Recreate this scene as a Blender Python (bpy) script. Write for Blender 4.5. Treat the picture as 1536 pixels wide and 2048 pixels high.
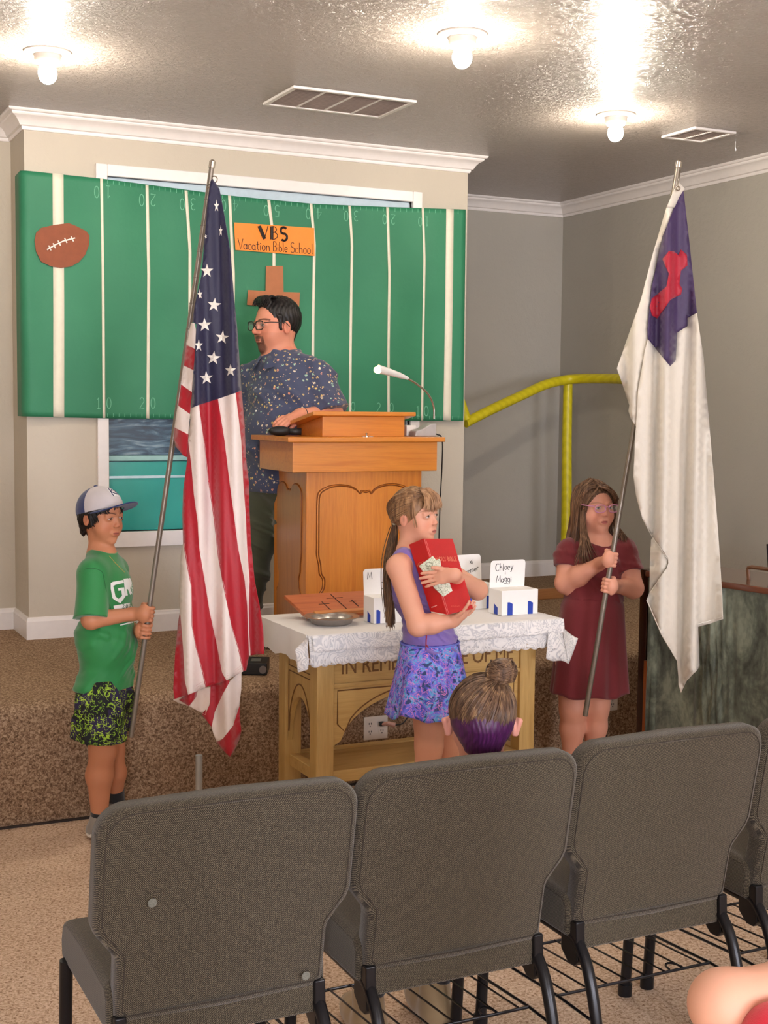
import bpy, bmesh, math, random
import numpy as np
from math import sin, cos, pi, radians, sqrt, atan2
from mathutils import Vector, Matrix, geometry
from mathutils.bvhtree import BVHTree

for _o in list(bpy.data.objects):
    bpy.data.objects.remove(_o)
SC = bpy.context.scene
COL = SC.collection

# ------------------------------------------------------------ camera
F = 2661.0
YAW, PIT, ROL = radians(25.83), radians(-4.547), radians(.6065)
H = 1.58
_w = np.array([sin(YAW)*cos(PIT), cos(YAW)*cos(PIT), sin(PIT)])
_r = np.array([cos(YAW), -sin(YAW), 0.0]); _u = np.cross(_r, _w)
RR = cos(ROL)*_r + sin(ROL)*_u
UU = -sin(ROL)*_r + cos(ROL)*_u
WW = _w
CP = np.array([0, 0, H])
cam = bpy.data.cameras.new('camera')
cam.sensor_fit = 'HORIZONTAL'; cam.sensor_width = 36.0
cam.lens = F/1536*36.0; cam.clip_start = .05; cam.clip_end = 60
camo = bpy.data.objects.new('camera', cam); COL.objects.link(camo)
m3 = Matrix(((RR[0], UU[0], -WW[0]), (RR[1], UU[1], -WW[1]), (RR[2], UU[2], -WW[2])))
camo.matrix_world = Matrix.Translation(CP) @ m3.to_4x4()
SC.camera = camo

# ------------------------------------------------------------ world and exposure
wd = bpy.data.worlds.new('world'); SC.world = wd; wd.use_nodes = True
wd.node_tree.nodes['Background'].inputs[0].default_value = (.05, .05, .055, 1)
wd.node_tree.nodes['Background'].inputs[1].default_value = 1.0
SC.view_settings.view_transform = 'Standard'
SC.view_settings.look = 'None'
SC.view_settings.gamma = 1.0
SC.view_settings.exposure = 0.80
SC.view_settings.use_curve_mapping = False
BULB_STRENGTH = 265.0

# ------------------------------------------------------------ geometry of the place
STAGE = .46; STAGE_Y = 4.963; CEIL = 2.915
BX0, BX1, BY = 1.21, 3.55, 6.345          # the projecting front wall
ALC_L, BACK_Y, RIGHT_X = 6.68, 7.5, 4.92

def ray(x, y): return WW + (x-768)/F*RR - (y-1024)/F*UU
def onz(x, y, z): d = ray(x, y); return CP + d*(z-H)/d[2]
def ony(x, y, Y): d = ray(x, y); return CP + d*Y/d[1]
def onx(x, y, X): d = ray(x, y); return CP + d*X/d[0]
def atd(x, y, D): return CP + ray(x, y)*D
WH = np.array([WW[0], WW[1], 0]); WH /= np.linalg.norm(WH)
RH = np.array([cos(YAW), -sin(YAW), 0.0])

# ------------------------------------------------------------ materials
def lin(c):
    return tuple((v/12.92 if v <= .04045 else ((v+.055)/1.055)**2.4) for v in (q/255 for q in c)) + (1,)

class NT:
    """small node-tree writer"""
    def __init__(s, name):
        s.m = bpy.data.materials.new(name); s.m.use_nodes = True
        s.t = s.m.node_tree; s.b = s.t.nodes['Principled BSDF']
    def n(s, ty, ins=None, **kw):
        nd = s.t.nodes.new(ty)
        for k, v in kw.items(): setattr(nd, k, v)
        for k, v in (ins or {}).items(): s.set(nd.inputs[k], v)
        return nd
    def set(s, sock, v):
        if isinstance(v, bpy.types.NodeSocket): s.t.links.new(v, sock)
        else: sock.default_value = v
    def P(s, k, v): s.set(s.b.inputs[k], v)
    def coord(s, scale=(1, 1, 1), which='Object', rot=(0, 0, 0)):
        tc = s.n('ShaderNodeTexCoord')
        mp = s.n('ShaderNodeMapping', {'Vector': tc.outputs[which], 'Scale': scale, 'Rotation': rot})
        return mp.outputs[0]
    def noise(s, vec, scale, detail=3, rough=.5, dist=0):
        return s.n('ShaderNodeTexNoise', {'Vector': vec, 'Scale': scale, 'Detail': detail, 'Roughness': rough, 'Distortion': dist}).outputs['Fac']
    def vor(s, vec, scale, feature='F1', out='Distance', rnd=1.0):
        return s.n('ShaderNodeTexVoronoi', {'Vector': vec, 'Scale': scale, 'Randomness': rnd}, feature=feature).outputs[out]
    def ramp(s, fac, stops, interp='LINEAR'):
        nd = s.n('ShaderNodeValToRGB', {'Fac': fac}); cr = nd.color_ramp; cr.interpolation = interp
        while len(cr.elements) < len(stops): cr.elements.new(.5)
        for e, (p, c) in zip(cr.elements, stops): e.position = p; e.color = c if len(c) == 4 else lin(c)
        return nd.outputs[0]
    def mix(s, f, a, b, mode='MIX'):
        nd = s.n('ShaderNodeMix', data_type='RGBA', blend_type=mode)
        s.set(nd.inputs[0], f); s.set(nd.inputs[6], a); s.set(nd.inputs[7], b)
        return nd.outputs[2]
    def math(s, op, a, b=0.0, c=0.0):
        nd = s.n('ShaderNodeMath', operation=op)
        s.set(nd.inputs[0], a); s.set(nd.inputs[1], b); s.set(nd.inputs[2], c)
        return nd.outputs[0]
    def bump(s, h, strength=.3, dist=.01, normal=None):
        nd = s.n('ShaderNodeBump', {'Height': h, 'Strength': strength, 'Distance': dist})
        if normal is not None: s.set(nd.inputs['Normal'], normal)
        s.P('Normal', nd.outputs[0]); return nd.outputs[0]

def plain(name, c, rough=.5, metal=0.0, var=.06, vs=30, bump=0, bs=200, spec=.5, coat=0):
    m = NT(name); v = m.coord()
    c = lin(c); f = m.noise(v, vs)
    a = tuple(q*(1-var) for q in c[:3])+(1,); b = tuple(min(1, q*(1+var)) for q in c[:3])+(1,)
    m.P('Base Color', m.ramp(f, [(.3, a), (.7, b)]))
    m.P('Roughness', rough); m.P('Metallic', metal); m.P('Specular IOR Level', spec)
    if coat: m.P('Coat Weight', coat); m.P('Coat Roughness', .15)
    if bump: m.bump(m.noise(v, bs), bump, .002)
    return m.m

def wood(name, c1, c2, rough=.35, scale=(1, 1, 1), axis='Z', coat=.3, dens=14):
    m = NT(name)
    st = {'Z': (dens, dens, .9), 'X': (.9, dens, dens), 'Y': (dens, .9, dens)}[axis]
    v = m.coord(st); f = m.noise(v, 2.2, 5, .55, .6)
    g = m.noise(m.coord(tuple(q*7 for q in st)), 3, 2)
    col = m.ramp(f, [(.28, c2), (.5, c1), (.72, c2)])
    m.P('Base Color', m.mix(m.math('MULTIPLY', g, .35), col, lin(tuple(q*.72 for q in c2))))
    m.P('Roughness', rough); m.P('Coat Weight', coat); m.P('Coat Roughness', .2)
    m.bump(g, .12, .001)
    return m.m

def cloth(name, c, rough=.85, scale=900, bump=.35, var=.1, sheen=.3, folds=0):
    m = NT(name); v = m.coord(); c = lin(c)
    n1 = m.noise(v, 9, 3)
    a = tuple(q*(1-var) for q in c[:3])+(1,); b = tuple(min(1, q*(1+var)) for q in c[:3])+(1,)
    m.P('Base Color', m.ramp(n1, [(.3, a), (.7, b)])); m.P('Roughness', rough)
    m.P('Sheen Weight', sheen)
    h = m.noise(v, scale, 2)
    if folds: h = m.math('ADD', m.math('MULTIPLY', h, .3), m.math('MULTIPLY', m.noise(v, folds, 3, .5, .5), 2.5))
    m.bump(h, bump, .003)
    return m.m

def emit(name, c, s):
    m = NT(name); m.P('Base Color', lin(c)); m.P('Emission Color', lin(c)); m.P('Emission Strength', s)
    m.P('Roughness', .4)
    return m.m

# ------------------------------------------------------------ objects
def tag(o, label=None, cat=None, group=None, kind=None):
    if label: o['label'] = label
    if cat: o['category'] = cat
    if group: o['group'] = group
    if kind: o['kind'] = kind
    return o

def thing(name, label, cat, loc=(0, 0, 0), rotz=0.0, group=None):
    o = bpy.data.objects.new(name, None); COL.objects.link(o)
    o.empty_display_size = .1
    o.location = [float(v) for v in loc]; o.rotation_euler = (0, 0, rotz)
    return tag(o, label, cat, group)

def wloc(p):
    v = Vector((0, 0, 0))
    while p is not None: v += p.location; p = p.parent
    return v

def link_mesh(name, V, Fc, mats, parent=None, mi=None, smooth=False, local=False, cols=None, origin=None):
    V = np.asarray(V, dtype=np.float64).reshape(-1, 3)
    if parent is not None and not local:
        V = V - np.array(wloc(parent))
    loc = None
    if parent is None and origin is not None:
        loc = np.array(origin, dtype=float); V = V - loc
    me = bpy.data.meshes.new(name)
    me.from_pydata(V.tolist(), [], Fc if isinstance(Fc, list) else Fc.tolist())
    if not isinstance(mats, (list, tuple)): mats = [mats]
    for m in mats: me.materials.append(m)
    if mi is not None: me.polygons.foreach_set('material_index', np.asarray(mi, dtype=np.int32))
    if smooth: me.polygons.foreach_set('use_smooth', np.ones(len(me.polygons), dtype=bool))
    if cols is not None:
        ca = me.color_attributes.new('Col', 'FLOAT_COLOR', 'POINT')
        ca.data.foreach_set('color', np.asarray(cols, dtype=np.float32).ravel())
    me.update()
    o = bpy.data.objects.new(name, me); COL.objects.link(o)
    if parent is not None: o.parent = parent
    if loc is not None: o.location = loc.tolist()
    return o

class MB:
    """collects shapes into one mesh"""
    def __init__(s): s.V = []; s.F = []; s.M = []
    def add(s, vs, fs, mi=0):
        b = len(s.V); s.V += [tuple(float(q) for q in v) for v in vs]
        s.F += [[b+i for i in f] for f in fs]; s.M += [mi]*len(fs); return s
    def box(s, a, b, mi=0):
        x0, y0, z0 = a; x1, y1, z1 = b
        return s.add([(x0,y0,z0),(x1,y0,z0),(x1,y1,z0),(x0,y1,z0),(x0,y0,z1),(x1,y0,z1),(x1,y1,z1),(x0,y1,z1)],
            [(0,3,2,1),(4,5,6,7),(0,1,5,4),(1,2,6,5),(2,3,7,6),(3,0,4,7)], mi)
    def obox(s, c, ax, ay, az, hx, hy, hz, mi=0):
        c = np.array(c, float); ax, ay, az = [np.array(q, float)/np.linalg.norm(q) for q in (ax, ay, az)]
        P = [c+sx*hx*ax+sy*hy*ay+sz*hz*az for sz in (-1, 1) for sx, sy in ((-1,-1),(1,-1),(1,1),(-1,1))]
        return s.add(P, [(0,3,2,1),(4,5,6,7),(0,1,5,4),(1,2,6,5),(2,3,7,6),(3,0,4,7)], mi)
    def tube(s, pts, r, n=8, cap=True, mi=0):
        P = [np.array(p, float) for p in pts]
        rs = list(r) if hasattr(r, '__len__') else [r]*len(P)
        T = []
        for i in range(len(P)):
            t = P[min(i+1, len(P)-1)]-P[max(i-1, 0)]; l = np.linalg.norm(t)
            T.append(t/l if l > 1e-9 else np.array([0, 0, 1.]))
        a = np.cross(T[0], (0, 0, 1.))
        if np.linalg.norm(a) < 1e-3: a = np.cross(T[0], (1., 0, 0))
        a /= np.linalg.norm(a); vs = []
        for p, t, q in zip(P, T, rs):
            a = a-t*(a@t); a /= max(np.linalg.norm(a), 1e-9); b = np.cross(t, a)
            vs += [p+q*(cos(2*pi*k/n)*a+sin(2*pi*k/n)*b) for k in range(n)]
        fs = [(i*n+k, i*n+(k+1) % n, (i+1)*n+(k+1) % n, (i+1)*n+k) for i in range(len(P)-1) for k in range(n)]
        if cap: fs += [tuple(range(n))[::-1], tuple((len(P)-1)*n+k for k in range(n))]
        return s.add(vs, fs, mi)
    def lathe(s, prof, c, n=32, axis=(0, 0, 1), mi=0, caps=True):
        ax = np.array(axis, float); ax /= np.linalg.norm(ax)
        a = np.cross(ax, (0, 1., 0) if abs(ax[1]) < .9 else (1., 0, 0)); a /= np.linalg.norm(a); b = np.cross(ax, a)
        c = np.array(c, float); vs = []
        for (r, z) in prof: vs += [c+ax*z+r*(cos(2*pi*k/n)*a+sin(2*pi*k/n)*b) for k in range(n)]
        fs = [(i*n+k, i*n+(k+1) % n, (i+1)*n+(k+1) % n, (i+1)*n+k) for i in range(len(prof)-1) for k in range(n)]
        if caps: fs += [tuple(range(n))[::-1], tuple((len(prof)-1)*n+k for k in range(n))]
        return s.add(vs, fs, mi)
    def prism(s, poly, o, ax, ay, th, mi=0):
        """polygon (u,v) in plane o+u*ax+v*ay, thickened by the vector th"""
        o, ax, ay, th = [np.array(q, float) for q in (o, ax, ay, th)]
        n = len(poly); A = [o+u*ax+v*ay for u, v in poly]; B = [p+th for p in A]
        return s.add(A+B, [tuple(range(n))[::-1], tuple(range(n, 2*n))]+[(i, (i+1) % n, n+(i+1) % n, n+i) for i in range(n)], mi)
    def sphere(s, c, r, n=16, m=10, mi=0):
        r = np.array(r if hasattr(r, '__len__') else (r, r, r), float); c = np.array(c, float)
        vs = [c+r*np.array([sin(pi*i/m)*cos(2*pi*j/n), sin(pi*i/m)*sin(2*pi*j/n), cos(pi*i/m)]) for i in range(1, m) for j in range(n)]
        vs = [c+r*np.array([0, 0, 1.])]+vs+[c-r*np.array([0, 0, 1.])]
        fs = [(0, 1+j, 1+(j+1) % n) for j in range(n)]
        fs += [(1+(i*n)+j, 1+(i+1)*n+j, 1+(i+1)*n+(j+1) % n, 1+i*n+(j+1) % n) for i in range(m-2) for j in range(n)]
        L = len(vs)-1; b = 1+(m-2)*n
        fs += [(L, b+(j+1) % n, b+j) for j in range(n)]
        return s.add(vs, fs, mi)
    def build(s, name, mats, parent=None, bevel=0, seg=2, smooth=False, local=False, fixn=True, solid=0, sub=0, origin=None):
        if parent is None and origin is None and s.V:
            V = np.array(s.V); origin = ((V[:, 0].min()+V[:, 0].max())/2, (V[:, 1].min()+V[:, 1].max())/2, V[:, 2].min())
            if name.startswith(('wall', 'floor', 'ceiling', 'stage')): origin = (0, 0, 0)
        o = link_mesh(name, s.V, s.F, mats, parent, s.M, smooth, local, origin=origin)
        if fixn:
            bm = bmesh.new(); bm.from_mesh(o.data); bmesh.ops.recalc_face_normals(bm, faces=bm.faces); bm.to_mesh(o.data); bm.free()
        if solid:
            md = o.modifiers.new('s', 'SOLIDIFY'); md.thickness = solid; md.offset = 0
        if bevel:
            md = o.modifiers.new('b', 'BEVEL'); md.width = bevel; md.segments = seg; md.limit_method = 'ANGLE'; md.angle_limit = radians(35)
            md.harden_normals = False
            o.data.polygons.foreach_set('use_smooth', np.ones(len(o.data.polygons), dtype=bool))
            w = o.modifiers.new('w', 'WEIGHTED_NORMAL'); w.keep_sharp = True
        if sub:
            md = o.modifiers.new('ss', 'SUBSURF'); md.levels = sub; md.render_levels = sub
        return o

def smoothed(o, angle=40):
    me = o.data; me.polygons.foreach_set('use_smooth', np.ones(len(me.polygons), dtype=bool))
    try: me.set_sharp_from_angle(angle=radians(angle))
    except Exception: pass
    return o

def copy_tree(o, parent=None):
    c = o.copy(); COL.objects.link(c)
    if parent is not None: c.parent = parent
    for ch in list(o.children): copy_tree(ch, c)
    return c

# ---- a hand-drawn stroke alphabet (unit height, baseline 0)
def arc(cx, cy, rx, ry, a0, a1, n=10):
    return [(cx+rx*cos(radians(a0+(a1-a0)*i/n)), cy+ry*sin(radians(a0+(a1-a0)*i/n))) for i in range(n+1)]
GL = {
 'V': (.6, [[(0,1),(.3,0),(.58,1)]]), 'B': (.55, [[(.05,0),(.05,1)], [(.05,1)]+arc(.2,.76,.25,.24,90,-90)+arc(.2,.26,.32,.26,90,-90)+[(.05,0)]]),
 'S': (.5, [arc(.26,.75,.2,.23,40,270)+arc(.26,.26,.22,.26,90,-140)]),
 'a': (.45, [arc(.2,.24,.19,.24,60,420,14), [(.38,.5),(.38,.08),(.45,0)]]), 'c': (.4, [arc(.22,.25,.19,.25,50,310)]),
 't': (.35, [[(.17,.85),(.17,.1),(.28,0)], [(0,.55),(.34,.57)]]), 'i': (.2, [[(.08,.48),(.08,0)], arc(.08,.68,.02,.02,0,360,5)]),
 'o': (.42, [arc(.2,.25,.18,.25,0,360,14)]), 'n': (.45, [[(.05,.5),(.05,0)], [(.05,.3)]+arc(.21,.32,.15,.17,150,0,6)+[(.37,0)]]),
 'b': (.42, [[(.04,1),(.04,0)], arc(.2,.24,.17,.24,150,-150,12)]), 'l': (.2, [[(.08,1),(.08,.05),(.16,0)]]),
 'e': (.42, [[(.04,.26),(.38,.26)]+arc(.21,.25,.18,.25,0,310,12)]), 'h': (.44, [[(.05,1),(.05,0)], [(.05,.3)]+arc(.21,.32,.15,.18,150,0,6)+[(.37,0)]]),
 'C': (.6, [arc(.35,.5,.32,.48,50,310,14)]), 'y': (.42, [[(.03,.5),(.2,.05)], [(.4,.5),(.12,-.35),(0,-.3)]]),
 'M': (.75, [[(.02,0),(.14,.95),(.36,.2),(.6,.95),(.7,0)]]), 'g': (.45, [arc(.2,.26,.18,.24,60,420,14), [(.38,.5),(.38,-.2)]+arc(.2,-.2,.18,.16,0,-160,6)]),
 'x': (.42, [[(.02,.5),(.38,0)], [(.38,.5),(.02,0)]]), 'm': (.66, [[(.04,.5),(.04,0)], [(.04,.3)]+arc(.18,.32,.13,.17,150,0,6)+[(.31,0)], [(.31,.3)]+arc(.45,.32,.13,.17,150,0,6)+[(.58,0)]]),
 'r': (.36, [[(.05,.5),(.05,0)], [(.05,.28)]+arc(.2,.3,.15,.19,150,40,6)]), 'D': (.6, [[(.05,0),(.05,1)]+arc(.1,.5,.45,.5,80,-90,10)+[(.05,0)]]),
 '&': (.4, [[(.2,.45),(.2,.1)], arc(.2,.62,.03,.03,0,360,5)]),
 '0': (.5, [arc(.24,.5,.2,.48,0,360,16)]), '1': (.4, [[(.08,.8),(.2,1),(.2,0)], [(.06,0),(.36,0)]]),
 '2': (.5, [arc(.24,.74,.19,.25,160,-30,8)+[(.02,.02),(.46,.02)]]), '3': (.5, [arc(.22,.75,.19,.23,140,-90,8)+arc(.22,.26,.22,.26,90,-140,8)]),
 '4': (.5, [[(.36,0),(.36,1),(.02,.35),(.48,.35)]]), '5': (.5, [[(.42,1),(.1,1),(.07,.55)]+arc(.22,.32,.22,.3,110,-140,9)]),
 'K': (.6, [[(.08,0),(.08,1)], [(.55,1),(.1,.4),(.55,0)]]), ' ': (.35, []),
 'd': (.42, [arc(.2,.24,.17,.24,0,360,14), [(.38,1),(.38,0)]]), 'G': (.6, [arc(.33,.5,.3,.48,50,320,14)+[(.6,.45),(.35,.45)]]),
}
def stroke_text(mb, s, mapf, h, pen, space=.1, mi=0, jitter=.0, n=5):
    """mapf(u, v) -> point on the surface, u/v in metres from the text's lower left corner"""
    x = 0; rnd = random.Random(len(s)*7+int(h*1000))
    for ch in s:
        w, st = GL[ch]; dy = rnd.uniform(-jitter, jitter)
        for p in st:
            if len(p) > 1: mb.tube([mapf((x+u)*h, (v+dy)*h) for u, v in p], pen, n, mi=mi)
        x += w+space
    return x*h
def text_width(s, h, space=.1): return sum(GL[c][0]+space for c in s)*h

def font_mesh(txt, size, extrude=.001, align='LEFT', bold=0.0, shear=0.0):
    cu = bpy.data.curves.new('t', 'FONT'); cu.body = txt; cu.size = size; cu.extrude = extrude
    cu.align_x = align; cu.offset = bold; cu.shear = shear; cu.resolution_u = 3
    o = bpy.data.objects.new('t', cu); COL.objects.link(o)
    dg = bpy.context.evaluated_depsgraph_get(); me = bpy.data.meshes.new_from_object(o.evaluated_get(dg))
    V = np.zeros(len(me.vertices)*3); me.vertices.foreach_get('co', V); V = V.reshape(-1, 3)
    Fc = [list(p.vertices) for p in me.polygons]
    bpy.data.objects.remove(o); bpy.data.curves.remove(cu); bpy.data.meshes.remove(me)
    return V, Fc
def place_font(txt, size, o, ax, ay, name, mat, parent, extrude=.001, align='LEFT', bold=0.0, width=None):
    V, Fc = font_mesh(txt, size, extrude, align, bold)
    if width: V[:, 0] *= width/max(V[:, 0].max()-min(0, V[:, 0].min()), 1e-6)
    o, ax, ay = [np.array(q, float) for q in (o, ax, ay)]
    ax /= np.linalg.norm(ax); ay /= np.linalg.norm(ay); az = np.cross(ax, ay)
    return link_mesh(name, o+V[:, :1]*ax+V[:, 1:2]*ay+V[:, 2:]*az, Fc, mat, parent)
# ============================================================ THE SETTING
def wall_mat(name, c):
    m = NT(name); v = m.coord()
    n1 = m.noise(v, 28, 4, .6); n2 = m.noise(v, 3, 2)
    cc = lin(c)
    m.P('Base Color', m.ramp(n2, [(.3, tuple(q*.96 for q in cc[:3])+(1,)), (.7, cc)]))
    m.P('Roughness', .55); m.bump(m.ramp(n1, [(.42, (0,0,0,1)), (.58, (1,1,1,1))]), .25, .0025)
    return m.m
M_WALL = wall_mat('wall paint', (198, 188, 170))
M_WALLR = wall_mat('wall paint grey', (176, 171, 160))
mc = NT('ceiling paint'); v = mc.coord()
n1 = mc.noise(v, 32, 5, .68, 1.6); n2 = mc.noise(v, 110, 3, .6, .5)
mc.P('Base Color', lin((184, 172, 162))); mc.P('Roughness', .19); mc.P('Specular IOR Level', .5)
hh = mc.math('ADD', mc.ramp(n1, [(.40, (0,0,0,1)), (.60, (1,1,1,1))]), mc.math('MULTIPLY', n2, .5))
mc.bump(hh, .9, .006); M_CEIL = mc.m
M_TRIM = plain('white trim paint', (236, 230, 226), .35, var=.02)

def carpet(name, stops, scale, bumpd=.006, bs=.6):
    m = NT(name); v = m.coord()
    n1 = m.noise(v, scale, 3, .6, .8); n2 = m.noise(v, 3, 3)
    col = m.ramp(n1, stops)
    m.P('Base Color', m.mix(m.math('MULTIPLY', n2, .25), col, lin((140, 114, 92))))
    m.P('Roughness', .95); m.P('Specular IOR Level', .1); m.bump(n1, bs, bumpd)
    return m.m
M_FLOOR = carpet('floor carpet', [(.32, (140, 108, 84)), (.45, (204, 174, 146)), (.62, (234, 210, 186))], 120)
M_STAGE = carpet('stage carpet', [(.34, (92, 70, 52)), (.5, (152, 124, 98)), (.64, (196, 170, 142))], 120, .006, .7)

def struct(o): o['kind'] = 'structure'; return o
RX0, RY0 = -2.6, -3.2
struct(MB().box((RX0-.1, RY0-.1, -.1), (RIGHT_X+.1, BACK_Y+.1, 0)).build('floor', M_FLOOR))
struct(MB().box((RX0-.1, RY0-.1, CEIL), (RIGHT_X+.1, BACK_Y+.1, CEIL+.1)).build('ceiling', M_CEIL))
struct(MB().box((RIGHT_X, RY0, 0), (RIGHT_X+.1, BACK_Y, CEIL)).build('wall_right', M_WALLR))
struct(MB().box((BX1, BACK_Y, 0), (RIGHT_X+.1, BACK_Y+.1, CEIL)).build('wall_back', M_WALLR))
struct(MB().box((RX0-.1, RY0, 0), (RX0, ALC_L+.1, CEIL)).build('wall_left', M_WALL))
struct(MB().box((RX0-.1, RY0-.1, 0), (RIGHT_X+.1, RY0, CEIL)).build('wall_rear', M_WALL))
struct(MB().box((RX0, ALC_L, 0), (BX0+.1, ALC_L+.1, CEIL)).build('wall_alcove', M_WALL))
# stage: a carpeted platform with a rounded nosing
prof = [(BACK_Y, 0.0), (STAGE_Y+.005, 0.0), (STAGE_Y, .01)]
for i in range(9):
    a = radians(180-90*i/8); prof.append((STAGE_Y+.05+.05*cos(a), STAGE-.05+.05*sin(a)))
prof += [(BACK_Y, STAGE)]
mb = MB(); mb.prism(prof, (RX0, 0, 0), (0, 1, 0), (0, 0, 1), (RIGHT_X-RX0, 0, 0))
st = mb.build('floor_stage', M_STAGE); smoothed(st, 50); struct(st)
mb = MB(); mb.box((RX0, STAGE_Y-.012, 0), (RIGHT_X, STAGE_Y-.001, .008)); struct(mb.build('trim_1', plain('dark stage joint', (40, 30, 26))))

# projecting wall with the window opening
WX0, WX1 = ony(217, 1000, BY)[0], ony(822, 500, BY)[0]
WZ0, WZ1 = ony(217, 1064, BY)[2], ony(205, 352, BY)[2]
mb = MB()
mb.box((BX0, BY, STAGE-.02), (WX0, BY+.12, CEIL)); mb.box((WX1, BY, STAGE-.02), (BX1, BY+.12, CEIL))
mb.box((WX0, BY, STAGE-.02), (WX1, BY+.12, WZ0)); mb.box((WX0, BY, WZ1), (WX1, BY+.12, CEIL))
mb.box((BX0, BY+.12, STAGE-.02), (BX0+.1, BACK_Y+.1, CEIL)); mb.box((BX1-.1, BY+.12, STAGE-.02), (BX1, BACK_Y+.1, CEIL))
struct(mb.build('wall_front', M_WALL))

# the window (trim frame, sill, painted panel, teal pane)
wd_ = bpy.data.objects.new('window_1', None); COL.objects.link(wd_); wd_.location = (WX0, BY, WZ0); struct(wd_)
T = .055; y0 = BY-.02
mb = MB()
mb.box((WX0-T, y0, WZ0-.075), (WX0, BY+.02, WZ1+T)); mb.box((WX1, y0, WZ0-.075), (WX1+T, BY+.02, WZ1+T))
mb.box((WX0, y0, WZ1), (WX1, BY+.02, WZ1+T))
mb.build('window_frame', M_TRIM, wd_, bevel=.004)
mb = MB(); mb.box((WX0-.001, y0-.006, WZ0-.075), (WX1+.001, BY+.10, WZ0-.0)); mb.build('window_sill', M_TRIM, wd_, bevel=.004)
mb = MB(); mb.box((WX0+.008, BY+.012, WZ1-.16), (WX1-.008, BY+.024, WZ1-.001)); mb.build('rail_board', plain('pale blue blind', (190, 208, 218), .6), wd_)  # pale board added near the front to give the bright strip
mb = MB()
for a, b in (((WX0, BY+.02, WZ0), (WX0+.008, BY+.5, WZ1)), ((WX1-.008, BY+.02, WZ0), (WX1, BY+.5, WZ1)), ((WX0, BY+.02, WZ1-.008), (WX1, BY+.5, WZ1))): mb.box(a, b)
mb.build('reveal', plain('reveal blue white', (196, 210, 214), .5), wd_)
mm = NT('painted dark waves'); v = mm.coord((1.2, 1, 7)); n = mm.noise(v, 3.2, 6, .62, 1.6)
mm.P('Base Color', mm.ramp(n, [(.3, (16, 34, 46)), (.45, (36, 70, 90)), (.55, (84, 120, 138)), (.68, (176, 198, 204))])); mm.P('Roughness', .35)
mb = MB(); mb.box((WX0+.008, BY+.16, WZ0), (WX1-.008, BY+.19, WZ1-.008)); mb.build('painted_panel', mm.m, wd_)
zt = ony(400, 922, BY+.06)[2]; zl = ony(400, 952, BY+.06)[2]
mt = NT('teal pane'); v = mt.coord(); n = mt.noise(v, 2.5, 3)
mt.P('Base Color', mt.ramp(n, [(.3, (44, 158, 148)), (.7, (66, 180, 168))])); mt.P('Roughness', .12)
mb = MB(); mb.box((WX0+.008, BY+.05, WZ0), (WX1-.008, BY+.07, zt)); mb.build('pane', mt.m, wd_)
mb = MB(); mb.box((WX0+.008, BY+.044, zl-.006), (WX1-.008, BY+.05, zl+.006)); mb.build('pane_rail', plain('aluminium rail', (150, 170, 168), .3, .6), wd_)
mb = MB(); mb.box((WX0+.008, BY+.04, zt+.004), (WX1-.008, BY+.075, zt+.03)); mb.build('pane_top_rail', plain('pale teal rail', (150, 196, 190), .35), wd_, bevel=.003)

# crown moulding and skirting boards: one profile swept along the wall foot line
def sweep(name, path, prof, closed=False, mat=M_TRIM):
    """path: (x,y) points, room side on the right of travel; prof: (out, z)"""
    P = [np.array(p, float) for p in path]; n = len(P); rings = []
    for i in range(n):
        d0 = P[i]-P[i-1] if i > 0 else P[1]-P[0]; d1 = P[i+1]-P[i] if i < n-1 else P[-1]-P[-2]
        n0 = np.array([d0[1], -d0[0]])/np.linalg.norm(d0); n1 = np.array([d1[1], -d1[0]])/np.linalg.norm(d1)
        m = n0+n1; m /= (m@n0)
        rings.append([(P[i][0]+m[0]*o, P[i][1]+m[1]*o, z) for o, z in prof])
    k = len(prof); V = [v for r in rings for v in r]
    Fc = [(i*k+j, i*k+(j+1) % k, (i+1)*k+(j+1) % k, (i+1)*k+j) for i in range(n-1) for j in range(k)]
    Fc += [tuple(range(k)), tuple((n-1)*k+j for j in range(k))]
    mb = MB(); mb.add(V, Fc); o = mb.build(name, mat, origin=(0, 0, 0)); smoothed(o, 28); return struct(o)
Z = CEIL
crown = [(0, Z-.085), (.008, Z-.085), (.012, Z-.076), (.012, Z-.070), (.022, Z-.066), (.030, Z-.050), (.044, Z-.034), (.060, Z-.026), (.064, Z-.020), (.064, Z-.014), (.075, Z-.012), (.08, Z-.006), (.08, Z), (0, Z)]
path = [(RX0, ALC_L), (BX0, ALC_L), (BX0, BY), (BX1, BY), (BX1, BACK_Y), (RIGHT_X, BACK_Y), (RIGHT_X, RY0)]
sweep('trim_2', path, crown)
S = STAGE
base = [(0, S), (.014, S), (.014, S+.085), (.010, S+.092), (.009, S+.1), (.003, S+.105), (0, S+.105)]
sweep('baseboard_stage', [(RX0, ALC_L), (BX0, ALC_L), (BX0, BY), (BX1, BY), (BX1, BACK_Y), (RIGHT_X, BACK_Y), (RIGHT_X, STAGE_Y)], base)
sweep('baseboard_right', [(RIGHT_X, STAGE_Y-.01), (RIGHT_X, RY0)], [(o, z-S) for o, z in base])
# a low carpeted step with a wooden board, in the right recess
zz = STAGE
mb = MB(); a = ony(1100, 1176, 7.0); 
bt_ = ony(1100, 1177, 6.55); mb.box((BX1+.005, 6.55, zz), (ony(1172, 1170, 6.55)[0], 6.58, bt_[2])); o = mb.build('choir_board', wood('board wood', (176, 120, 70), (150, 96, 54), axis='X'), bevel=.004)
tag(o, 'low wooden board standing on the stage in the right recess', 'board')

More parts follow.
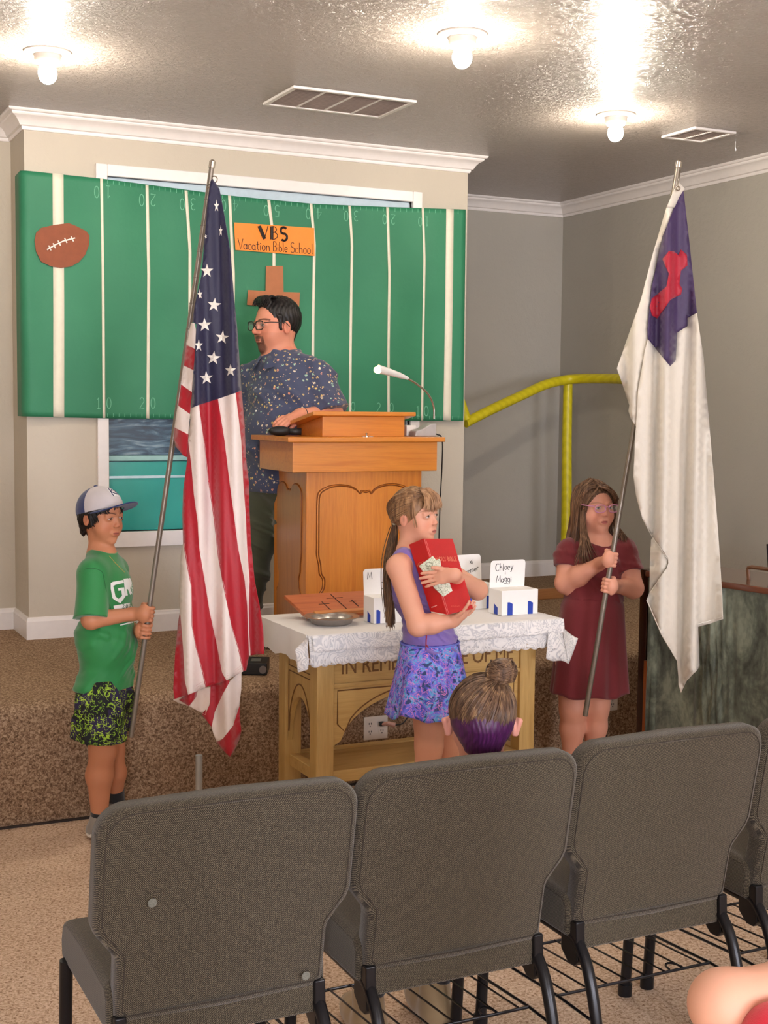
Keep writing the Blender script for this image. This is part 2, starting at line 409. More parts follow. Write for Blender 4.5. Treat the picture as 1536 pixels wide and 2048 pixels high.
# ------------------------------------------------------------ things on the ceiling
M_BULB = emit('lit bulb', (255, 242, 224), BULB_STRENGTH)
M_BULB.node_tree.nodes['Principled BSDF'].inputs['Base Color'].default_value = (1, 1, 1, 1)
M_PORC = plain('white porcelain', (232, 224, 214), .3, var=.02)
def lamp(x, y, label):
    t = thing('ceiling_lamp', label, 'ceiling light', (x, y, CEIL), 0, 'bare bulb ceiling lamps')
    mb = MB(); mb.lathe([(.0, 0), (.088, 0), (.088, -.006), (.078, -.012), (.05, -.014), (.0, -.014)], (x, y, CEIL), 40, caps=False); smoothed(mb.build('trim_ring', M_PORC, t), 30)
    mb = MB(); mb.lathe([(.0, -.012), (.052, -.012), (.050, -.03), (.040, -.048), (.03, -.05), (0, -.05)], (x, y, CEIL), 32, caps=False); smoothed(mb.build('lamp_holder', M_PORC, t), 40)
    mb = MB(); mb.sphere((x, y, CEIL-.082), (.036, .036, .04), 14, 9); mb.build('bulb', M_BULB, t, smooth=True)
    return t
for (px, py, lb) in ((95, 103, 'lit bare bulb in a white ring, above the left corner of the green banner'),
                     (925, 68, 'lit bare bulb in a white ring, behind which the large ceiling vent lies'),
                     (1232, 229, 'lit bare bulb in a white ring, nearest the small ceiling vent')):
    p = onz(px, py, CEIL); lamp(p[0], p[1], lb)
for (x, y, lb) in ((1.0, 2.6, 'bare bulb lamp above the left end of the chair row'), (3.4, 2.4, 'bare bulb lamp above the right end of the chair row'),
                   (-1.2, 4.9, 'unseen bare bulb lamp added for fill above the far left of the stage'), (.3, -1.2, 'unseen bare bulb lamp added for fill at the rear left of the room'), (3.2, -1.2, 'unseen bare bulb lamp added for fill at the rear right of the room')):  # far left and rear bulbs are unseen, added to fill in light
    lamp(x, y, lb)

M_GRILLE = plain('grille backing grey', (104, 88, 80), .6)  # flat dark grey of the panels behind the louvres
def vent(x0, x1, y0, y1, n, label):
    t = thing('ceiling_vent', label, 'vent', ((x0+x1)/2, (y0+y1)/2, CEIL))
    f = .022; z = CEIL
    mb = MB()
    mb.box((x0, y0, z-.012), (x1, y0+f, z)); mb.box((x0, y1-f, z-.012), (x1, y1, z)); mb.box((x0, y0+f, z-.012), (x0+f, y1-f, z)); mb.box((x1-f, y0+f, z-.012), (x1, y1-f, z))
    for i in range(1, n): xx = x0+f+(x1-x0-2*f)*i/n; mb.box((xx-.006, y0+f, z-.010), (xx+.006, y1-f, z))
    mb.build('frame', M_TRIM, t, bevel=.003)
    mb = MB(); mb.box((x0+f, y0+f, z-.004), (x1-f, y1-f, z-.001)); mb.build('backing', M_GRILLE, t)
    k = int((y1-y0-2*f)/.014); mb = MB()
    for i in range(k): yy = y0+f+(i+.5)*(y1-y0-2*f)/k; mb.obox(((x0+x1)/2, yy, z-.006), (1, 0, 0), (0, 1, .6), (0, -.6, 1), (x1-x0)/2-f, .0045, .0006)
    mb.build('louvre', plain('louvre beige', (176, 158, 146), .5), t)
vent(2.12, 2.70, 5.29, 5.66, 4, 'large white ceiling return vent with four grille panels')
vent(4.10, 4.35, 5.14, 5.40, 2, 'small white ceiling vent near the right wall')
p = onz(1471, 283, CEIL)
mb = MB(); mb.tube([p, p+np.array([0, 0, -.03]), p+np.array([.004, 0, -.045]), p+np.array([.008, 0, -.035])], .002, 6)
tag(mb.build('ceiling_hook', plain('steel hook', (210, 205, 200), .3, .7)), 'tiny metal hook hanging from the ceiling beside the small vent', 'hook')
# unseen windows added behind the camera, their panes glowing as fill light
M_FILLPANE = emit('fill light pane', (240, 242, 255), 19.0)
for i, x in enumerate((-1.6, .9, 3.4)):
    w_ = bpy.data.objects.new('window_%d' % (i+2), None); COL.objects.link(w_); w_.location = (x, RY0, 1.0); struct(w_)
    mb = MB()
    for a, b in (((x-.55, RY0+.001, .95), (x-.5, RY0+.04, 2.35)), ((x+.5, RY0+.001, .95), (x+.55, RY0+.04, 2.35)), ((x-.5, RY0+.001, .95), (x+.5, RY0+.04, 1.0)), ((x-.5, RY0+.001, 2.3), (x+.5, RY0+.04, 2.35))): mb.box(a, b)
    mb.build('window_frame', M_TRIM, w_)
    mb = MB(); mb.box((x-.5, RY0+.002, 1.0), (x+.5, RY0+.012, 2.3)); mb.build('pane', M_FILLPANE, w_)
# ============================================================ THE BANNER AND PAPER PIECES
def pl(pts, y):
    ys = [p[1] for p in pts]; xs = [p[0] for p in pts]
    return float(np.interp(y, ys, xs))
def plx(pts, x): return float(np.interp(x, [p[0] for p in pts], [p[1] for p in pts]))
BT = [(30, 340), (49, 341), (206, 357.5), (294, 369), (459, 391), (537, 399), (625, 407.5), (775, 414), (931, 419), (940, 419.5)]
BB = [(30, 832), (47, 833), (219, 837), (344, 838), (600, 840), (925, 842), (940, 842)]
BANY = BY-.022
def ban(px, py, off=0.0):
    """point on the paper: gently rippled sheet hanging just clear of the wall trim"""
    d = BANY - .006 - .006*sin(px*.021+py*.004)*sin(py*.013+1) - .004*sin(px*.05-py*.01)
    return ony(px, py, d-off)
paper = NT('green paper'); v = paper.coord(); n = paper.noise(v, 1.6, 3, .5)
paper.P('Base Color', paper.ramp(n, [(.35, (38, 120, 84)), (.65, (50, 133, 94))])); paper.P('Roughness', .6)
paper.bump(paper.noise(v, 6, 4, .6), .35, .012)
M_PAPER = paper.m
M_STRIP = plain('cream paper strip', (234, 228, 206), .6, var=.03)
M_CHALK = plain('pale green crayon', (120, 190, 156), .8)
bt = thing('banner', 'large green paper football field banner with white yard lines across the front wall', 'banner', (BX0, BY, 1.6))
nx, ny = 96, 44; V = []
for j in range(ny+1):
    for i in range(nx+1):
        x = 51+(931.5-51)*i/nx; a, b = plx(BT, x), plx(BB, x-4); f = j/ny
        V.append(ban(x-(5 if x > 500 else -6)*f*abs(x-490)/440, a+(b-a)*f))
Fc = [(j*(nx+1)+i, j*(nx+1)+i+1, (j+1)*(nx+1)+i+1, (j+1)*(nx+1)+i) for j in range(ny) for i in range(nx)]
left = [V[j*(nx+1)] for j in range(ny+1)]; nb = len(V)
for q in left: V.append((BX0-.02, BY-.006, q[2]))
for q in left: V.append((BX0-.012, BY+.16, q[2]))
for j in range(ny):
    Fc += [(nb+j, j*(nx+1), (j+1)*(nx+1), nb+j+1), (nb+ny+1+j, nb+j, nb+j+1, nb+ny+2+j)]
o = link_mesh('paper_sheet', V, Fc, M_PAPER, bt, smooth=True)
md = o.modifiers.new('s', 'SOLIDIFY'); md.thickness = .0012; md.offset = 0
LN = [([(116,347),(117.5,600),(117.5,834)], 22), ([(203,357),(206,550),(208,836)], 5.5), ([(294,370),(297.5,550),(295.6,837)], 6), ([(372,381),(380,500),(379,838)], 6),
      ([(459,391),(467,550),(465,839)], 6), ([(537.5,400),(548,487),(548,840)], 6), ([(622,407),(629,487),(626,650),(625,840)], 5.5), ([(699,411.5),(704,487),(701,700),(700,841)], 5),
      ([(775,414.5),(779,550),(777,700),(777,841)], 5), ([(845.6,415),(849,519),(846,700),(844,841)], 4.5), ([(900,418),(898,600),(894,841)], 15)]
for pts, w in LN:
    V = []; n = 26; w *= .5
    for j in range(n+1):
        y = pts[0][1]+(pts[-1][1]-pts[0][1])*j/n; x = pl(pts, y)
        for s in (-1, 0, 1): V.append(ban(x+s*w, y+s*w*.08, .0025))
    Fc = [(j*3+i, j*3+i+1, j*3+i+4, j*3+i+3) for j in range(n) for i in range(2)]
    o = link_mesh('yard_line', V, Fc, M_STRIP, bt, smooth=True); md = o.modifiers.new('s', 'SOLIDIFY'); md.thickness = .001; md.offset = 0
def banmap(px, py, sgn=1, slope=0.09, k=2.47e-3):
    return lambda u, v: ban(px+sgn*u/k*.93, py-sgn*v/k+sgn*u/k*slope, .0015)
for (xa, xb, y, s, h) in ((193,215,394,'10',26),(283,306,410,'20',26),(364,386,418,'30',25),(447,471,420,'40',24),(532,554,430,'50',24),(616,638,436,'40',23),(692,712,440,'30',22),(769,786,446,'20',21),(840,853,450,'10',20)):
    # upside down along the top edge: the zero hangs left of the line
    for (cx, ch) in ((xa, s[1]), (xb, s[0])):
        mb = MB(); stroke_text(mb, ch, banmap(cx+h*.22, y-h*.98+4, -1), h*2.3e-3, .0022); mb.build('yard_number', M_CHALK, bt)
for (xa, xb, y, s, h, dk) in ((193,213,817,'10',24,0),(279,301,817,'20',24,0),(676,702,822,'30',20,1),(753,779,824,'20',20,1),(832,848,832,'10',22,1)):
    for (cx, ch) in ((xa, s[0]), (xb, s[1])):
        mb = MB(); stroke_text(mb, ch, banmap(cx, y), h*2.3e-3, .0022); mb.build('yard_number', M_CHALK, bt)
mb = MB()
for i in range(62):
    x = 215+i*11.5
    for yy, l in ((plx(BT, x)+2, 7), (plx(BB, x)-3, -7)):
        mb.tube([ban(x, yy, .001), ban(x, yy+l, .001)], .0014, 4)
o = mb.build('hash_marks', M_CHALK, bt); o['kind'] = 'stuff'

def paper_thing(name, poly, mat, label, cat, off=.008, th=.003):
    c = np.mean(poly, axis=0); t = thing(name, label, cat, ban(c[0], c[1], off))
    cc, vs = densify(poly, 8)
    V = [ban(p[0], p[1], off) for p in vs]
    o = link_mesh(name+'_sheet' if name != 'paper_cross' else 'cross_cutout', V, cc, mat, t, smooth=False)
    md = o.modifiers.new('s', 'SOLIDIFY'); md.thickness = th; md.offset = 0
    return t
def densify(poly, sp):
    """triangulate a pixel polygon with interior points every sp pixels"""
    P = []; n = len(poly)
    for i in range(n):
        a, b = np.array(poly[i], float), np.array(poly[(i+1) % n], float); k = max(1, int(np.linalg.norm(b-a)/sp))
        P += [a+(b-a)*j/k for j in range(k)]
    m = len(P); poly2 = np.array(P)
    x0, y0 = poly2.min(0); x1, y1 = poly2.max(0)
    def inside(q):
        c = False
        for i in range(m):
            ax, ay = P[i]; bx, by = P[(i+1) % m]
            if (ay > q[1]) != (by > q[1]) and q[0] < (bx-ax)*(q[1]-ay)/(by-ay)+ax: c = not c
        return c
    Q = []
    for i, yy in enumerate(np.arange(y0+sp*.5, y1, sp*.87)):
        for xx in np.arange(x0+(i % 2)*sp*.5, x1, sp):
            q = np.array([xx, yy])
            if inside(q) and np.min(np.linalg.norm(poly2-q, axis=1)) > sp*.45: Q.append(q)
    allp = P+Q
    r = geometry.delaunay_2d_cdt([Vector(p) for p in allp], [], [list(range(m))], 1, 1e-4)
    return [list(f) for f in r[2]], [(q[0], q[1]) for q in r[0]]
fb = [(69,482),(72,466),(82,456),(90,454),(108,450),(137,446),(152,452),(172,462),(179,471),(178,490),(170,510),(158,524),(142,533),(122,536),(103,533),(82,523),(72,503)]
M_FB = plain('brown craft paper', (142, 76, 46), .7, var=.08)
t = paper_thing('paper_football', fb, M_FB, 'brown paper football with white laces stuck on the green banner', 'decoration')
mb = MB(); mb.tube([ban(x, y, .012) for x, y in ((94,499.5),(110,490),(127,482),(150,476))], .0035, 6)
for x, y in ((99,496),(108,491.5),(118,486),(131,481),(144,478)): mb.tube([ban(x-2, y-5, .0125), ban(x+3, y+5, .0125)], .003, 6)
mb.build('laces', plain('white lace paint', (245, 240, 232), .6), t)
orp = [(468,445),(628,456),(629,512),(471,500)]
t = paper_thing('paper_sign', orp, plain('orange paper', (250, 140, 34), .55, var=.02), 'orange paper sign reading VBS Vacation Bible School on the green banner', 'sign')
M_INK = plain('black marker ink', (24, 18, 18), .6)
sg = lambda px, py: (lambda u, v: ban(px+u/2.42e-3, py-v/2.42e-3+u/2.42e-3*.07, .0105))
def fit_text(mb, s, x0, x1, y, h):
    q = (x1-x0)*2.42e-3/text_width(s, h, .06)
    stroke_text(mb, s, lambda u, v: ban(x0+u*q/2.42e-3, y-v/2.42e-3+u*q/2.42e-3*.07, .0105), h, .0017, .06)
mb = MB(); fit_text(mb, 'Vacation', 476, 541, 497.5, .050)
fit_text(mb, 'Bible', 546, 576, 502, .046); fit_text(mb, 'School', 581, 627, 505, .050); mb.build('lettering', M_INK, t)
mb = MB()
def thick(pts, w0, w1):
    for (a, b) in zip(pts[:-1], pts[1:]): mb.tube([ban(a[0], a[1], .0105), ban(b[0], b[1], .0105)], [w0, w1], 6)
thick([(518,452),(529,478)], .0095, .0095); thick([(529,478),(536,452)], .002, .002)
thick([(543.5,453),(543.5,479)], .0085, .0085); 
for a in ((543,453,551,464,8,5.5), ): pass
for (cx, cy, rx, ry) in ((545,459,8,6.2),(545,471.5,10,7.5)):
    q = [(cx+rx*cos(radians(k)), cy+ry*sin(radians(k))) for k in range(-90, 91, 18)]; thick(q, .002, .002)
q = [(567+6*cos(radians(k)), 461-6.5*sin(radians(k))) for k in range(30, 261, 23)]+[(568+6*cos(radians(k)), 474.5-7*sin(radians(k))) for k in range(80, -141, -22)]
thick(q, .0062, .0062); mb.build('bold_lettering', M_INK, t)
cross = [(532,532),(566,532),(567,584),(600,585),(598,614),(566,613),(566,660),(532,660),(531,612),(494,610),(496,580),(531,582)]
paper_thing('paper_cross', cross, plain('light brown paper', (178, 112, 72), .7, var=.05), 'brown paper cross on the green banner behind the man', 'decoration')

# ============================================================ GOAL POST (yellow tubes)
ym = NT('yellow tape'); v = ym.coord((1, 1, 1)); wv = ym.n('ShaderNodeTexWave', {'Vector': v, 'Scale': 9.0, 'Distortion': 3.0}, wave_type='BANDS', bands_direction='DIAGONAL').outputs['Fac']
ym.P('Base Color', ym.ramp(wv, [(.3, (208, 194, 20)), (.7, (218, 204, 28))])); ym.P('Roughness', .38); ym.bump(wv, .25, .002)
M_YEL = ym.m
def catmull(pts, n=8):
    P = [np.array(p, float) for p in pts]; P = [2*P[0]-P[1]]+P+[2*P[-1]-P[-2]]; out = []
    for i in range(1, len(P)-2):
        for k in range(n):
            t = k/n; out.append(.5*((2*P[i])+(-P[i-1]+P[i+1])*t+(2*P[i-1]-5*P[i]+4*P[i+1]-P[i+2])*t*t+(-P[i-1]+3*P[i]-3*P[i+1]+P[i+2])*t**3))
    return out+[P[-2]]
gt = thing('goal_post', 'bent yellow tube goal post standing on the stage in the right recess', 'goal post', ony(1137, 1150, 7.0)*np.array([1,1,0])+np.array([0,0,STAGE]))
px_, YG = 1137, 7.05
top = ony(1136, 765, YG); r_ = .031
mb = MB(); mb.tube([(top[0]+.01, YG, STAGE), (top[0]+.008, YG, 1.0), (top[0], YG, 1.4), top], [.031, .033, .031, .029], 20); smoothed(mb.build('upright_tube', M_YEL, gt), 40)
cb = catmull([ony(930, 846, YG-.18), ony(985, 818, YG-.15), ony(1045, 790, YG-.1), ony(1095, 768, YG-.05), ony(1150, 758, YG-.05), ony(1240, 758, YG-.42), ony(1285, 764, YG-.8)], 8)
mb = MB(); mb.tube(cb, .030, 20); smoothed(mb.build('crossbar_tube', M_YEL, gt), 40)
mb = MB(); e = ony(933, 838, YG-.2); mb.tube([e, e+np.array([-.12, 0, .30]), e+np.array([-.25, .02, .58])], .027, 20); smoothed(mb.build('side_tube', M_YEL, gt), 40)

# ============================================================ PULPIT
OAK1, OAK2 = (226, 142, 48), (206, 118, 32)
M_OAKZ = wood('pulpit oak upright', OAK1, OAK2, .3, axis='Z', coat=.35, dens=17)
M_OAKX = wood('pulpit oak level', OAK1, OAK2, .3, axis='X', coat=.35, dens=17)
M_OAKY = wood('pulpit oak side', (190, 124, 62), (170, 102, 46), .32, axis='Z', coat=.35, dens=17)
PY = 5.40
pa, pb = ony(613, 940, PY), ony(843.6, 939, PY); PX0, PX1 = pa[0], pb[0]; PZ = (pa[2]+pb[2])/2
PB = onx(548, 939, PX0)[1]        # back edge
pt = thing('pulpit', 'tall honey oak pulpit with scalloped panels standing on the stage', 'pulpit', ((PX0+PX1)/2, (PY+PB)/2, STAGE))
mb = MB(); mb.box((PX0, PY, STAGE), (PX1, PB, PZ)); mb.build('body', M_OAKZ, pt, bevel=.004)
W_ = PX1-PX0; Hh = PZ-STAGE
# front panel: a raised field with a scalloped head and ogee shoulders
def scallop(w, h, inset, two=True):
    x0, x1 = inset, w-inset; ztop = h-.075; P = []
    m = (x0+x1)/2; q = (x1-x0)/2
    def side(sx):   # from bottom upward, sx = -1 left, 1 right
        pts = [(0, .04), (0, h*.30), (.012, h*.34), (.028, h*.37), (.030, h*.42), (.014, h*.45), (.010, h*.50), (.0, h*.55), (-.0, h*.62), (0, ztop-.07)]
        return [((x0+a) if sx < 0 else (x1-a), b) for a, b in pts]
    L = side(-1); R = side(1)
    head = []
    for k in range(1, 9):  # left arch
        a = radians(180-22.5*k*.9); head.append((x0+q*.45+q*.45*cos(a), ztop-.045+.055*sin(a)))
    head += [(m-q*.08, ztop-.018), (m, ztop-.022), (m+q*.08, ztop-.018)]
    return L+head+[(2*m-a, b) for a, b in head[:8]][::-1]+R[::-1]
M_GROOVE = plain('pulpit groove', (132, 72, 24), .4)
poly = scallop(W_, Hh, .05)
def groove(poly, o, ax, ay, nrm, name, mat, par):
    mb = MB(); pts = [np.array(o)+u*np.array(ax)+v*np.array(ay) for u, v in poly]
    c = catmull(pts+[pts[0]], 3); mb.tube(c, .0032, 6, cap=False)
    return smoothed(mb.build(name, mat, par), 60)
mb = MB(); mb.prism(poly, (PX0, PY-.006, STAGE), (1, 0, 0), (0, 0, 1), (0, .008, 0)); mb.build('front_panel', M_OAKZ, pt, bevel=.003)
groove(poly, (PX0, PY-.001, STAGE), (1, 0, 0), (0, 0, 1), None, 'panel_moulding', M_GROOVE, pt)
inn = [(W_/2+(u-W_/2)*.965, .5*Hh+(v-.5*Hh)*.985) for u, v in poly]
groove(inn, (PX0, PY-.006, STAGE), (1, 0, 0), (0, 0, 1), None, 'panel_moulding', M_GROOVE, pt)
ws = PB-PY; sp = scallop(ws, Hh, .05); 
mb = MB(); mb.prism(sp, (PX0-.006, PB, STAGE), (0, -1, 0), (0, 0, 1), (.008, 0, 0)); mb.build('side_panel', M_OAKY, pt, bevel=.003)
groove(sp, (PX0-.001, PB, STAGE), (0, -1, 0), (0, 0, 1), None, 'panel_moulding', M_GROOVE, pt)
mb = MB()                      # collar under the top
bx0, bx1 = ony(585, 939, PY-.05)[0], ony(874, 938, PY-.05)[0]; bz0, bz1 = PZ-.01, ony(700, 884, PY-.05)[2]
bfY = PY-.05; bbY = onx(519, 933, bx0)[1]
mb.box((bx0, bfY, PZ-.006), (bx1, bbY, bz1)); mb.build('collar', M_OAKX, pt, bevel=.003)
tx0, tx1 = ony(576, 878, PY-.075)[0], ony(891, 881, PY-.075)[0]
mb = MB(); mb.box((tx0, PY-.075, bz1), (tx1, bbY+.03, bz1+.022)); mb.build('top_board', M_OAKX, pt, bevel=.003)
TZ = bz1+.022
# sloping book rest: a wedge box with an overhanging sloped board
rx0, rx1 = ony(645, 865, PY-.0)[0], ony(809, 865, PY)[0]; rzf = ony(700, 833, PY)[2]; ry1 = bbY-.02
mb = MB(); mb.prism([(PY, TZ), (ry1, TZ), (ry1, TZ+.035), (PY, rzf)], (rx0, 0, 0), (0, 1, 0), (0, 0, 1), (rx1-rx0, 0, 0)); mb.build('rest_box', M_OAKX, pt, bevel=.002)
sl = (rzf-(TZ+.035))/(ry1-PY); nv = np.array([0, sl, 1.]); nv /= np.linalg.norm(nv)
mb = MB(); y_a, y_b = PY-.025, ry1+.05; za = rzf+.025*sl; zb = za-(y_b-y_a)*sl
mb.prism([(y_a, za), (y_b, zb), (y_b, zb+.018), (y_a, za+.018)], (rx0-.055, 0, 0), (0, 1, 0), (0, 0, 1), (rx1-rx0+.10, 0, 0)); mb.build('rest_board', M_OAKX, pt, bevel=.003)
# gooseneck lamp on the top board
M_CHROME = plain('brushed chrome', (200, 190, 176), .25, .9)
M_LGREY = plain('grey lamp plastic', (176, 172, 168), .4)
DL = 5.55
lb = ony(847, 872, PY+.06); lb[2] = TZ
lt = thing('gooseneck_lamp', 'lit grey gooseneck lamp on the right end of the pulpit top', 'lamp', lb)
mb = MB(); mb.prism([(-.062, 0), (.05, 0), (.05, .062), (.02, .058), (-.02, .036), (-.056, .026)], lb+np.array([0, -.035, 0]), (1, 0, 0), (0, 0, 1), (0, .07, 0)); mb.build('lamp_base', M_LGREY, lt, bevel=.006)
Y0 = lb[1]
neck = catmull([ony(868, 838, Y0), ony(867, 812, Y0), ony(856, 788, Y0-.02), ony(835, 769, Y0-.04), ony(816, 757, Y0-.05)], 8)
mb = MB(); mb.tube(neck, .0048, 10); smoothed(mb.build('gooseneck', M_CHROME, lt), 50)
hp = [ony(816, 757, Y0-.05), ony(800, 751, Y0-.055), ony(775, 743, Y0-.06), ony(756, 738, Y0-.065)]
mb = MB(); mb.tube(hp, [.007, .013, .017, .020], 16); smoothed(mb.build('lamp_head', plain('white lamp plastic', (222, 218, 212), .35), lt), 40)
mb = MB(); c = hp[3]+np.array([-.002, -.004, -.004]); mb.sphere(c, (.020, .016, .016), 12, 8); mb.build('bulb', emit('lamp bulb', (255, 216, 130), 22), lt, smooth=True)
cord = catmull([ony(872, 868, Y0+.05), ony(884, 878, Y0+.08), ony(884, 930, PB+.02), ony(880, 1010, PB+.1), ony(877, 1100, PB+.12), ony(872, 1200, PB+.1)], 6)
M_BLACK = plain('black rubber', (22, 22, 24), .5)
cord = [np.array([p[0], p[1], max(p[2], STAGE+.004)]) for p in cord]
mb = MB(); mb.tube(cord, .0032, 6); smoothed(mb.build('power_cord', M_BLACK, lt), 60)
# small things on the pulpit top
c = ony(733, 868, PY-.045); c[2] = TZ
mb = MB(); mb.lathe([(0, 0), (.012, 0), (.012, .003), (.004, .005), (.003, .012), (.006, .016), (.0, .02)], c, 14, caps=False); mb.box(c+np.array([-.02, -.006, 0]), c+np.array([.03, .006, .003]))
tag(smoothed(mb.build('metal_clip', M_CHROME), 40), 'small shiny metal clip at the front edge of the pulpit top', 'clip')
c = ony(560, 868, PY+.14); c[2] = TZ
mb = MB(); mb.sphere(c+np.array([0, 0, .022]), (.055, .035, .022), 18, 10); mb.tube([c+np.array([.03, -.01, .02]), c+np.array([.09, -.03, .02])], [.012, .016], 12)
tag(mb.build('microphone', M_BLACK, smooth=True), 'black device lying on the left of the pulpit top under the man\'s hand', 'microphone')
c = ony(821, 856, PY+.10); c[2] = TZ
tag(MB().box(c+np.array([-.02, 0, 0]), c+np.array([.03, .05, .05])).build('white_adapter', M_PORC, bevel=.003), 'small white plug block beside the gooseneck lamp base', 'adapter')

# ============================================================ COMMUNION TABLE
M_TAB = wood('pale table oak', (216, 180, 112), (194, 154, 86), .4, axis='Z', coat=.2, dens=12)
M_TABX = wood('pale table oak level', (216, 180, 112), (194, 154, 86), .4, axis='X', coat=.2, dens=12)
M_CARVE = plain('carved dark brown', (118, 80, 36), .6)  # darker wood tone for lettering and carved outlines
AX0, AX1, AY0, AY1 = 1.85, 2.775, 4.36, 4.74; LZ = .735
tt = thing('communion_table', 'pale oak communion table with pointed arches in front of the stage', 'table', ((AX0+AX1)/2, (AY0+AY1)/2, 0))
LW = .068
for x in (AX0, AX1-LW):
    for y in (AY0, AY1-LW):
        MB().box((x, y, 0), (x+LW, y+LW, LZ)).build('leg', M_TAB, tt, bevel=.003)
MB().box((AX0-.05, AY0-.05, LZ), (AX1+.05, AY1+.04, LZ+.03)).build('tabletop', M_TABX, tt, bevel=.004)
AZ = .56   # underside of the lettered frieze
def arch_poly(w, h0, ztop):
    """apron with a low arch below: u across, v height"""
    P = [(0, ztop), (0, h0)]
    n = 14
    for k in range(n+1):
        t = k/n; u = .035+(w/2-.035)*t; P.append((u, h0+.02+(ztop-.035-h0-.02)*(1-(1-t)**2.2)**.62))
    P += [(w-u, v) for u, v in P[2:-1]][::-1]; P += [(w, h0), (w, ztop)]
    return P
wf = AX1-AX0-2*LW
mb = MB(); mb.box((AX0+LW, AY0+.012, AZ), (AX1-LW, AY0+.04, LZ)); mb.build('frieze', M_TABX, tt, bevel=.002)
mb = MB(); mb.box((AX0+LW, AY0+.006, LZ-.012), (AX1-LW, AY0+.014, LZ)); mb.box((AX0+LW, AY0+.004, AZ-.004), (AX1-LW, AY0+.014, AZ+.012)); mb.build('bead', M_TABX, tt, bevel=.002)
mb = MB(); mb.prism(arch_poly(wf, .335, AZ), (AX0+LW, AY0+.016, 0), (1, 0, 0), (0, 0, 1), (0, .02, 0)); mb.build('arched_apron', M_TABX, tt, bevel=.003)
# spandrel recesses: dark sunk outlines + raised arch rib
for sg_ in (0, 1):
    pts = []
    for k in range(15):
        t = k/14; u = .05+(wf/2-.06)*t; v = .335+.055+(AZ-.05-.335-.02)*(1-(1-t)**2.2)**.62
        pts.append((u, min(v, AZ-.02)))
    pts = [(.02, .42)]+[p for p in pts if p[1] < AZ-.021]; pts += [(pts[-1][0]+.02, AZ-.016), (.02, AZ-.016)]
    if sg_: pts = [(wf-u, v) for u, v in pts]
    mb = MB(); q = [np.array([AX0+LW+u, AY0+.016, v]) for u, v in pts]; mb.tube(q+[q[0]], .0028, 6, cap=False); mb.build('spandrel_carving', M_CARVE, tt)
# side aprons, pointed arch
wsd = AY1-AY0-2*LW
for x in (AX0+.012, AX1-.032):
    P = [(0, AZ-.03), (0, .30)]
    for k in range(11): a = radians(180-60*k/10); P.append((wsd+.0+wsd*cos(a)*1.0, .30+.17*sin(a)/sin(radians(120))))
    P = [(0, LZ), (0, .30)]+[(wsd*.5*(k/10), .30+.19*(1-(1-k/10)**2)**.6) for k in range(11)]
    P += [(wsd-u, v) for u, v in P[2:-1]][::-1]+[(wsd, .30), (wsd, LZ)]
    mb = MB(); mb.prism(P, (x, AY0+LW, 0), (0, 1, 0), (0, 0, 1), (.02, 0, 0)); mb.build('side_apron', M_TAB, tt, bevel=.003)
xs_ = AX0+.0115
arcp = [(.012+(wsd*.5-.012)*(k/10), .34+.20*(1-(1-k/10)**2)**.6) for k in range(11)]; arcp += [(wsd-u, v) for u, v in arcp[:-1]][::-1]
mb = MB(); mb.tube([(xs_, AY0+LW+u, v) for u, v in arcp], .003, 6)
for (a, b) in (((.012, AZ+.035), (wsd-.012, AZ+.035)), ((.012, LZ-.02), (wsd-.012, LZ-.02)), ((.012, AZ+.035), (.012, LZ-.02)), ((wsd-.012, AZ+.035), (wsd-.012, LZ-.02)), ((.012, .34), (.012, AZ+.015)), ((.012, AZ+.015), (wsd-.012, AZ+.015)), ((wsd-.012, .34), (wsd-.012, AZ+.015))):
    mb.tube([(xs_, AY0+LW+a[0], a[1]), (xs_, AY0+LW+b[0], b[1])], .0022, 6)
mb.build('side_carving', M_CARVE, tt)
mb = MB(); mb.box((AX0+.02, AY0+.02, .20), (AX1-.02, AY0+.06, .245)); mb.box((AX0+.02, AY1-.06, .20), (AX1-.02, AY1-.02, .245)); mb.box((AX0+.02, AY0+.05, .20), (AX0+.06, AY1-.05, .245)); mb.box((AX1-.06, AY0+.05, .20), (AX1-.02, AY1-.05, .245))
mb.box((AX0+.06, AY0+.06, .232), (AX1-.06, AY1-.06, .24))
mb.build('lower_shelf', M_TABX, tt, bevel=.003)
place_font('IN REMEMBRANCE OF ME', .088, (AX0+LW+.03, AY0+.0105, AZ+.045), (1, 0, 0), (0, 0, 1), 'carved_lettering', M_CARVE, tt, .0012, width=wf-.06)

# table cloth: linen top with two tiers of lace, right corner flaring out
lm = NT('white lace'); v = lm.coord()
w1 = lm.math('MULTIPLY_ADD', lm.math('SINE', lm.math('MULTIPLY', lm.noise(v, 14, 2, .5, 1.5), 60)), .5, .5)
w2 = lm.vor(v, 260)
lm.P('Base Color', lm.ramp(w1, [(.15, (214, 214, 216)), (.55, (244, 242, 240))])); lm.P('Roughness', .9)
lm.P('Alpha', lm.math('MAXIMUM', lm.math('GREATER_THAN', w1, .10), lm.math('LESS_THAN', w2, .62)))
lm.bump(lm.math('ADD', w1, lm.math('MULTIPLY', w2, .3)), .35, .0015)
M_LACE = lm.m
M_LINEN = cloth('white linen', (236, 232, 228), .9, 700, .3, .02)
ct = thing('tablecloth', 'white linen and lace tablecloth over the communion table', 'tablecloth', ((AX0+AX1)/2, (AY0+AY1)/2, LZ+.03))
CZ = LZ+.033
cx0, cx1, cy0, cy1 = AX0-.062, AX1+.075, AY0-.065, AY1+.05
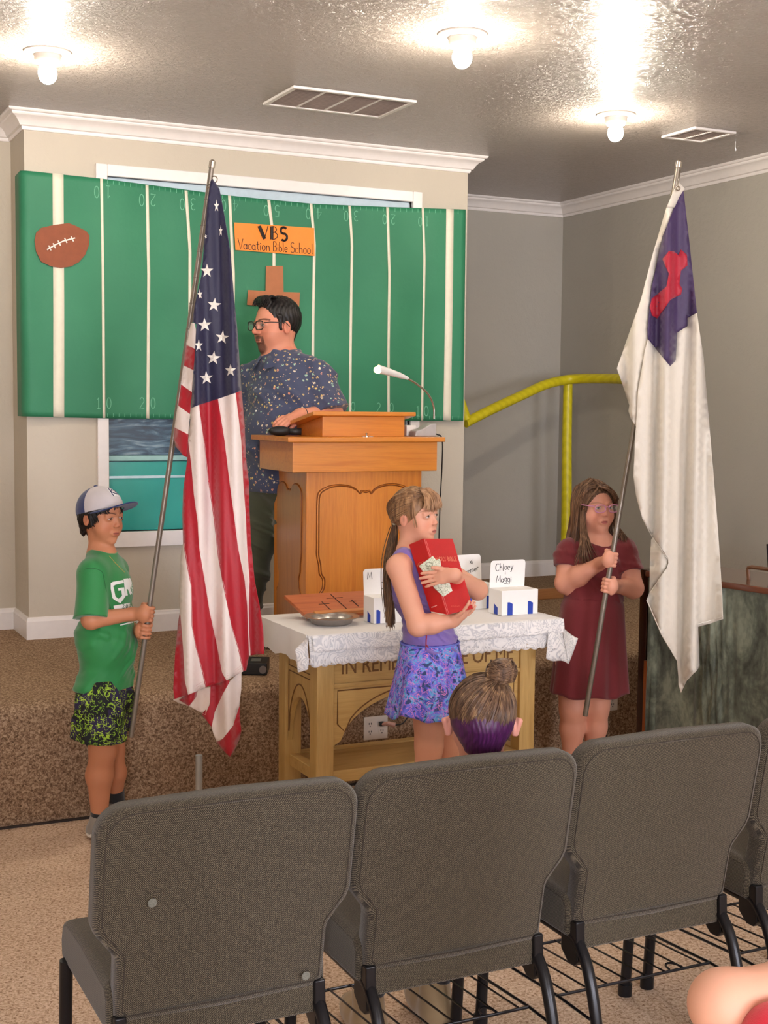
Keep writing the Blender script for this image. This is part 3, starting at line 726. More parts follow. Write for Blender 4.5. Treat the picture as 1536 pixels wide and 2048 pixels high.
def drape(name, x0, x1, y0, z0, drop, mat, scal, out=.03, par=ct, off=0.0):
    """hanging front valance with soft folds and a scalloped hem"""
    n, k = 160, 8; V = []
    for j in range(k+1):
        f = j/k
        for i in range(n+1):
            u = i/n; x = x0+(x1-x0)*u
            d = drop*(f)+(scal*abs(sin(u*n/160*pi*28))*f if f > .8 else 0)-.01*(1-u)*f*0
            yy = y0-off-.006*sin(f*1.5)-out*f*(.35+.4*sin(u*23+1)+.25*sin(u*51))*.6
            V.append((x, yy, z0-d))
    Fc = [(j*(n+1)+i, j*(n+1)+i+1, (j+1)*(n+1)+i+1, (j+1)*(n+1)+i) for j in range(k) for i in range(n)]
    o = link_mesh(name, V, Fc, mat, par, smooth=True); md = o.modifiers.new('s', 'SOLIDIFY'); md.thickness = .0015; md.offset = 0
    return o
mb = MB()
n = 40; V = []
for j in range(13):
    for i in range(n+1):
        V.append((cx0+(cx1-cx0)*i/n, cy0+(cy1-cy0)*j/12, CZ+.0015*sin(i*.9+j)*sin(j*1.3)))
V += [(cx0-.008-.008*sin(j), cy0+(cy1-cy0)*j/12, CZ-.105-.006*sin(j*2)) for j in range(13)]
Fc = [(j*(n+1)+i, j*(n+1)+i+1, (j+1)*(n+1)+i+1, (j+1)*(n+1)+i) for j in range(12) for i in range(n)]
b = 13*(n+1); Fc += [(j*(n+1), (j+1)*(n+1), b+j+1, b+j) for j in range(12)]
o = link_mesh('linen_top', V, Fc, M_LINEN, ct, smooth=False); md = o.modifiers.new('s', 'SOLIDIFY'); md.thickness = .002; md.offset = 0
md = o.modifiers.new('b', 'BEVEL'); md.width = .006; md.segments = 3; o.data.polygons.foreach_set('use_smooth', np.ones(len(o.data.polygons), dtype=bool))
M_LIN2 = M_LINEN
drape('lace_tier', cx0, cx1, cy0, CZ, .103, M_LACE, .007, .030)
drape('lace_tier', cx0+.01, cx1, cy0, CZ, .050, M_LACE, .006, .022, off=.012)
drape('lining', cx0+.005, cx1-.002, cy0+.004, CZ, .085, plain('lining white', (226, 222, 220), .9), .0, .024)
# corner flaps: right one sticks out, left one folds back
def flap(pts, mat, par, name='corner_flap'):
    n = 10; A, B, C_, D_ = [np.array(p, float) for p in pts]; V = []
    for j in range(n+1):
        for i in range(n+1):
            u, v = i/n, j/n; p = (A*(1-u)+B*u)*(1-v)+(D_*(1-u)+C_*u)*v
            p = p+np.array([0, -.012*sin(u*pi)*sin(v*3), .006*sin(v*6)*u]); V.append(p)
    Fc = [(j*(n+1)+i, j*(n+1)+i+1, (j+1)*(n+1)+i+1, (j+1)*(n+1)+i) for j in range(n) for i in range(n)]
    o = link_mesh(name, V, Fc, mat, par, smooth=True); md = o.modifiers.new('s', 'SOLIDIFY'); md.thickness = .002; md.offset = 0
q = lambda x, y, Y: ony(x, y, Y)
flap([(cx1-.005, cy0, CZ), (cx1, cy0+.13, CZ), q(1156, 1276, cy0+.03), q(1137, 1328, cy0-.02)], M_LACE, ct)
flap([(cx1-.01, cy0, CZ), q(1137, 1328, cy0-.021), q(1092, 1316, cy0-.03), (cx1-.07, cy0-.012, CZ-.03)], M_LACE, ct)
flap([(cx0, cy0+.004, CZ), q(612, 1268, cy0-.02), q(619, 1330, cy0-.045), q(590, 1300, cy0-.02)], M_LACE, ct)
flap([q(590, 1300, cy0-.02), q(619, 1318, cy0-.045), q(615, 1338, cy0-.05), q(596, 1345, cy0-.04)], M_LACE, ct)
# ============================================================ CHAIRS
fm = NT('pepper tweed'); v = fm.coord()
sx = fm.n('ShaderNodeSeparateXYZ', {'Vector': v})
k = 2*pi/.0036
wx = fm.math('SINE', fm.math('MULTIPLY', sx.outputs[0], k)); wy = fm.math('SINE', fm.math('MULTIPLY', fm.math('ADD', sx.outputs[2], sx.outputs[1]), k))
wv = fm.math('MULTIPLY_ADD', fm.math('MULTIPLY', wx, wy), .5, .5)
nz = fm.noise(v, 420, 2)
ff = fm.math('MULTIPLY_ADD', nz, .5, fm.math('MULTIPLY', wv, .5))
fm.P('Base Color', fm.ramp(ff, [(.34, (27, 22, 16)), (.52, (57, 49, 38)), (.66, (122, 113, 94))]))
fm.P('Roughness', .9); fm.P('Sheen Weight', .25); fm.P('Specular IOR Level', .2); fm.bump(wv, .5, .0012); M_TWEED = fm.m
M_LEG = plain('black chair metal', (24, 24, 28), .28, .3)
M_SEAM = plain('seam brown', (58, 50, 42), .9)  # dark brown of the piped seams

def back_outline(w=.262, wl=.214):
    """half outline of the backrest (x >= 0), from the bottom middle upwards: (x, z)"""
    R = [(0, .420), (wl-.012, .420), (wl, .432), (wl, .548), (wl+.004, .563), (w-.008, .610), (w, .632), (w, .80)]
    for k in range(1, 9):
        a = radians(90*k/8); R.append((w-.058+.058*cos(a), .805+.062*sin(a)))
    return R+[(0, .872)]
def make_chair(label):
    t = thing('chair', label, 'chair', (0, 0, 0), 0, 'grey tweed chairs in the row')
    R = back_outline(); O = R+[(-x, z) for x, z in R[1:-1]][::-1]
    zs = -.019
    R = [(x, z+zs) for x, z in R]; O = R+[(-x, z) for x, z in R[1:-1]][::-1]
    lean = lambda z: .075-(z-.43)*.19     # rear face y at height z
    n = len(O); rings = []
    # rings from rear to front: (inset, y offset)
    for ins, yo in ((.016, 0.0), (.006, .003), (0, .012), (0, .045), (.010, .056), (.035, .064)):
        cx, cz = 0, .66; ring = []
        for (x, z) in O:
            sxx = 1-ins/.24; szz = 1-ins/.2
            X, Z = x*sxx, cz+(z-cz)*szz
            ring.append((X, lean(Z)+yo-.012*(1-(x/.26)**2)*(1 if yo < .02 else 0), Z))
        rings.append(ring)
    V = [v for r in rings for v in r]
    Fc = [(i*n+j, i*n+(j+1) % n, (i+1)*n+(j+1) % n, (i+1)*n+j) for i in range(len(rings)-1) for j in range(n)]
    # rear and front faces as fans with a centre spine for a slight crown
    for base, yo, flip in ((0, -.003, 0), ((len(rings)-1)*n, .070, 1)):
        m = n//2
        for j in range(0, m):
            a, b, c, d = base+j, base+j+1, base+(n-j-1) % n, base+(n-j) % n
            f = [a, b, c] if j == 0 else ([a, b, c, d] if b != c else [a, b, d])
            if len(set(f)) > 2: Fc.append(f if flip else f[::-1])
    mb = MB(); mb.add(V, Fc); o = mb.build('backrest', M_TWEED, t, local=True); smoothed(o, 50)
    # piped seams around the rear panel
    ring = [(x*(1-.014/.24), lean(.66+(z-.66)*(1-.014/.2))-.0005-.012*(1-(x/.26)**2), .66+(z-.66)*(1-.014/.2)) for x, z in O]
    mb = MB(); mb.tube(ring+[ring[0]], .0011, 5, cap=False); mb.build('piping', M_SEAM, o, local=True)
    # seat cushion
    mb = MB(); prof = [(.09, .375), (.09, .45), (.11, .474), (.30, .484), (.44, .480), (.485, .462), (.50, .42), (.495, .375)]
    mb.prism(prof, (-.226, 0, 0), (0, 1, 0), (0, 0, 1), (.452, 0, 0)); o = mb.build('seat', M_TWEED, t, bevel=.022, seg=4, local=True)
    mb = MB(); mb.prism([(.074, .350), (.078, .415), (.10, .415), (.10, .350)], (-.205, 0, 0), (0, 1, 0), (0, 0, 1), (.41, 0, 0)); mb.build('rear_valance', M_TWEED, t, bevel=.008, local=True)
    for sx_ in (-1, 1):
        x = sx_*.205
        def flat(mb, pts, w, h):
            for i in range(len(pts)-1):
                pass
        mb = MB(); pts = catmull([(x, .11, .385), (x, .075, .37), (x, .03, .31), (x, -.01, .18), (x, -.035, 0.012)], 8)
        mb.tube(pts, .0135, 12); mb.tube([(x, -.035, 0), (x, -.035, .03)], .018, 12); o = mb.build('leg', M_LEG, t, local=True); smoothed(o, 50)
        mb = MB(); xf = sx_*.225; pts = [(xf, .445, .39), (xf, .46, .2), (xf, .475, .012)]
        mb.tube(pts, .0145, 12); mb.tube([(xf, .475, 0), (xf, .474, .032)], .019, 12); o = mb.build('leg', M_LEG, t, local=True); smoothed(o, 50)
        mb = MB(); mb.prism([(.062, .33), (.068, .42), (.085, .42), (.13, .39), (.13, .34), (.10, .315), (.075, .315)], (x-.012, 0, 0), (0, 1, 0), (0, 0, 1), (.024, 0, 0)); mb.build('back_bracket', M_LEG, t, bevel=.004, local=True)
    mb = MB(); mb.tube([(-.205, .1, .37), (-.205, .45, .37), (.205, .45, .37), (.205, .1, .37), (-.205, .1, .37)], .010, 8); smoothed(mb.build('seat_frame', M_LEG, t, local=True), 50)
    rk = MB()
    for y, z in ((.13, .225), (.44, .205)): rk.tube([(-.225, y, z), (.225, y, z)], .0036, 6)
    for i in range(8):
        xx = -.195+.39*i/7; rk.tube([(xx, .13, .228), (xx, .44, .208)], .0024, 5)
    for sx_ in (-1, 1): rk.tube([(sx_*.222, .0, .225), (sx_*.222, .13, .225), (sx_*.222, .44, .205), (sx_*.222, .455, .205)], .0036, 6)
    a = arc(.12, .165, .018, .03, 0, 180, 8); rk.tube([(u, w+.0-.03, .228) for u, w in a], .0028, 5)
    smoothed(rk.build('book_rack', M_LEG, t, local=True), 60)
    return t
c0 = make_chair('grey tweed chair at the left end, two pale spots on its back')
c0.location = (.826, 2.335, 0)
def clone(o, loc, label, rz=0):
    c = copy_tree(o); c.location = loc; c.rotation_euler = (0, 0, rz); c['label'] = label; return c
clone(c0, (1.357, 2.350, 0), 'grey tweed chair in which the child with the hair bun sits')
clone(c0, (1.892, 2.372, 0), 'empty grey tweed chair in front of the girl in the red dress')
clone(c0, (2.425, 2.385, 0), 'grey tweed chair cut off by the right edge of the photo')
# worn spots on the first chair's rear panel
for px, py, s in ((305, 1806, .009), (612, 1952, .009)):
    p = ony(px, py, 2.335+.03)
    pz = p[2]; yy = 2.335+.075-(pz-.45)*.19-.0165
    p = ony(px, py, yy)
    mb = MB(); mb.lathe([(0, 0), (s, 0), (s*.8, .0008), (0, .001)], p, 16, axis=(0, -1, 0), caps=False)
    mb.build('worn_spot', plain('pale worn tweed', (112, 112, 102), .95, var=.25, vs=400), c0)

# ============================================================ PIANO with green velvet back
M_PIANO = wood('dark piano walnut', (74, 40, 26), (48, 26, 18), .2, axis='Z', coat=.6, dens=8)
M_PIANOT = wood('piano lid walnut', (120, 70, 48), (92, 52, 36), .18, axis='Y', coat=.7, dens=8)
PZT = .90
A = onz(1287, 1137, PZT); A[2] = 0; B = onz(1536, 1172, PZT); B[2] = 0
d = (B-A)/np.linalg.norm(B-A); nrm = np.array([-d[1], d[0], 0.])   # toward the right wall
if nrm[0] < 0: nrm = -nrm
LP = 1.42
po = thing('piano', 'dark walnut upright piano with its back draped in green velvet, at the right', 'piano', A)
P3 = lambda u, w, z: A+d*u+nrm*w+np.array([0, 0, z])
mb = MB(); mb.obox(P3(.012, .16, PZT/2), d, nrm, (0,0,1), .022, .17, PZT/2-.002); mb.build('side_post', M_PIANO, po, bevel=.004)
mb = MB(); mb.obox(P3(LP-.012, .16, PZT/2), d, nrm, (0,0,1), .022, .17, PZT/2-.002); mb.build('side_post', M_PIANO, po, bevel=.004)
mb = MB(); mb.obox(P3(LP/2, .19, PZT/2-.02), d, nrm, (0,0,1), LP/2-.03, .12, PZT/2-.02); mb.build('case', M_PIANO, po)
mb = MB(); mb.obox(P3(LP/2+.03, .15, PZT-.013), d, nrm, (0,0,1), LP/2-.025, .20, .013); mb.build('lid', M_PIANOT, po, bevel=.006)
mb = MB(); mb.obox(P3(LP/2, .42, .62), d, nrm, (0,0,1), LP/2-.03, .14, .03); mb.build('keybed', M_PIANO, po, bevel=.006)
mb = MB(); mb.obox(P3(.045, -.012, .255), d, nrm, (0,0,1), .012, .008, .255); mb.build('edge_strip', wood('orange oak strip', (190, 110, 56), (170, 92, 44), axis='Z'), po, bevel=.002)
vm = NT('green velvet'); v = vm.coord((1, 1, .6)); n1 = vm.noise(v, 7, 5, .62, .8); n2 = vm.noise(v, 60, 3)
vm.P('Base Color', vm.ramp(vm.math('MULTIPLY_ADD', n2, .25, vm.math('MULTIPLY', n1, .8)), [(.36, (52, 54, 44)), (.5, (86, 92, 78)), (.66, (134, 140, 120))]))
vm.P('Roughness', .55); vm.P('Sheen Weight', .9); vm.P('Sheen Roughness', .35); vm.bump(n1, .25, .01)
n, k = 150, 26; V = []
for j in range(k+1):
    z = PZT-.03-(PZT-.05)*j/k; f = j/k
    for i in range(n+1):
        u = .06+(LP-.08)*i/n
        fold = (.016*sin(u*95+f*1.5)+.009*sin(u*170+1))*(1 if u < .10 else 0)
        gather = math.exp(-((u-.39-.05*f)/.07)**2)
        fold += gather*(.026*sin((u-.06*f)*130)+.010*sin(u*230+f*3))+.004*sin(u*19+f*2)
        V.append(P3(u, -.018-abs(fold)-.006*f, z))
Fc = [(j*(n+1)+i, j*(n+1)+i+1, (j+1)*(n+1)+i+1, (j+1)*(n+1)+i) for j in range(k) for i in range(n)]
link_mesh('velvet_drape', V, Fc, vm.m, po, smooth=True)
# bent wood frame and black panel standing on the lid
fr = thing('music_stand', 'low brown wooden frame standing on the piano lid', 'stand', P3(.4, .1, PZT))
M_FRAME = wood('brown frame wood', (120, 78, 48), (96, 58, 34), axis='Y')
D1 = 4.15
def onpiano(px, py, w=.10):
    r = ray(px, py); q0 = A+nrm*w; t = ((q0-CP)@nrm)/(r@nrm); return CP+r*t
pts = [onpiano(1498, 1166), onpiano(1496, 1136), onpiano(1503, 1134), onpiano(1560, 1142)]
mb = MB(); mb.tube([pts[0], pts[1]], .008, 8); mb.tube([pts[1], pts[2], pts[3]], .008, 8); 
e = onpiano(1560, 1172); mb.tube([pts[0]+np.array([0,0,.004]), e], .009, 8); mb.tube([pts[3], e], .008, 8); mb.build('frame', M_FRAME, fr, bevel=.0)
mb = MB(); c = [onpiano(1532, 1088, .13), onpiano(1580, 1092, .13), onpiano(1584, 1168, .13), onpiano(1537, 1168, .13)]
mb.add([*c, *[q+nrm*.02 for q in c]], [(0,1,2,3),(7,6,5,4),(0,4,5,1),(1,5,6,2),(2,6,7,3),(3,7,4,0)])
tag(mb.build('black_monitor', plain('black gloss', (12, 16, 30), .2), bevel=.003), 'black flat screen standing on the piano lid, cut off by the right edge', 'screen')

# ============================================================ THINGS ON THE TABLE
M_CARD = plain('white card', (246, 244, 240), .6, var=.01)
M_CARDS = plain('white card side', (240, 232, 226), .6, var=.01)
M_BLUE = plain('blue print', (26, 62, 170), .5, var=.02)
TZC = CZ+.002
def name_box(px, py, w, dp, h, label, lines, cardh, tilt=.0, rz=0.0, blues=((.16, .30), (.72, .86))):
    p = onz(px, py, TZC); t = thing('name_box', label, 'box', p, 0, 'white name boxes on the communion table')
    ca, sa = cos(rz), sin(rz); ax = np.array([ca, sa, 0]); ay = np.array([-sa, ca, 0]); az = np.array([0, 0, 1.])
    c = p+ax*w/2+ay*dp/2+az*h/2
    mb = MB(); mb.obox(c, ax, ay, az, w/2, dp/2, h/2); mb.build('box_body', M_CARD, t, bevel=.0015)
    # card at the rear edge with rounded top corners
    r = .014; cw = w*.97; P = [(0, 0), (cw, 0)]
    for k in range(6): a = radians(90*k/5); P.append((cw-r+r*cos(a), cardh-r+r*sin(a)))
    for k in range(6): a = radians(90+90*k/5); P.append((r+r*cos(a), cardh-r+r*sin(a)))
    o = p+ay*(dp-.004)+az*(h-.001); up = az+ax*tilt+ay*.10; up /= np.linalg.norm(up)
    mb = MB(); mb.prism(P, o, ax, up, ay*.0016); cd = mb.build('name_card', M_CARD, t)
    for (txt, u0, v0, hh, sl) in lines:
        mb = MB(); stroke_text(mb, txt, lambda u, v: o+ax*(u0*cw+u)+up*(v0*cardh+v+u*sl)-ay*.0004, hh*1.08, .0012, .06, jitter=.08); mb.build('handwriting', M_INK, cd)
    for a, b in blues:
        mb = MB(); mb.prism([(a*w, .0), (b*w, .0), (b*w, h*.45), ((a+.03)*w+.004, h*.52), (a*w, h*.52)], p-ay*.0006+az*.001, ax, az, ay*.0004); mb.build('blue_print', M_BLUE, t)
    mb = MB(); mb.prism([(dp*.3, 0), (dp*.58, 0), (dp*.58, h*.42), (dp*.3, h*.28)], p-ax*.0006+az*.001, ay, az, ax*.0004); mb.build('blue_print', M_BLUE, t)
    return t
name_box(1003, 1232, .166, .10, .098, 'white box with a two-name card, nearest the girl in the red dress', (('Chloey', .14, .62, .027, .02), ('i', .42, .47, .016, 0), ('Maggi', .18, .20, .026, .0)), .108, .10)
name_box(922, 1221, .168, .105, .098, 'white box mostly hidden behind the red book', (('xi', .66, .66, .022, 0), ('mmer', .56, .28, .024, .25)), .112, .0, .06)
name_box(747, 1248, .162, .09, .098, 'white box half hidden by the ponytail, left of the girl with the book', (('M', .10, .60, .026, 0), ('D', .46, .22, .024, 0)), .098, .0, .0, ((.07, .17),))

# sloped wooden lectern with three crosses
M_RED = wood('reddish cherry wood', (196, 108, 60), (168, 84, 44), .35, axis='X', coat=.3, dens=16)
fl = onz(614, 1233, TZC+.018); bl_Y = 4.70; bl = ony(568, 1190, bl_Y); 
wl_ = .34
lt2 = thing('table_lectern', 'sloped reddish wooden book stand with three carved crosses on the tablecloth', 'book stand', (fl[0]+wl_/2, fl[1]+.1, TZC))
axv = np.array([1., 0, 0]); ayv = (bl-fl); L2 = np.linalg.norm(ayv); ayv /= L2; nzv = np.cross(axv, ayv); nzv /= np.linalg.norm(nzv)
mb = MB(); mb.prism([(0, 0), (wl_, 0), (wl_, L2), (0, L2)], fl, axv, ayv, -nzv*.014); mb.build('sloped_board', M_RED, lt2, bevel=.002)
mb = MB(); mb.prism([(.035, .0), (wl_, 0), (wl_, .016), (.035, .016)], fl, axv, ayv, nzv*.014); mb.build('book_ledge', wood('light ledge', (214, 142, 74), (190, 112, 56), axis='X'), lt2, bevel=.002)
mb = MB()
for x in (fl[0]+.035, fl[0]+wl_-.05):
    zt_ = fl[2]-.016; y0_ = fl[1]+.03; y1_ = bl[1]-.02; f = lambda y: fl[2]+(bl[2]-fl[2])*(y-fl[1])/(bl[1]-fl[1])-.016
    mb.prism([(y0_, TZC), (y1_, TZC), (y1_, f(y1_)), (y0_, max(f(y0_), TZC+.002))], (x, 0, 0), (0, 1, 0), (0, 0, 1), (.014, 0, 0))
mb.build('support', wood('dark cherry', (110, 58, 36), (86, 44, 28), axis='Y'), lt2)
mb = MB(); Q = lambda u, v: fl+axv*u+ayv*v+nzv*.0005
for (u, v0, v1, vc, hw) in ((.185, .035, .9, .74, .034), (.118, .16, .60, .50, .022), (.243, .30, .60, .54, .014)):
    v0, v1, vc = [q*L2 for q in (v0, v1, vc)]
    mb.tube([Q(u, v0), Q(u, v1)], .0018, 5); mb.tube([Q(u-hw, vc), Q(u+hw, vc)], .0012, 5)
mb.build('carved_crosses', plain('burnt groove', (50, 26, 16), .7), lt2)
# offering plate
c = onz(663, 1247, TZC); 
mb = MB(); mb.lathe([(0, 0), (.066, 0), (.076, .006), (.082, .022), (.102, .026), (.105, .029), (.100, .030), (.080, .027), (.072, .012), (.060, .006), (0, .006)], c, 56, caps=False)
M_TIN = plain('worn aluminium', (178, 172, 166), .3, .85, bump=.1)
tag(smoothed(mb.build('offering_plate', M_TIN), 40), 'round silver metal plate at the front left of the tablecloth', 'plate')

# ============================================================ SMALL THINGS ON THE STAGE
def outlet(px0, px1, py0, py1, label, gang):
    a = ony(px0, py1, STAGE_Y-.004); b = ony(px1, py0, STAGE_Y-.004); z0, z1 = a[2], b[2]; w = b[0]-a[0]
    t = thing('wall_outlet', label, 'outlet', ((a[0]+b[0])/2, STAGE_Y-.002, z0))
    mb = MB(); mb.box((a[0], STAGE_Y-.008, z0), (b[0], STAGE_Y-.001, z1)); mb.build('cover_plate', M_PORC, t, bevel=.002)
    for g in range(gang):
        cx = a[0]+w*(g+.5)/gang
        for s in (-1, 1):
            cz = (z0+z1)/2+s*(z1-z0)*.17
            mb = MB(); mb.lathe([(0, 0), (.0145, 0), (.0145, .002), (0, .002)], (cx, STAGE_Y-.007, cz), 20, axis=(0, -1, 0), caps=False); r = mb.build('receptacle', M_PORC, t)
            mb = MB()
            for dx in (-.005, .005): mb.box((cx+dx-.0012, STAGE_Y-.0098, cz), (cx+dx+.0012, STAGE_Y-.0085, cz+.008))
            mb.box((cx-.002, STAGE_Y-.0098, cz-.009), (cx+.002, STAGE_Y-.0085, cz-.004)); mb.build('slots', M_BLACK, r)
    return t
outlet(727, 775, 1430, 1481, 'white four-socket outlet on the stage front under the table', 2)
outlet(1213, 1235, 1386, 1422, 'white outlet on the stage front behind the girl in the red dress', 1)
p = ony(762, 1447, STAGE_Y-.012)
ad = thing('power_plug', 'black plug with a black cord in the outlet under the table', 'plug', p)
MB().box(p+np.array([-.010, -.016, -.009]), p+np.array([.010, .0, .009])).build('plug_body', M_BLACK, ad, bevel=.002)
q = [p+np.array([.0, -.012, 0]), ony(775, 1447, STAGE_Y-.04), ony(790, 1450, STAGE_Y-.05)]
mb = MB(); mb.tube(q, [.006, .009, .010], 10); mb.build('clear_plug', plain('pinkish plug', (190, 140, 124), .3), ad)
q = catmull([ony(790, 1450, STAGE_Y-.05), ony(806, 1446, STAGE_Y-.04), ony(818, 1428, STAGE_Y-.03), ony(822, 1405, STAGE_Y-.01)+np.array([0,0,0]), ony(835, 1385, STAGE_Y+.0)+np.array([0, -.02, 0])], 6)
mb = MB(); mb.tube(q, .003, 6); smoothed(mb.build('cord', M_BLACK, ad), 60)
q = catmull([ony(1215, 1398, STAGE_Y-.012), ony(1210, 1420, STAGE_Y-.03), ony(1212, 1470, STAGE_Y-.03), (ony(1205, 1600, STAGE_Y-.04)[0], STAGE_Y-.04, .006)], 6)
mb = MB(); mb.tube(q, .0032, 6); smoothed(mb.build('cord', M_BLACK, bpy.data.objects['wall_outlet.001']), 60)
# black audio box on the stage
c = onz(522, 1349, STAGE); bx = thing('audio_box', 'small black audio box with pale vents on the stage floor', 'audio box', c)
mb = MB(); ax = np.array([.9, -.42, 0]); ax /= np.linalg.norm(ax); ay = np.array([.42, .9, 0]); ay /= np.linalg.norm(ay); ctr = c+np.array([0, .06, .026])
mb.obox(ctr, ax, ay, (0, 0, 1), .052, .075, .025); mb.build('case', M_BLACK, bx, bevel=.004)
mb = MB()
for i in range(7): mb.obox(ctr-ax*.053+ay*(-.06+.02*i)+np.array([0, 0, 0]), ay+np.array([0, 0, .5]), ax, (0, 0, 1), .002, .001, .014)
mb.build('vents', plain('pale vents', (190, 188, 180), .5), bx)
mb = MB(); q = ctr+ax*.035-ay*.072; mb.tube([q, q-ay*.02], .015, 16); mb.build('knob', plain('grey knob', (120, 110, 106), .4), bx)
mb = MB(); mb.obox(ctr+np.array([0, 0, .0255]), ax, ay, (0, 0, 1), .02, .03, .0008); mb.build('top_label', plain('label grey', (96, 96, 92), .5), bx)
# empty flag stand: grey socket tube with a weighted foot on the floor
p = atd(398, 1510, 4.35); bz = p[2]
fs = thing('flag_stand', 'short grey metal flag stand tube behind the left chair', 'flag stand', (p[0], p[1], 0))
M_GPOLE = plain('grey metal pole', (128, 124, 116), .35, .7)
mb = MB(); mb.tube([(p[0], p[1], .03), (p[0], p[1], bz)], .0115, 16); smoothed(mb.build('socket_tube', plain('galvanised tube', (168, 172, 172), .35, .7), fs), 40)
mb = MB(); mb.lathe([(0, 0), (.12, 0), (.12, .012), (.05, .028), (.02, .04), (0, .04)], (p[0], p[1], 0), 36, caps=False); smoothed(mb.build('weighted_foot', M_GPOLE, fs), 40)
# ============================================================ FLAGS
def satin(name, c, rough=.42):
    m = NT(name); v = m.coord(); cc = lin(c)
    n1 = m.noise(m.coord((1, 1, .35), rot=(.3, .5, 0)), 26, 3, .55, .6)
    m.P('Base Color', m.ramp(n1, [(.3, tuple(q*.94 for q in cc[:3])+(1,)), (.7, cc)])); m.P('Roughness', rough); m.P('Sheen Weight', .25)
    m.P('Specular IOR Level', .35)
    m.bump(m.math('ADD', n1, m.math('MULTIPLY', m.noise(v, 900, 1), .15)), .35, .006); return m.m
FM = [satin('flag red', (176, 20, 38)), satin('flag white', (240, 226, 218)), satin('flag blue', (36, 34, 66)), satin('flag hem', (226, 206, 190)), satin('white bunting', (226, 218, 204), .5), satin('flag purple blue', (66, 46, 88)), satin('cross red', (178, 24, 50))]
def flag_mesh(name, polys, depth, parent, sp=9, th=.0016):
    V, Fc, MI = [], [], []
    for poly, mi, off in polys:
        f, vs = densify(poly, sp); b = len(V)
        for x, y in vs: V.append(atd(x, y, depth(x, y)+off))
        for q in f: Fc.append([b+i for i in q]); MI.append(mi)
    o = link_mesh(name, V, Fc, FM, parent, MI, smooth=True)
    bm = bmesh.new(); bm.from_mesh(o.data); bmesh.ops.remove_doubles(bm, verts=bm.verts, dist=.0004); bmesh.ops.recalc_face_normals(bm, faces=bm.faces); bm.to_mesh(o.data); bm.free()
    md = o.modifiers.new('s', 'SOLIDIFY'); md.thickness = th; md.offset = 0
    return o
R_, W_2, B_ = 0, 1, 2
b0 = [(383,816),(380,850),(376,880),(375,916)]
cd_ = [(383,816),(380,850),(376.4,880),(383,930),(388,989),(395.7,1046),(398,1092),(408,1155),(419.6,1228),(433,1285),(444.5,1345),(453,1361)]
de_ = [(397.6,810),(407,880),(416,963),(428,1039),(436,1112),(448,1179),(463,1255),(476,1298),(486,1343)]
ef_ = [(436,798),(449,880),(459,963),(468,1029),(476,1096),(489,1162),(494,1212),(495.5,1262),(498,1311)]
fg_ = [(471,786),(482,880),(486,963),(491,1029),(494,1096),(499,1162),(497.5,1212),(498,1262),(501,1311)]
rt_ = [(483,781),(489,850),(491,898),(491,913),(497.6,963),(499,1023),(502.6,1092),(509,1162),(519,1212),(526.5,1262),(528.5,1308)]
bc_ = [(366.5,1086),(373,1125.6),(381.4,1172),(383,1252),(391,1295),(404.6,1345),(411,1374.6)]
lo_ = [(375,916),(366.5,980),(365,1030),(366.5,1086)]
lw_ = [(366.5,1086),(361.5,1112),(359,1179),(360,1225)]
ab_ = [(361.5,1232),(366.5,1295),(370,1361),(376.5,1389.5)]
la_ = [(360,1225),(356.5,1245),(350,1311),(346.5,1378),(349,1398)]
# true stripe order across the hoist-to-fly drop, left boundaries to right
st = []
st.append((b0[:1]+de_[:1]+de_[1:]+[(453,1361)]+cd_[::-1][1:-1], W_2, 0))           # white d: between cd_ and de_
st[0] = (cd_[:1]+de_+[(453,1361)]+cd_[::-1][1:-1], W_2, 0)
st.append((de_+[(498,1330)]+[(498,1311)]+ef_[::-1][1:]+[], R_, 0))
st[1] = (de_+[(492,1341),(498,1311)]+ef_[::-1][1:], R_, 0)
st.append((ef_+fg_[::-1], W_2, 0))
st.append((fg_+[(514,1309)]+rt_[::-1], R_, 0))
st.append((lo_[:1]+[(376.4,880)]+cd_[3:]+[(411,1374.6)]+bc_[::-1][1:]+lo_[::-1][1:-1], R_, 0))
st.append((bc_+[(376.5,1389.5)]+ab_[::-1][1:]+lw_[::-1][:-1], W_2, 0))
st.append((la_[:1]+ab_+la_[::-1][:-1], R_, 0))
can = [(424,357),(431,366),(439,378),(449,432),(461,505),(468,593),(475,666),(480,740),(483,781),(471,786),(436,798),(397.6,810),(383,816),(384.5,780),(386,757),(390,704),(393,649),(385,643),(390,608),(403.5,549),(408,490),(414,417),(421,363)]
st.append((can, B_, 0))
sl_ = [(385,643),(380,649),(376,681),(371,698.5),(368,728),(364,751),(361,780),(357,805),(353,827),(349,857),(347,880),(356,906),(375,916)]
mr = [(385,643),(393,649),(391,696),(387,739),(384,783),(380,827),(377,868),(375,916)]
def band(ya, yb, yc, yd):   # left y range, right y range
    L = [(pl(sl_, y), y) for y in np.linspace(ya, yb, 4)]; Rr_ = [(pl(mr, y), y) for y in np.linspace(yd, yc, 4)]
    return L+Rr_
for (ya, yb, yc, yd), mi in (((646, 690, 646, 698), W_2), ((690, 731, 698, 740), R_), ((731, 769, 740, 784), W_2), ((769, 811, 784, 828), R_), ((811, 855, 828, 869), W_2), ((855, 912, 869, 915), R_)):
    st.append((band(ya, yb, yc, yd), mi, .006))
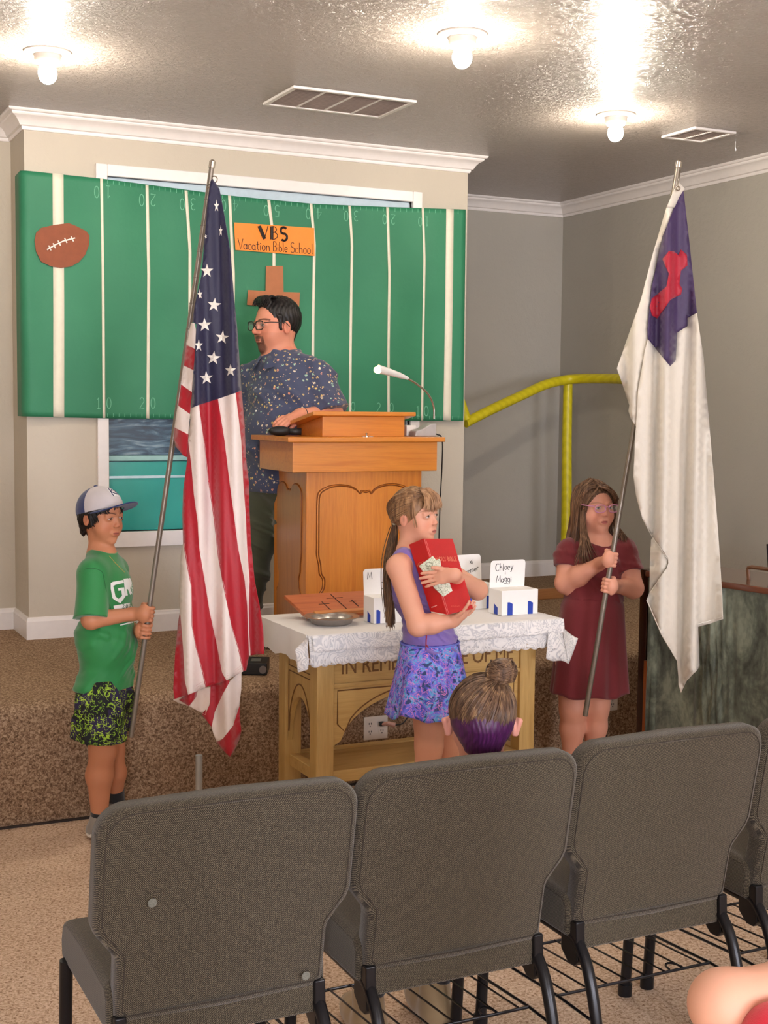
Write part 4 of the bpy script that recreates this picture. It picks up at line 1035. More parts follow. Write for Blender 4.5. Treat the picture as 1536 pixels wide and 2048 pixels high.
back = [([(346,1400),(360,1407),(378,1412),(411,1430),(420,1405),(421,1374),(404,1376),(349,1397)], 3, .03),
        ([(403,1428),(423,1454),(429.5,1424),(446,1388),(459.4,1363),(452,1355),(421,1372),(419.6,1411)], R_, .03),
        ([(358,1400),(378,1412),(392,1394),(396,1376),(376,1386)], R_, .020),
        ([(423,1454),(427,1468),(434.5,1486),(446,1477.5),(466,1451),(478,1414),(482.6,1378),(483,1340),(459.4,1363),(446,1388),(429.5,1424)], W_2, .03),
        ([(433,1484),(446,1500),(459.5,1514),(470,1498),(479,1477.5),(482.6,1461),(480,1440),(479,1412),(466,1451),(446,1477.5)], R_, .03)]
def us_depth(x, y):
    s = min(1, max(0, (y-350)/500)); c = 424+(y-357)*.012
    w = .012+.05*s
    f = w*(.55*sin((x-c)*.085+y*.0022)+.3*sin((x-c)*.17-y*.004+1))
    return 4.56-.02*s+f*.8+.02*((x-430)/80)**2
uf = thing('american_flag', 'American flag hanging in folds from the pole the boy holds', 'flag', atd(424, 350, 4.56))
flag_mesh('bunting', st+back, us_depth, uf, 8)
def star(cx, cy, r, rot, sx=1.0):
    P = []
    for k in range(10):
        a = radians(90+36*k)+rot; q = r if k % 2 == 0 else r*.40
        P.append((cx+q*cos(a)*sx, cy-q*sin(a)))
    return P
for (x, y, r, rot, sx) in ((414,542,14.5,0,.9),(428.4,610,14.5,-.12,1),(409.4,650,14.5,.05,1),(444.5,675,14,-.12,1),(427,716,14.5,-.1,1),(461,741,13.5,0,.85),(413,756,14,.06,1),(433,412,13,0,.42),(441.5,462,12,0,.32),(400,589,11,.1,.5),(397.5,691,13.5,0,.65),(411.5,473,5,.2,.6)):
    V = [atd(a, b, us_depth(a, b)-.0050) for a, b in star(x, y, r, rot, sx)]; V.append(atd(x, y, us_depth(x, y)-.0060)); 
    B2 = [atd(a, b, us_depth(a, b)-.0012) for a, b in star(x, y, r, rot, sx)]
    n = 10; Fc = [(i, (i+1) % n, n) for i in range(n)]+[(i, (i+1) % n, n+1+(i+1) % n, n+1+i) for i in range(n)]
    link_mesh('star', V+B2, Fc, satin('star white', (246, 238, 226)) if not bpy.data.materials.get('star white') else bpy.data.materials['star white'], uf)
# stitched hem lines
mb = MB()
hem = lambda P, k, off=-.0022: mb.tube([atd(a, b, us_depth(a, b)+off) for a, b in P], .0006, 4)
for dy in (0, 5, 10):
    hem([(377+dy*.0,1385-dy),(392,1381-dy),(408,1372-dy)], 0); hem([(454,1357-dy),(470,1350-dy),(485,1339-dy)], 0)
for L in (bc_, cd_[2:], de_, ef_): hem([(a+1.5, b) for a, b in L], 0)
mb.build('stitching', plain('thread pink', (226, 190, 186), .7), uf)

M_POLE = plain('grey flag pole', (136, 126, 114), .35, .55)
def pole(name, label, p0, p1, r, cat='flag pole', clip=True):
    t = thing(name, label, cat, p1)
    mb = MB(); mb.tube([p0, p1], r, 18); smoothed(mb.build('shaft', M_POLE, t), 40)
    ax = (p0-p1)/np.linalg.norm(p0-p1)
    mb = MB(); mb.tube([p0-ax*.01, p0+ax*.012], r*1.25, 14); mb.tube([p0+ax*.012, p0+ax*.018], [r*1.1, r*.6], 14); smoothed(mb.build('pole_cap', M_CHROME, t), 30)
    return t, ax
P0, P1 = atd(424, 330, 4.60), atd(262, 1474, 4.72)
up_, axu = pole('flag_pole', 'grey pole of the American flag, held by the boy in the cap', P0, P1, .0092)
mb = MB()
ring = [P0-axu*.05+np.array([.012, -.01, 0])+.011*(cos(a)*RH+sin(a)*np.array([0, 0, 1.])) for a in np.linspace(0, 2*pi, 17)]
mb.tube(ring, .0022, 6); ring = [P0-axu*.075+np.array([.004, -.012, 0])+.014*(cos(a)*RH+.5*sin(a)*np.array([0, 0, 1.])) for a in np.linspace(0, 2*pi, 17)]; mb.tube(ring, .0016, 6)
mb.build('snap_hook', M_CHROME, up_)
mb = MB()
for k in range(9):
    a = P0-axu*(.12+.09*k); mb.tube([a+.0102*(cos(t)*RH+sin(t)*WH) for t in np.linspace(0, 2*pi, 11)], .0010, 4)
mb.tube([P0-axu*.05+RH*.012-WH*.012, P0-axu*.5+RH*.0105-WH*.01, P0-axu*1.0+RH*.0105-WH*.01], .0012, 5)
mb.build('halyard', plain('grey cord', (120, 110, 100), .7), up_)

# the white flag with the red cross on a purple-blue canton
white = [(1359,366),(1367,374),(1370,378),(1378,478),(1393.6,626),(1407,715),(1422.6,900),(1436,1058),(1444,1190),(1446,1238),(1421,1247),(1396,1253.6),(1398,1300),(1399,1332.6),(1393,1342),(1386,1348),(1373,1362),(1362,1386),(1357,1370),(1357,1354),(1354,1322),(1322,1269),(1293,1201),(1299,1185),(1316,1160),(1333,1137.5),(1337,1126),(1335.6,1116),(1322,1095),(1306.6,1074),(1296,1056),(1283,1032),(1272,990),(1267,953),(1270,874),(1272,853),(1276,780),(1290,700),(1296,678.6),(1295,657.5),(1304,573),(1325,473),(1349,415),(1346,405),(1333,415),(1340,395),(1349,378)]
lside = [(1349,378),(1333,415),(1306.6,504.6),(1280,605),(1248.6,694.5),(1234,737),(1243,763),(1259,810.5),(1257,822),(1262,838),(1272,853),(1276,780),(1290,700),(1296,678.6),(1295,657.5),(1304,573),(1325,473),(1349,415)]
under = [(1306.6,1074),(1302,1080),(1300,1120),(1299,1185),(1316,1160),(1333,1137.5),(1337,1126),(1335.6,1116),(1322,1095)]
canton = [(1367,381),(1378,478),(1393.6,626),(1375,636),(1375,652),(1354,665.5),(1351,721),(1340,732.5),(1318,705),(1296,678.6),(1295,657.5),(1304,573),(1325,473),(1349,415),(1358,395)]
crossp = [(1325,518),(1338,502),(1348,503),(1356.7,510),(1362,499),(1374,510),(1375,531),(1362,541.5),(1359,568),(1364.6,578),(1362,589),(1341,599.5),(1314.5,637.5),(1304,631),(1300,615),(1304,597),(1333,573),(1338,547),(1330,531)]
def ch_depth(x, y):
    s = min(1, max(0, (y-370)/500)); w = .016+.062*s
    q = (x-1355+(y-380)*.012)
    f = w*(.6*sin(q*.11)+.35*sin(q*.19+y*.002+.8))
    return 5.12+f+.04*max(0, (1290-x)/60)**1.2
cf = thing('white_flag', 'white flag with a red cross on a purple canton, hanging above the piano side', 'flag', atd(1357, 370, 5.12))
i0, i1 = white.index((1393.6,626)), white.index((1296,678.6))
w2 = white[i0:i1+1]+[(1318,705),(1340,732.5),(1351,721),(1354,665.5),(1375,652),(1375,636)]
hoist = [(1349,378),(1359,366),(1367,374),(1370,378),(1367,381),(1358,395),(1349,415),(1333,415)]
flag_mesh('bunting', [(w2, 4, 0), (hoist, 4, 0), (lside, 4, .012), (under, 4, .02)], ch_depth, cf, 11)
o = flag_mesh('canton', [(canton, 5, 0)], lambda x, y: ch_depth(x, y)-.0004, cf, 9)
c2 = flag_mesh('red_cross', [(crossp, 6, 0)], lambda x, y: ch_depth(x, y)-.0055, o, 7)
mb = MB()
for P in ([(1446,1232),(1421,1241),(1396,1248)], [(1399,1328),(1386,1343),(1373,1356)], [(1335,1118),(1322,1098),(1306,1077),(1284,1035)], [(1330,1140),(1316,1163),(1300,1186)], [(1295,1203),(1323,1268),(1354,1318)]):
    mb.tube([atd(a, b, ch_depth(a, b)-.003) for a, b in P], .0011, 5)
mb.build('hem', plain('hem white', (250, 246, 236), .6), cf)
g = atd(1356, 377, 5.10)
mb = MB(); mb.tube([g+.0075*(cos(a)*RH+sin(a)*np.array([0, 0, 1.])) for a in np.linspace(0, 2*pi, 15)], .0028, 6); mb.build('grommet', M_CHROME, cf)
Q0, Q1 = atd(1357, 330, 5.18), atd(1170, 1432, 5.33)
up2, ax2 = pole('flag_pole', 'grey pole of the white flag, held by the girl in the red dress', Q0, Q1, .0105)
mb = MB(); mb.tube([Q0-ax2*.02+np.array([.008, -.008, 0]), g+np.array([0, 0, .02]), g], .002, 6); mb.tube([Q0-ax2*.02, Q0-ax2*.12-RH*.012], .0018, 6); mb.build('snap_hook', M_CHROME, up2)
# ============================================================ PEOPLE: a small distance-field modeller
def nrmz(v): v = np.array(v, float); return v/np.linalg.norm(v)
def axis_pts(lo, hi, fine, hf, hc):
    P = [lo]; 
    while P[-1] < hi:
        x = P[-1]; h = hf if any(a <= x+hc*.5 <= b for a, b in fine) else hc
        P.append(x+h)
    return np.array(P, dtype=np.float32)
class Field:
    def __init__(s, lo, hi, fx=(), fy=(), fz=(), hf=.0017, hc=.004):
        s.ax = [axis_pts(lo[i], hi[i], f, hf, hc) for i, f in enumerate((fx, fy, fz))]
        s.d = np.full([len(a) for a in s.ax], .5, dtype=np.float32)
    def sl(s, lo, hi):
        r = []
        for i in range(3):
            a = max(0, int(np.searchsorted(s.ax[i], lo[i]))-1); b = min(len(s.ax[i]), int(np.searchsorted(s.ax[i], hi[i]))+1)
            if b-a < 1: return None
            r.append(slice(a, b))
        return tuple(r)
    def grid(s, S_): return (s.ax[0][S_[0]][:, None, None], s.ax[1][S_[1]][None, :, None], s.ax[2][S_[2]][None, None, :])
    def comb(s, S_, v, k, op):
        d = s.d[S_]
        if op == 'add':
            if k > 0:
                h = np.clip(.5+.5*(d-v)/k, 0, 1); s.d[S_] = d*(1-h)+v*h-k*h*(1-h)
            else: s.d[S_] = np.minimum(d, v)
        elif op == 'sub':
            h = np.clip(.5-.5*(d+v)/k, 0, 1); s.d[S_] = d*(1-h)-v*h+k*h*(1-h)
        else: s.d[S_] = np.maximum(d, v)
    def rc(s, a, b, r1, r2=None, k=.02, op='add', g=0.0):
        a = np.array(a, float); b = np.array(b, float); r2 = r1 if r2 is None else r2; r1 += g; r2 += g
        m = max(r1, r2)+k+.025; S_ = s.sl(np.minimum(a, b)-m, np.maximum(a, b)+m)
        if S_ is None: return s
        X, Y, Z = s.grid(S_); ba = b-a; L = float(ba@ba)+1e-12
        px, py, pz = X-np.float32(a[0]), Y-np.float32(a[1]), Z-np.float32(a[2])
        h = np.clip((px*ba[0]+py*ba[1]+pz*ba[2])/L, 0, 1).astype(np.float32)
        v = np.sqrt((px-h*ba[0])**2+(py-h*ba[1])**2+(pz-h*ba[2])**2)-(r1+(r2-r1)*h)
        s.comb(S_, v.astype(np.float32), k, op); return s
    def el(s, c, r, R=None, k=.02, op='add', g=0.0):
        """ellipsoid; R rows = local axes"""
        c = np.array(c, float); r = np.array(r, float)+g; m = float(max(r))+k+.025
        S_ = s.sl(c-m, c+m)
        if S_ is None: return s
        X, Y, Z = s.grid(S_); X, Y, Z = X-c[0], Y-c[1], Z-c[2]
        R = np.eye(3) if R is None else np.array(R)
        q = [X*R[i][0]+Y*R[i][1]+Z*R[i][2] for i in range(3)]
        k0 = np.sqrt(sum((q[i]/r[i])**2 for i in range(3)))+1e-6; k1 = np.sqrt(sum((q[i]/r[i]**2)**2 for i in range(3)))+1e-6
        s.comb(S_, (k0*(k0-1)/k1).astype(np.float32), k, op); return s
    def cut(s, p, n):
        """remove everything on the side n points to"""
        X, Y, Z = s.grid((slice(None),)*3); n = nrmz(n)
        s.d = np.maximum(s.d, ((X-p[0])*n[0]+(Y-p[1])*n[1]+(Z-p[2])*n[2]).astype(np.float32)); return s
    def sleeve(s, a, b, r1, r2, frac, k=.02):
        a = np.array(a, float); b = np.array(b, float); t = Field.__new__(Field); t.ax = s.ax; t.d = np.full(s.d.shape, .5, dtype=np.float32)
        m = a+(b-a)*frac; t.rc(a, a+(b-a)*(frac+.22), r1, r2, 0); t.cut(m, b-a); s.comb((slice(None),)*3, t.d, k, 'add'); return s
    def warp(s, fn, band=.03):
        I = np.nonzero(np.abs(s.d) < band); p = [s.ax[i][I[i]].astype(np.float64) for i in range(3)]
        s.d[I] += fn(*p).astype(np.float32); return s
    def mesh(s):
        d = s.d; 
        for ax_ in range(3):    # close at the borders
            i0 = [slice(None)]*3; i0[ax_] = 0; d[tuple(i0)] = np.maximum(d[tuple(i0)], .001); i0[ax_] = -1; d[tuple(i0)] = np.maximum(d[tuple(i0)], .001)
        ins = d < 0; c = [ins[i:ins.shape[0]-1+i, j:ins.shape[1]-1+j, k:ins.shape[2]-1+k] for i in (0, 1) for j in (0, 1) for k in (0, 1)]
        alls = c[0].copy(); anys = c[0].copy()
        for q in c[1:]: alls &= q; anys |= q
        act = np.argwhere(anys & ~alls); n = len(act)
        idx = np.full(anys.shape, -1, dtype=np.int32); idx[tuple(act.T)] = np.arange(n)
        C = {}
        for i in (0, 1):
            for j in (0, 1):
                for k in (0, 1): C[i, j, k] = d[act[:, 0]+i, act[:, 1]+j, act[:, 2]+k].astype(np.float64)
        acc = np.zeros((n, 3)); cnt = np.zeros(n)
        for a in C:
            for ax_ in range(3):
                if a[ax_]: continue
                b = list(a); b[ax_] = 1; b = tuple(b); A, B = C[a], C[b]; m = (A < 0) != (B < 0)
                t = np.where(m, A/(A-B+1e-20), 0); p = np.tile(np.array(a, float), (n, 1)); p[:, ax_] = t
                acc[m] += p[m]; cnt[m] += 1
        f = acc/cnt[:, None]; V = np.zeros((n, 3))
        for i in range(3):
            A = s.ax[i].astype(np.float64); V[:, i] = A[act[:, i]]+(A[act[:, i]+1]-A[act[:, i]])*f[:, i]
        Q = []
        for ax_ in range(3):
            i0 = [slice(None)]*3; i1 = [slice(None)]*3; i0[ax_] = slice(0, -1); i1[ax_] = slice(1, None)
            A, B = ins[tuple(i0)], ins[tuple(i1)]; E_ = np.argwhere(A != B); o1, o2 = (ax_+1) % 3, (ax_+2) % 3
            ok = (E_[:, o1] > 0) & (E_[:, o2] > 0) & (E_[:, o1] < ins.shape[o1]-1) & (E_[:, o2] < ins.shape[o2]-1); E_ = E_[ok]
            sg_ = A[tuple(E_.T)]
            def cell(x, y):
                e = E_.copy(); e[:, o1] -= x; e[:, o2] -= y; return idx[tuple(e.T)]
            q = np.stack([cell(1, 1), cell(0, 1), cell(0, 0), cell(1, 0)], 1)
            q[~sg_] = q[~sg_][:, ::-1]; Q.append(q)
        return V, np.concatenate(Q)
    def build(s, name, mat, parent, colfn=None, matfn=None, mats=None):
        V, Q = s.mesh(); cols = None; mi = None
        if colfn is not None: cols = np.clip(colfn(V), 0, 1); cols = np.concatenate([cols, np.ones((len(V), 1))], 1)
        if matfn is not None: mi = matfn(V[Q].mean(1))
        o = link_mesh(name, V, Q, mats or mat, parent, mi, smooth=True, cols=cols)
        return o, V, Q

def linc(c): return np.array(lin(c)[:3])
def skin_mat(name, rough=.5):
    m = NT(name); at = m.n('ShaderNodeAttribute', attribute_name='Col'); v = m.coord()
    n = m.noise(v, 40, 3)
    m.P('Base Color', m.mix(m.math('MULTIPLY', n, .10), at.outputs['Color'], lin((190, 110, 90))))
    m.P('Roughness', rough); m.P('Subsurface Weight', .06); m.P('Subsurface Radius', (.012, .005, .003)); m.P('Subsurface Scale', .5)
    m.P('Specular IOR Level', .35); m.bump(m.noise(v, 500, 2), .06, .001); return m.m
M_SKIN = skin_mat('skin')
def hair_mat(name, c1, c2, c3=None, sc=60):
    m = NT(name); v = m.coord((sc, sc, 5)); n = m.noise(v, 1.5, 3, .6, .3)
    m.P('Base Color', m.ramp(n, [(.32, c1), (.55, c2), (.75, c3 or c2)])); m.P('Roughness', .42); m.P('Specular IOR Level', .35); m.bump(n, .3, .003); return m.m

class Head:
    def __init__(s, c, a, s_, pitch=0.0, roll=0.0, left=False):
        """c centre, a = angle towards the camera from image right (or left), s_ = chin-to-crown height"""
        a = radians(a); f = (-RH if left else RH)*cos(a)-WH*sin(a); up = np.array([0, 0, 1.])
        r = np.cross(f, up); f2 = f*cos(radians(pitch))+up*sin(radians(pitch)); u2 = np.cross(r, f2)
        ro = radians(roll); r2 = r*cos(ro)+u2*sin(ro); u3 = np.cross(r2, f2)
        s.c = np.array(c, float); s.s = s_; s.R = np.array([r2, f2, u3])
    def p(s, x, y, z): return s.c+s.s*(x*s.R[0]+y*s.R[1]+z*s.R[2])
    def q(s, V): return ((V-s.c)@s.R.T)/s.s
    def add(s, F_, child=True, nose=1.0, cheek=1.0, jaw=1.0, mouth_open=0):
        S_ = s.s; E = lambda c, r, k=.05, op='add': F_.el(s.p(*c), np.array(r)*S_, s.R, k*S_, op)
        C_ = lambda a, b, r1, r2, k=.04, op='add': F_.rc(s.p(*a), s.p(*b), r1*S_, r2*S_, k*S_, op)
        E((0, -.06, .12), (.335, .405, .375)); E((0, .10, -.10), (.265*jaw, .255, .33), .12)
        E((0, .13, -.31), (.19*jaw, .19, .16), .10); E((0, .262, -.405), (.080*jaw, .07, .065), .08)
        for x in (-1, 1):
            E((x*.150*cheek, .185, -.17), (.115*cheek, .12, .13), .10)
            E((x*.137, .385, .025), (.085, .055, .055), .05, 'sub')
            E((x*.135, .285, .018), (.080, .075, .062), .02)
            C_((x*.05, .355, .095), (x*.20, .30, .085), .022, .015, .05)
            E((x*.345, -.045, -.03), (.032, .072, .115), .02); E((x*.385, -.02, -.02), (.022, .036, .065), .012, 'sub')
            C_((x*.045*nose, .385, -.118), (x*.04*nose, .35, -.11), .030*nose, .03, .02)
        C_((0, .325, .06), (0, .345+.075*nose, -.095), .026, .040*nose, .045)
        E((0, .338, -.245), (.095, .035, .055), .05)
        C_((-.055, .350, -.234), (.055, .350, -.234), .016, .016, .03); C_((-.045, .350, -.270), (.045, .350, -.270), .019, .019, .03)
        C_((-.075, .382, -.251), (.075, .382, -.251), .009+mouth_open, .009+mouth_open, .012, 'sub')
    def paint(s, V, base, lip=(196, 110, 100), brow=(96, 64, 44), iris=(70, 46, 30), gaze=(0, 0), brow_o=.8, brow_w=.014, lid=.0, beard=None):
        q = s.q(V); x, y, z = q.T; ax = np.abs(x); b = linc(base); C_ = np.tile(b, (len(V), 1))
        front = (y > .18) & (np.abs(z) < .6) & (ax < .4)
        def blend(mask_w, col): 
            w = np.clip(mask_w, 0, 1)[:, None]; C_[:] = C_*(1-w)+linc(col)*w
        warm = tuple(np.array(base)*np.array([1.0, .86, .84])); inb = (np.abs(y) < .6) & (np.abs(z) < .6) & (ax < .5)
        blend(np.where(inb, .5*np.exp(-((ax-.17)**2+(z+.15)**2)/.008)*(y > .1), 0), warm)
        blend(np.where(inb & (y > .36), .45*np.exp(-((ax)**2+(z+.11)**2)/.004), 0), warm)
        blend(np.where(inb & (ax > .31), .45, 0), warm)
        blend(np.where(inb & (ax > .33), .55*np.exp(-(((y+.03)/.028)**2+((z+.02)/.06)**2)), 0), tuple(np.array(base)*.55))  # darkens the ear hollow, its shade put into the skin colour
        # eye socket tint, lips, mouth line
        blend(np.where(front, .28*np.exp(-((ax-.13)**2/.006+(z-.02)**2/.003)), 0), tuple(np.array(base)*.78))
        lw = 1-((x/.074)**2+((z+.252)/.033)**2); blend(np.where(front, np.clip(lw*3.5, 0, .85), 0), lip)
        ml = 1-np.abs(z+.251+.1*x*x)/.0075; blend(np.where(front & (ax < .070), np.clip(ml*2, 0, .85), 0), (70, 30, 28))
        ns = 1-(((ax-.030)/.016)**2+((z+.150)/.010)**2); blend(np.where(front & (y > .36), np.clip(ns*2, 0, .8), 0), (84, 40, 32))
        ex = (ax-.135)/.062; ez = (z-.020+.010*ex)/(.0225-lid); e = 1-(ex*ex+ez*ez)
        eye = front & (e > 0); blend(np.where(eye, np.clip(e*6, 0, 1), 0), (208, 198, 190))
        gx, gz = gaze; ii = 1-(((x-np.sign(x)*.135-gx)**2+(z-.020-gz)**2)/.025**2); blend(np.where(eye, np.clip(ii*5, 0, 1), 0), iris)
        ii = 1-(((x-np.sign(x)*.135-gx)**2+(z-.020-gz)**2)/.012**2); blend(np.where(eye, np.clip(ii*5, 0, 1), 0), (14, 10, 10))
        ll = 1-np.abs(e)/.35; blend(np.where(front & (ez > .15) & (np.abs(ex) < 1.25), np.clip(ll*1.6, 0, .9), 0), (48, 30, 24))
        ll = 1-np.abs(e)/.25; blend(np.where(front & (ez < -.1) & (np.abs(ex) < 1.15), np.clip(ll, 0, .45), 0), tuple(np.array(base)*.6))
        bz = .098+.022*(1-((ax-.15)/.10)**2); br = 1-np.abs(z-bz)/brow_w; blend(np.where(front & (ax > .045) & (ax < .245), np.clip(br*1.6, 0, brow_o), 0), brow)
        if beard is not None: beard(q, blend, front)
        return C_

def grip_hand(F_, wrist, c, axis, palm, pr, fr=.0065, sp=.0145, n=4, k=.006, wr=.021, thumb=True, wrap=1, shift=0.0):
    """fingers closed around a pole: c on the pole axis, axis towards the thumb side, palm = direction pole -> back of hand"""
    axis = nrmz(axis); palm = nrmz(np.array(palm)-axis*(np.array(palm)@axis)); tan = np.cross(axis, palm)*wrap
    R_ = pr+fr*.92
    pt = lambda ang, h, rr=None: c+(rr or R_)*(cos(radians(ang))*palm+sin(radians(ang))*tan)+axis*h
    pc = c+palm*(pr+.013)+axis*0+tan*-.004
    F_.el(pc, (.0165, .024, sp*2.35), np.array([palm, tan, axis]), .010)
    F_.rc(wrist, pc, wr, .019, .016)
    for i in range(n):
        h = (1.5-i)*sp+shift; f = fr*(1.0, 1.04, 1.0, .88)[i]; e = (215, 232, 226, 205)[i]
        P = [pt(28, h, R_+.006), pt(72, h, R_+.004), pt(125, h*.97), pt(175, h*.95), pt(e, h*.93)]
        for a, b, r1, r2 in zip(P[:-1], P[1:], (1.08, 1.02, .96, .9), (1.02, .96, .9, .82)): F_.rc(a, b, f*r1, f*r2, .0028)
    if thumb:
        P = [pt(-20, sp*1.2, R_+.010), pt(-62, sp*2.0, R_+.007), pt(-110, sp*2.0, R_+.002), pt(-160, sp*1.7, R_)]
        for a, b, r1, r2 in zip(P[:-1], P[1:], (1.5, 1.2, 1.05), (1.2, 1.1, .9)): F_.rc(a, b, fr*r1, fr*r2, .004)

def open_hand(F_, wrist, d, nrm, s_=1.0, side=1, curl=12, spread=4, thumb_dir=None, fr=.0068, wr=.022, lens=(.036, .041, .038, .030), curls=None):
    """flat relaxed hand: d along the fingers, nrm out of the back of the hand, side = +1 puts the thumb on nrm x d"""
    d = nrmz(d); nrm = nrmz(np.array(nrm)-d*(np.array(nrm)@d)); ac = np.cross(nrm, d)*side
    w = np.array(wrist, float); pc = w+d*.036*s_
    F_.el(pc, np.array([.034, .028, .0125])*s_, np.array([d, ac, nrm]), .012)
    F_.rc(w-d*.01, pc, wr*s_, .015*s_, .014)
    for i in range(4):
        o = (1.5-i)*.0145*s_; b = pc+d*.024*s_+ac*o; ang = radians((1.5-i)*spread); dd = d*cos(ang)+ac*sin(ang); p = b; L = lens[i]*s_; c0_ = 0
        f = fr*s_*(1, 1.03, 1, .88)[i]
        for j, (fl_, r1, r2) in enumerate(((.46, 1.08, 1.0), (.32, 1.0, .93), (.26, .93, .82))):
            c0_ += (curls[i] if curls else curl); t = radians(c0_); dr = dd*cos(t)-nrm*sin(t); e = p+dr*L*fl_*1.5; F_.rc(p, e, f*r1, f*r2, .003); p = e
    tb = w+d*.016*s_+ac*.018*s_; td = nrmz(thumb_dir if thumb_dir is not None else d*.75+ac*.65-nrm*.1)
    t1 = tb+td*.024*s_; t2 = t1+nrmz(td+d*.5)*.020*s_; t3 = t2+nrmz(td+d*.8)*.014*s_
    F_.rc(w+d*.008*s_+ac*.008*s_, tb, .013*s_, .011*s_, .01); F_.rc(tb, t1, .0105*s_, .0085*s_, .006); F_.rc(t1, t2, .0085*s_, .0075*s_, .003); F_.rc(t2, t3, .0075*s_, .0062*s_, .003)

def strands(mb, guides, n, r=.0022, jit=.004, seed=1, taper=True, mi=0, seg=5, wob=.0):
    """tapered strands following interpolated guide curves"""
    rnd = random.Random(seed)
    G = [np.array(catmull(g, 6)) for g in guides]; m = min(len(g) for g in G); G = [g[np.linspace(0, len(g)-1, m).astype(int)] for g in G]
    for i in range(n):
        t = rnd.random()*(len(G)-1) if len(G) > 1 else 0; a = int(t); b = min(a+1, len(G)-1); f = t-a
        P = G[a]*(1-f)+G[b]*f; o = np.array([rnd.gauss(0, jit) for _ in range(3)]); o2 = np.array([rnd.gauss(0, jit*1.3) for _ in range(3)])
        u = np.linspace(0, 1, m)[:, None]; P = P+o*(.5+.5*u)+o2*u*u+wob*np.sin(u*9+rnd.random()*6)*o/ max(jit, 1e-6)*.3
        cutn = m if rnd.random() < .6 else int(m*rnd.uniform(.82, 1)); P = P[:cutn]
        q = r*rnd.uniform(.7, 1.3); rs = [q*(1-.0*k_) for k_ in range(len(P))]
        if taper: rs = [q*min(1, .5+3*k_/len(P))*(1-.85*max(0, (k_/len(P)-.65)/.35)) for k_ in range(len(P))]
        mb.tube(list(P), rs, seg, mi=mi)
    return mb
def J(x, y, D): return atd(x, y, D)
def person(label, loc): return thing('person', label, 'person', loc)
def fold(x, y, z, amp, dirs, f=(40, 75), seed=0):
    o = 0
    for i, (dx, dy, dz) in enumerate(dirs): 
        ph = x*dx+y*dy+z*dz; o = o+np.sin(ph*f[i % len(f)]+seed+i*1.7+.8*np.sin(z*22+i+seed))**3*amp/(1+.3*i)
    return np.where(o > 0, o*.35, o*1.5)
# ============================================================ THE BOY
DB = 4.75
sk = (196, 132, 96)
bp = person('boy in a green shirt, patterned shorts and blue and grey cap holding the flag pole', (onz(205, 1683, 0)[0], onz(205, 1683, 0)[1], 0))
fb = RH*cos(radians(22))-WH*sin(radians(22)); rb = np.cross(fb, (0, 0, 1.)); UP = np.array([0, 0, 1.]); Rb = np.array([rb, fb, UP])
polept = lambda y, A_=P0, B_=P1, y0=330, y1=1474: A_+(B_-A_)*(y-y0)/(y1-y0)
hd = Head(J(204, 1034, DB), 33, .197, pitch=-4)
neck = J(204, 1108, DB+.01); chest = J(212, 1185, DB); belly = J(213, 1290, DB); hip = J(208, 1385, DB)
shR, shL = J(186, 1146, DB-.085), J(228, 1140, DB+.12)
elR, wrR = J(182, 1240, DB-.13), J(266, 1228, DB-.055)
elL, wrL = J(238, 1250, DB+.13), J(277, 1262, DB+.03)
lo = np.min([hip, neck, elR, hd.c, J(170, 1683, 4.85), J(240, 1650, 4.98), wrL, wrR], 0)-.22; hi = np.max([hip, neck, elL, hd.c, wrR, wrL, J(255, 1650, 4.98)], 0)+.22
lo[2] = -.01; hi[2] = hd.c[2]+.13
hands = [polept(1222), polept(1258)]
hy = [(hd.c[1]-.12, hd.c[1]+.11)]; 
B = Field(lo, hi, [(hd.c[0]-.12, hands[0][0]+.05)], [(hd.c[1]-.12, hd.c[1]+.12)], [(hd.c[2]-.12, hd.c[2]+.12), (hands[1][2]-.05, hands[0][2]+.05)], .0018, .004)
hd.add(B, nose=.85, cheek=1.05)
B.rc(hd.p(0, -.12, -.22), neck-fb*.006, .034, .038, .03)
B.el(chest, (.105, .072, .11), Rb, .03); B.el(belly, (.10, .078, .13), Rb, .03); B.el(hip, (.10, .085, .09), Rb, .03)
B.rc(neck-UP*.01, shR, .045, .040, .03); B.rc(neck-UP*.01, shL, .045, .040, .03)
B.rc(shR, elR, .038, .031, .02); B.rc(elR, wrR, .0325, .022, .015); B.rc(shL, elL, .038, .031, .02); B.rc(elL, wrL, .032, .022, .015)
kR, aR = J(206, 1500, 4.77), J(199, 1636, 4.83); kL, aL = J(224, 1500, 4.90), J(232, 1592, 4.97)
B.rc(J(200, 1400, DB-.05), kR, .066, .048, .02); B.rc(kR, J(199, 1550, 4.80), .045, .048, .02); B.rc(J(199, 1550, 4.80), aR, .046, .028, .02)
B.rc(J(220, 1400, DB+.06), kL, .062, .045, .02); B.rc(kL, (kL+aL)/2, .042, .044, .02); B.rc((kL+aL)/2, aL, .042, .026, .02)
def foot(F_, a, d, s_=1, g=0, k=.012):
    d = nrmz([d[0], d[1], 0]); h = np.array([a[0], a[1], .03]); F_.rc(a, h-d*.012, .028+g, .03+g, k); F_.rc(h-d*.02, h+d*.06*s_+UP*.0, .028+g, .03+g, k); F_.rc(h+d*.06*s_-UP*.004, h+d*.125*s_-UP*.008, .030+g, .022+g, k)
dfR = fb*.8-WH*.3; dfL = fb
foot(B, aR, dfR); foot(B, aL, dfL)
paxis = nrmz(P0-P1)
grip_hand(B, wrR, hands[0], paxis, -WH*.9-RH*.45, .0092, wrap=1)
grip_hand(B, wrL, hands[1], paxis, WH*.2-RH*1.0, .0092, wrap=1, thumb=True)
def cb(V): 
    c = hd.paint(V, sk, lip=(176, 96, 84), brow=(30, 20, 18), iris=(40, 24, 16), gaze=(.004, .0), lid=.006)
    return c
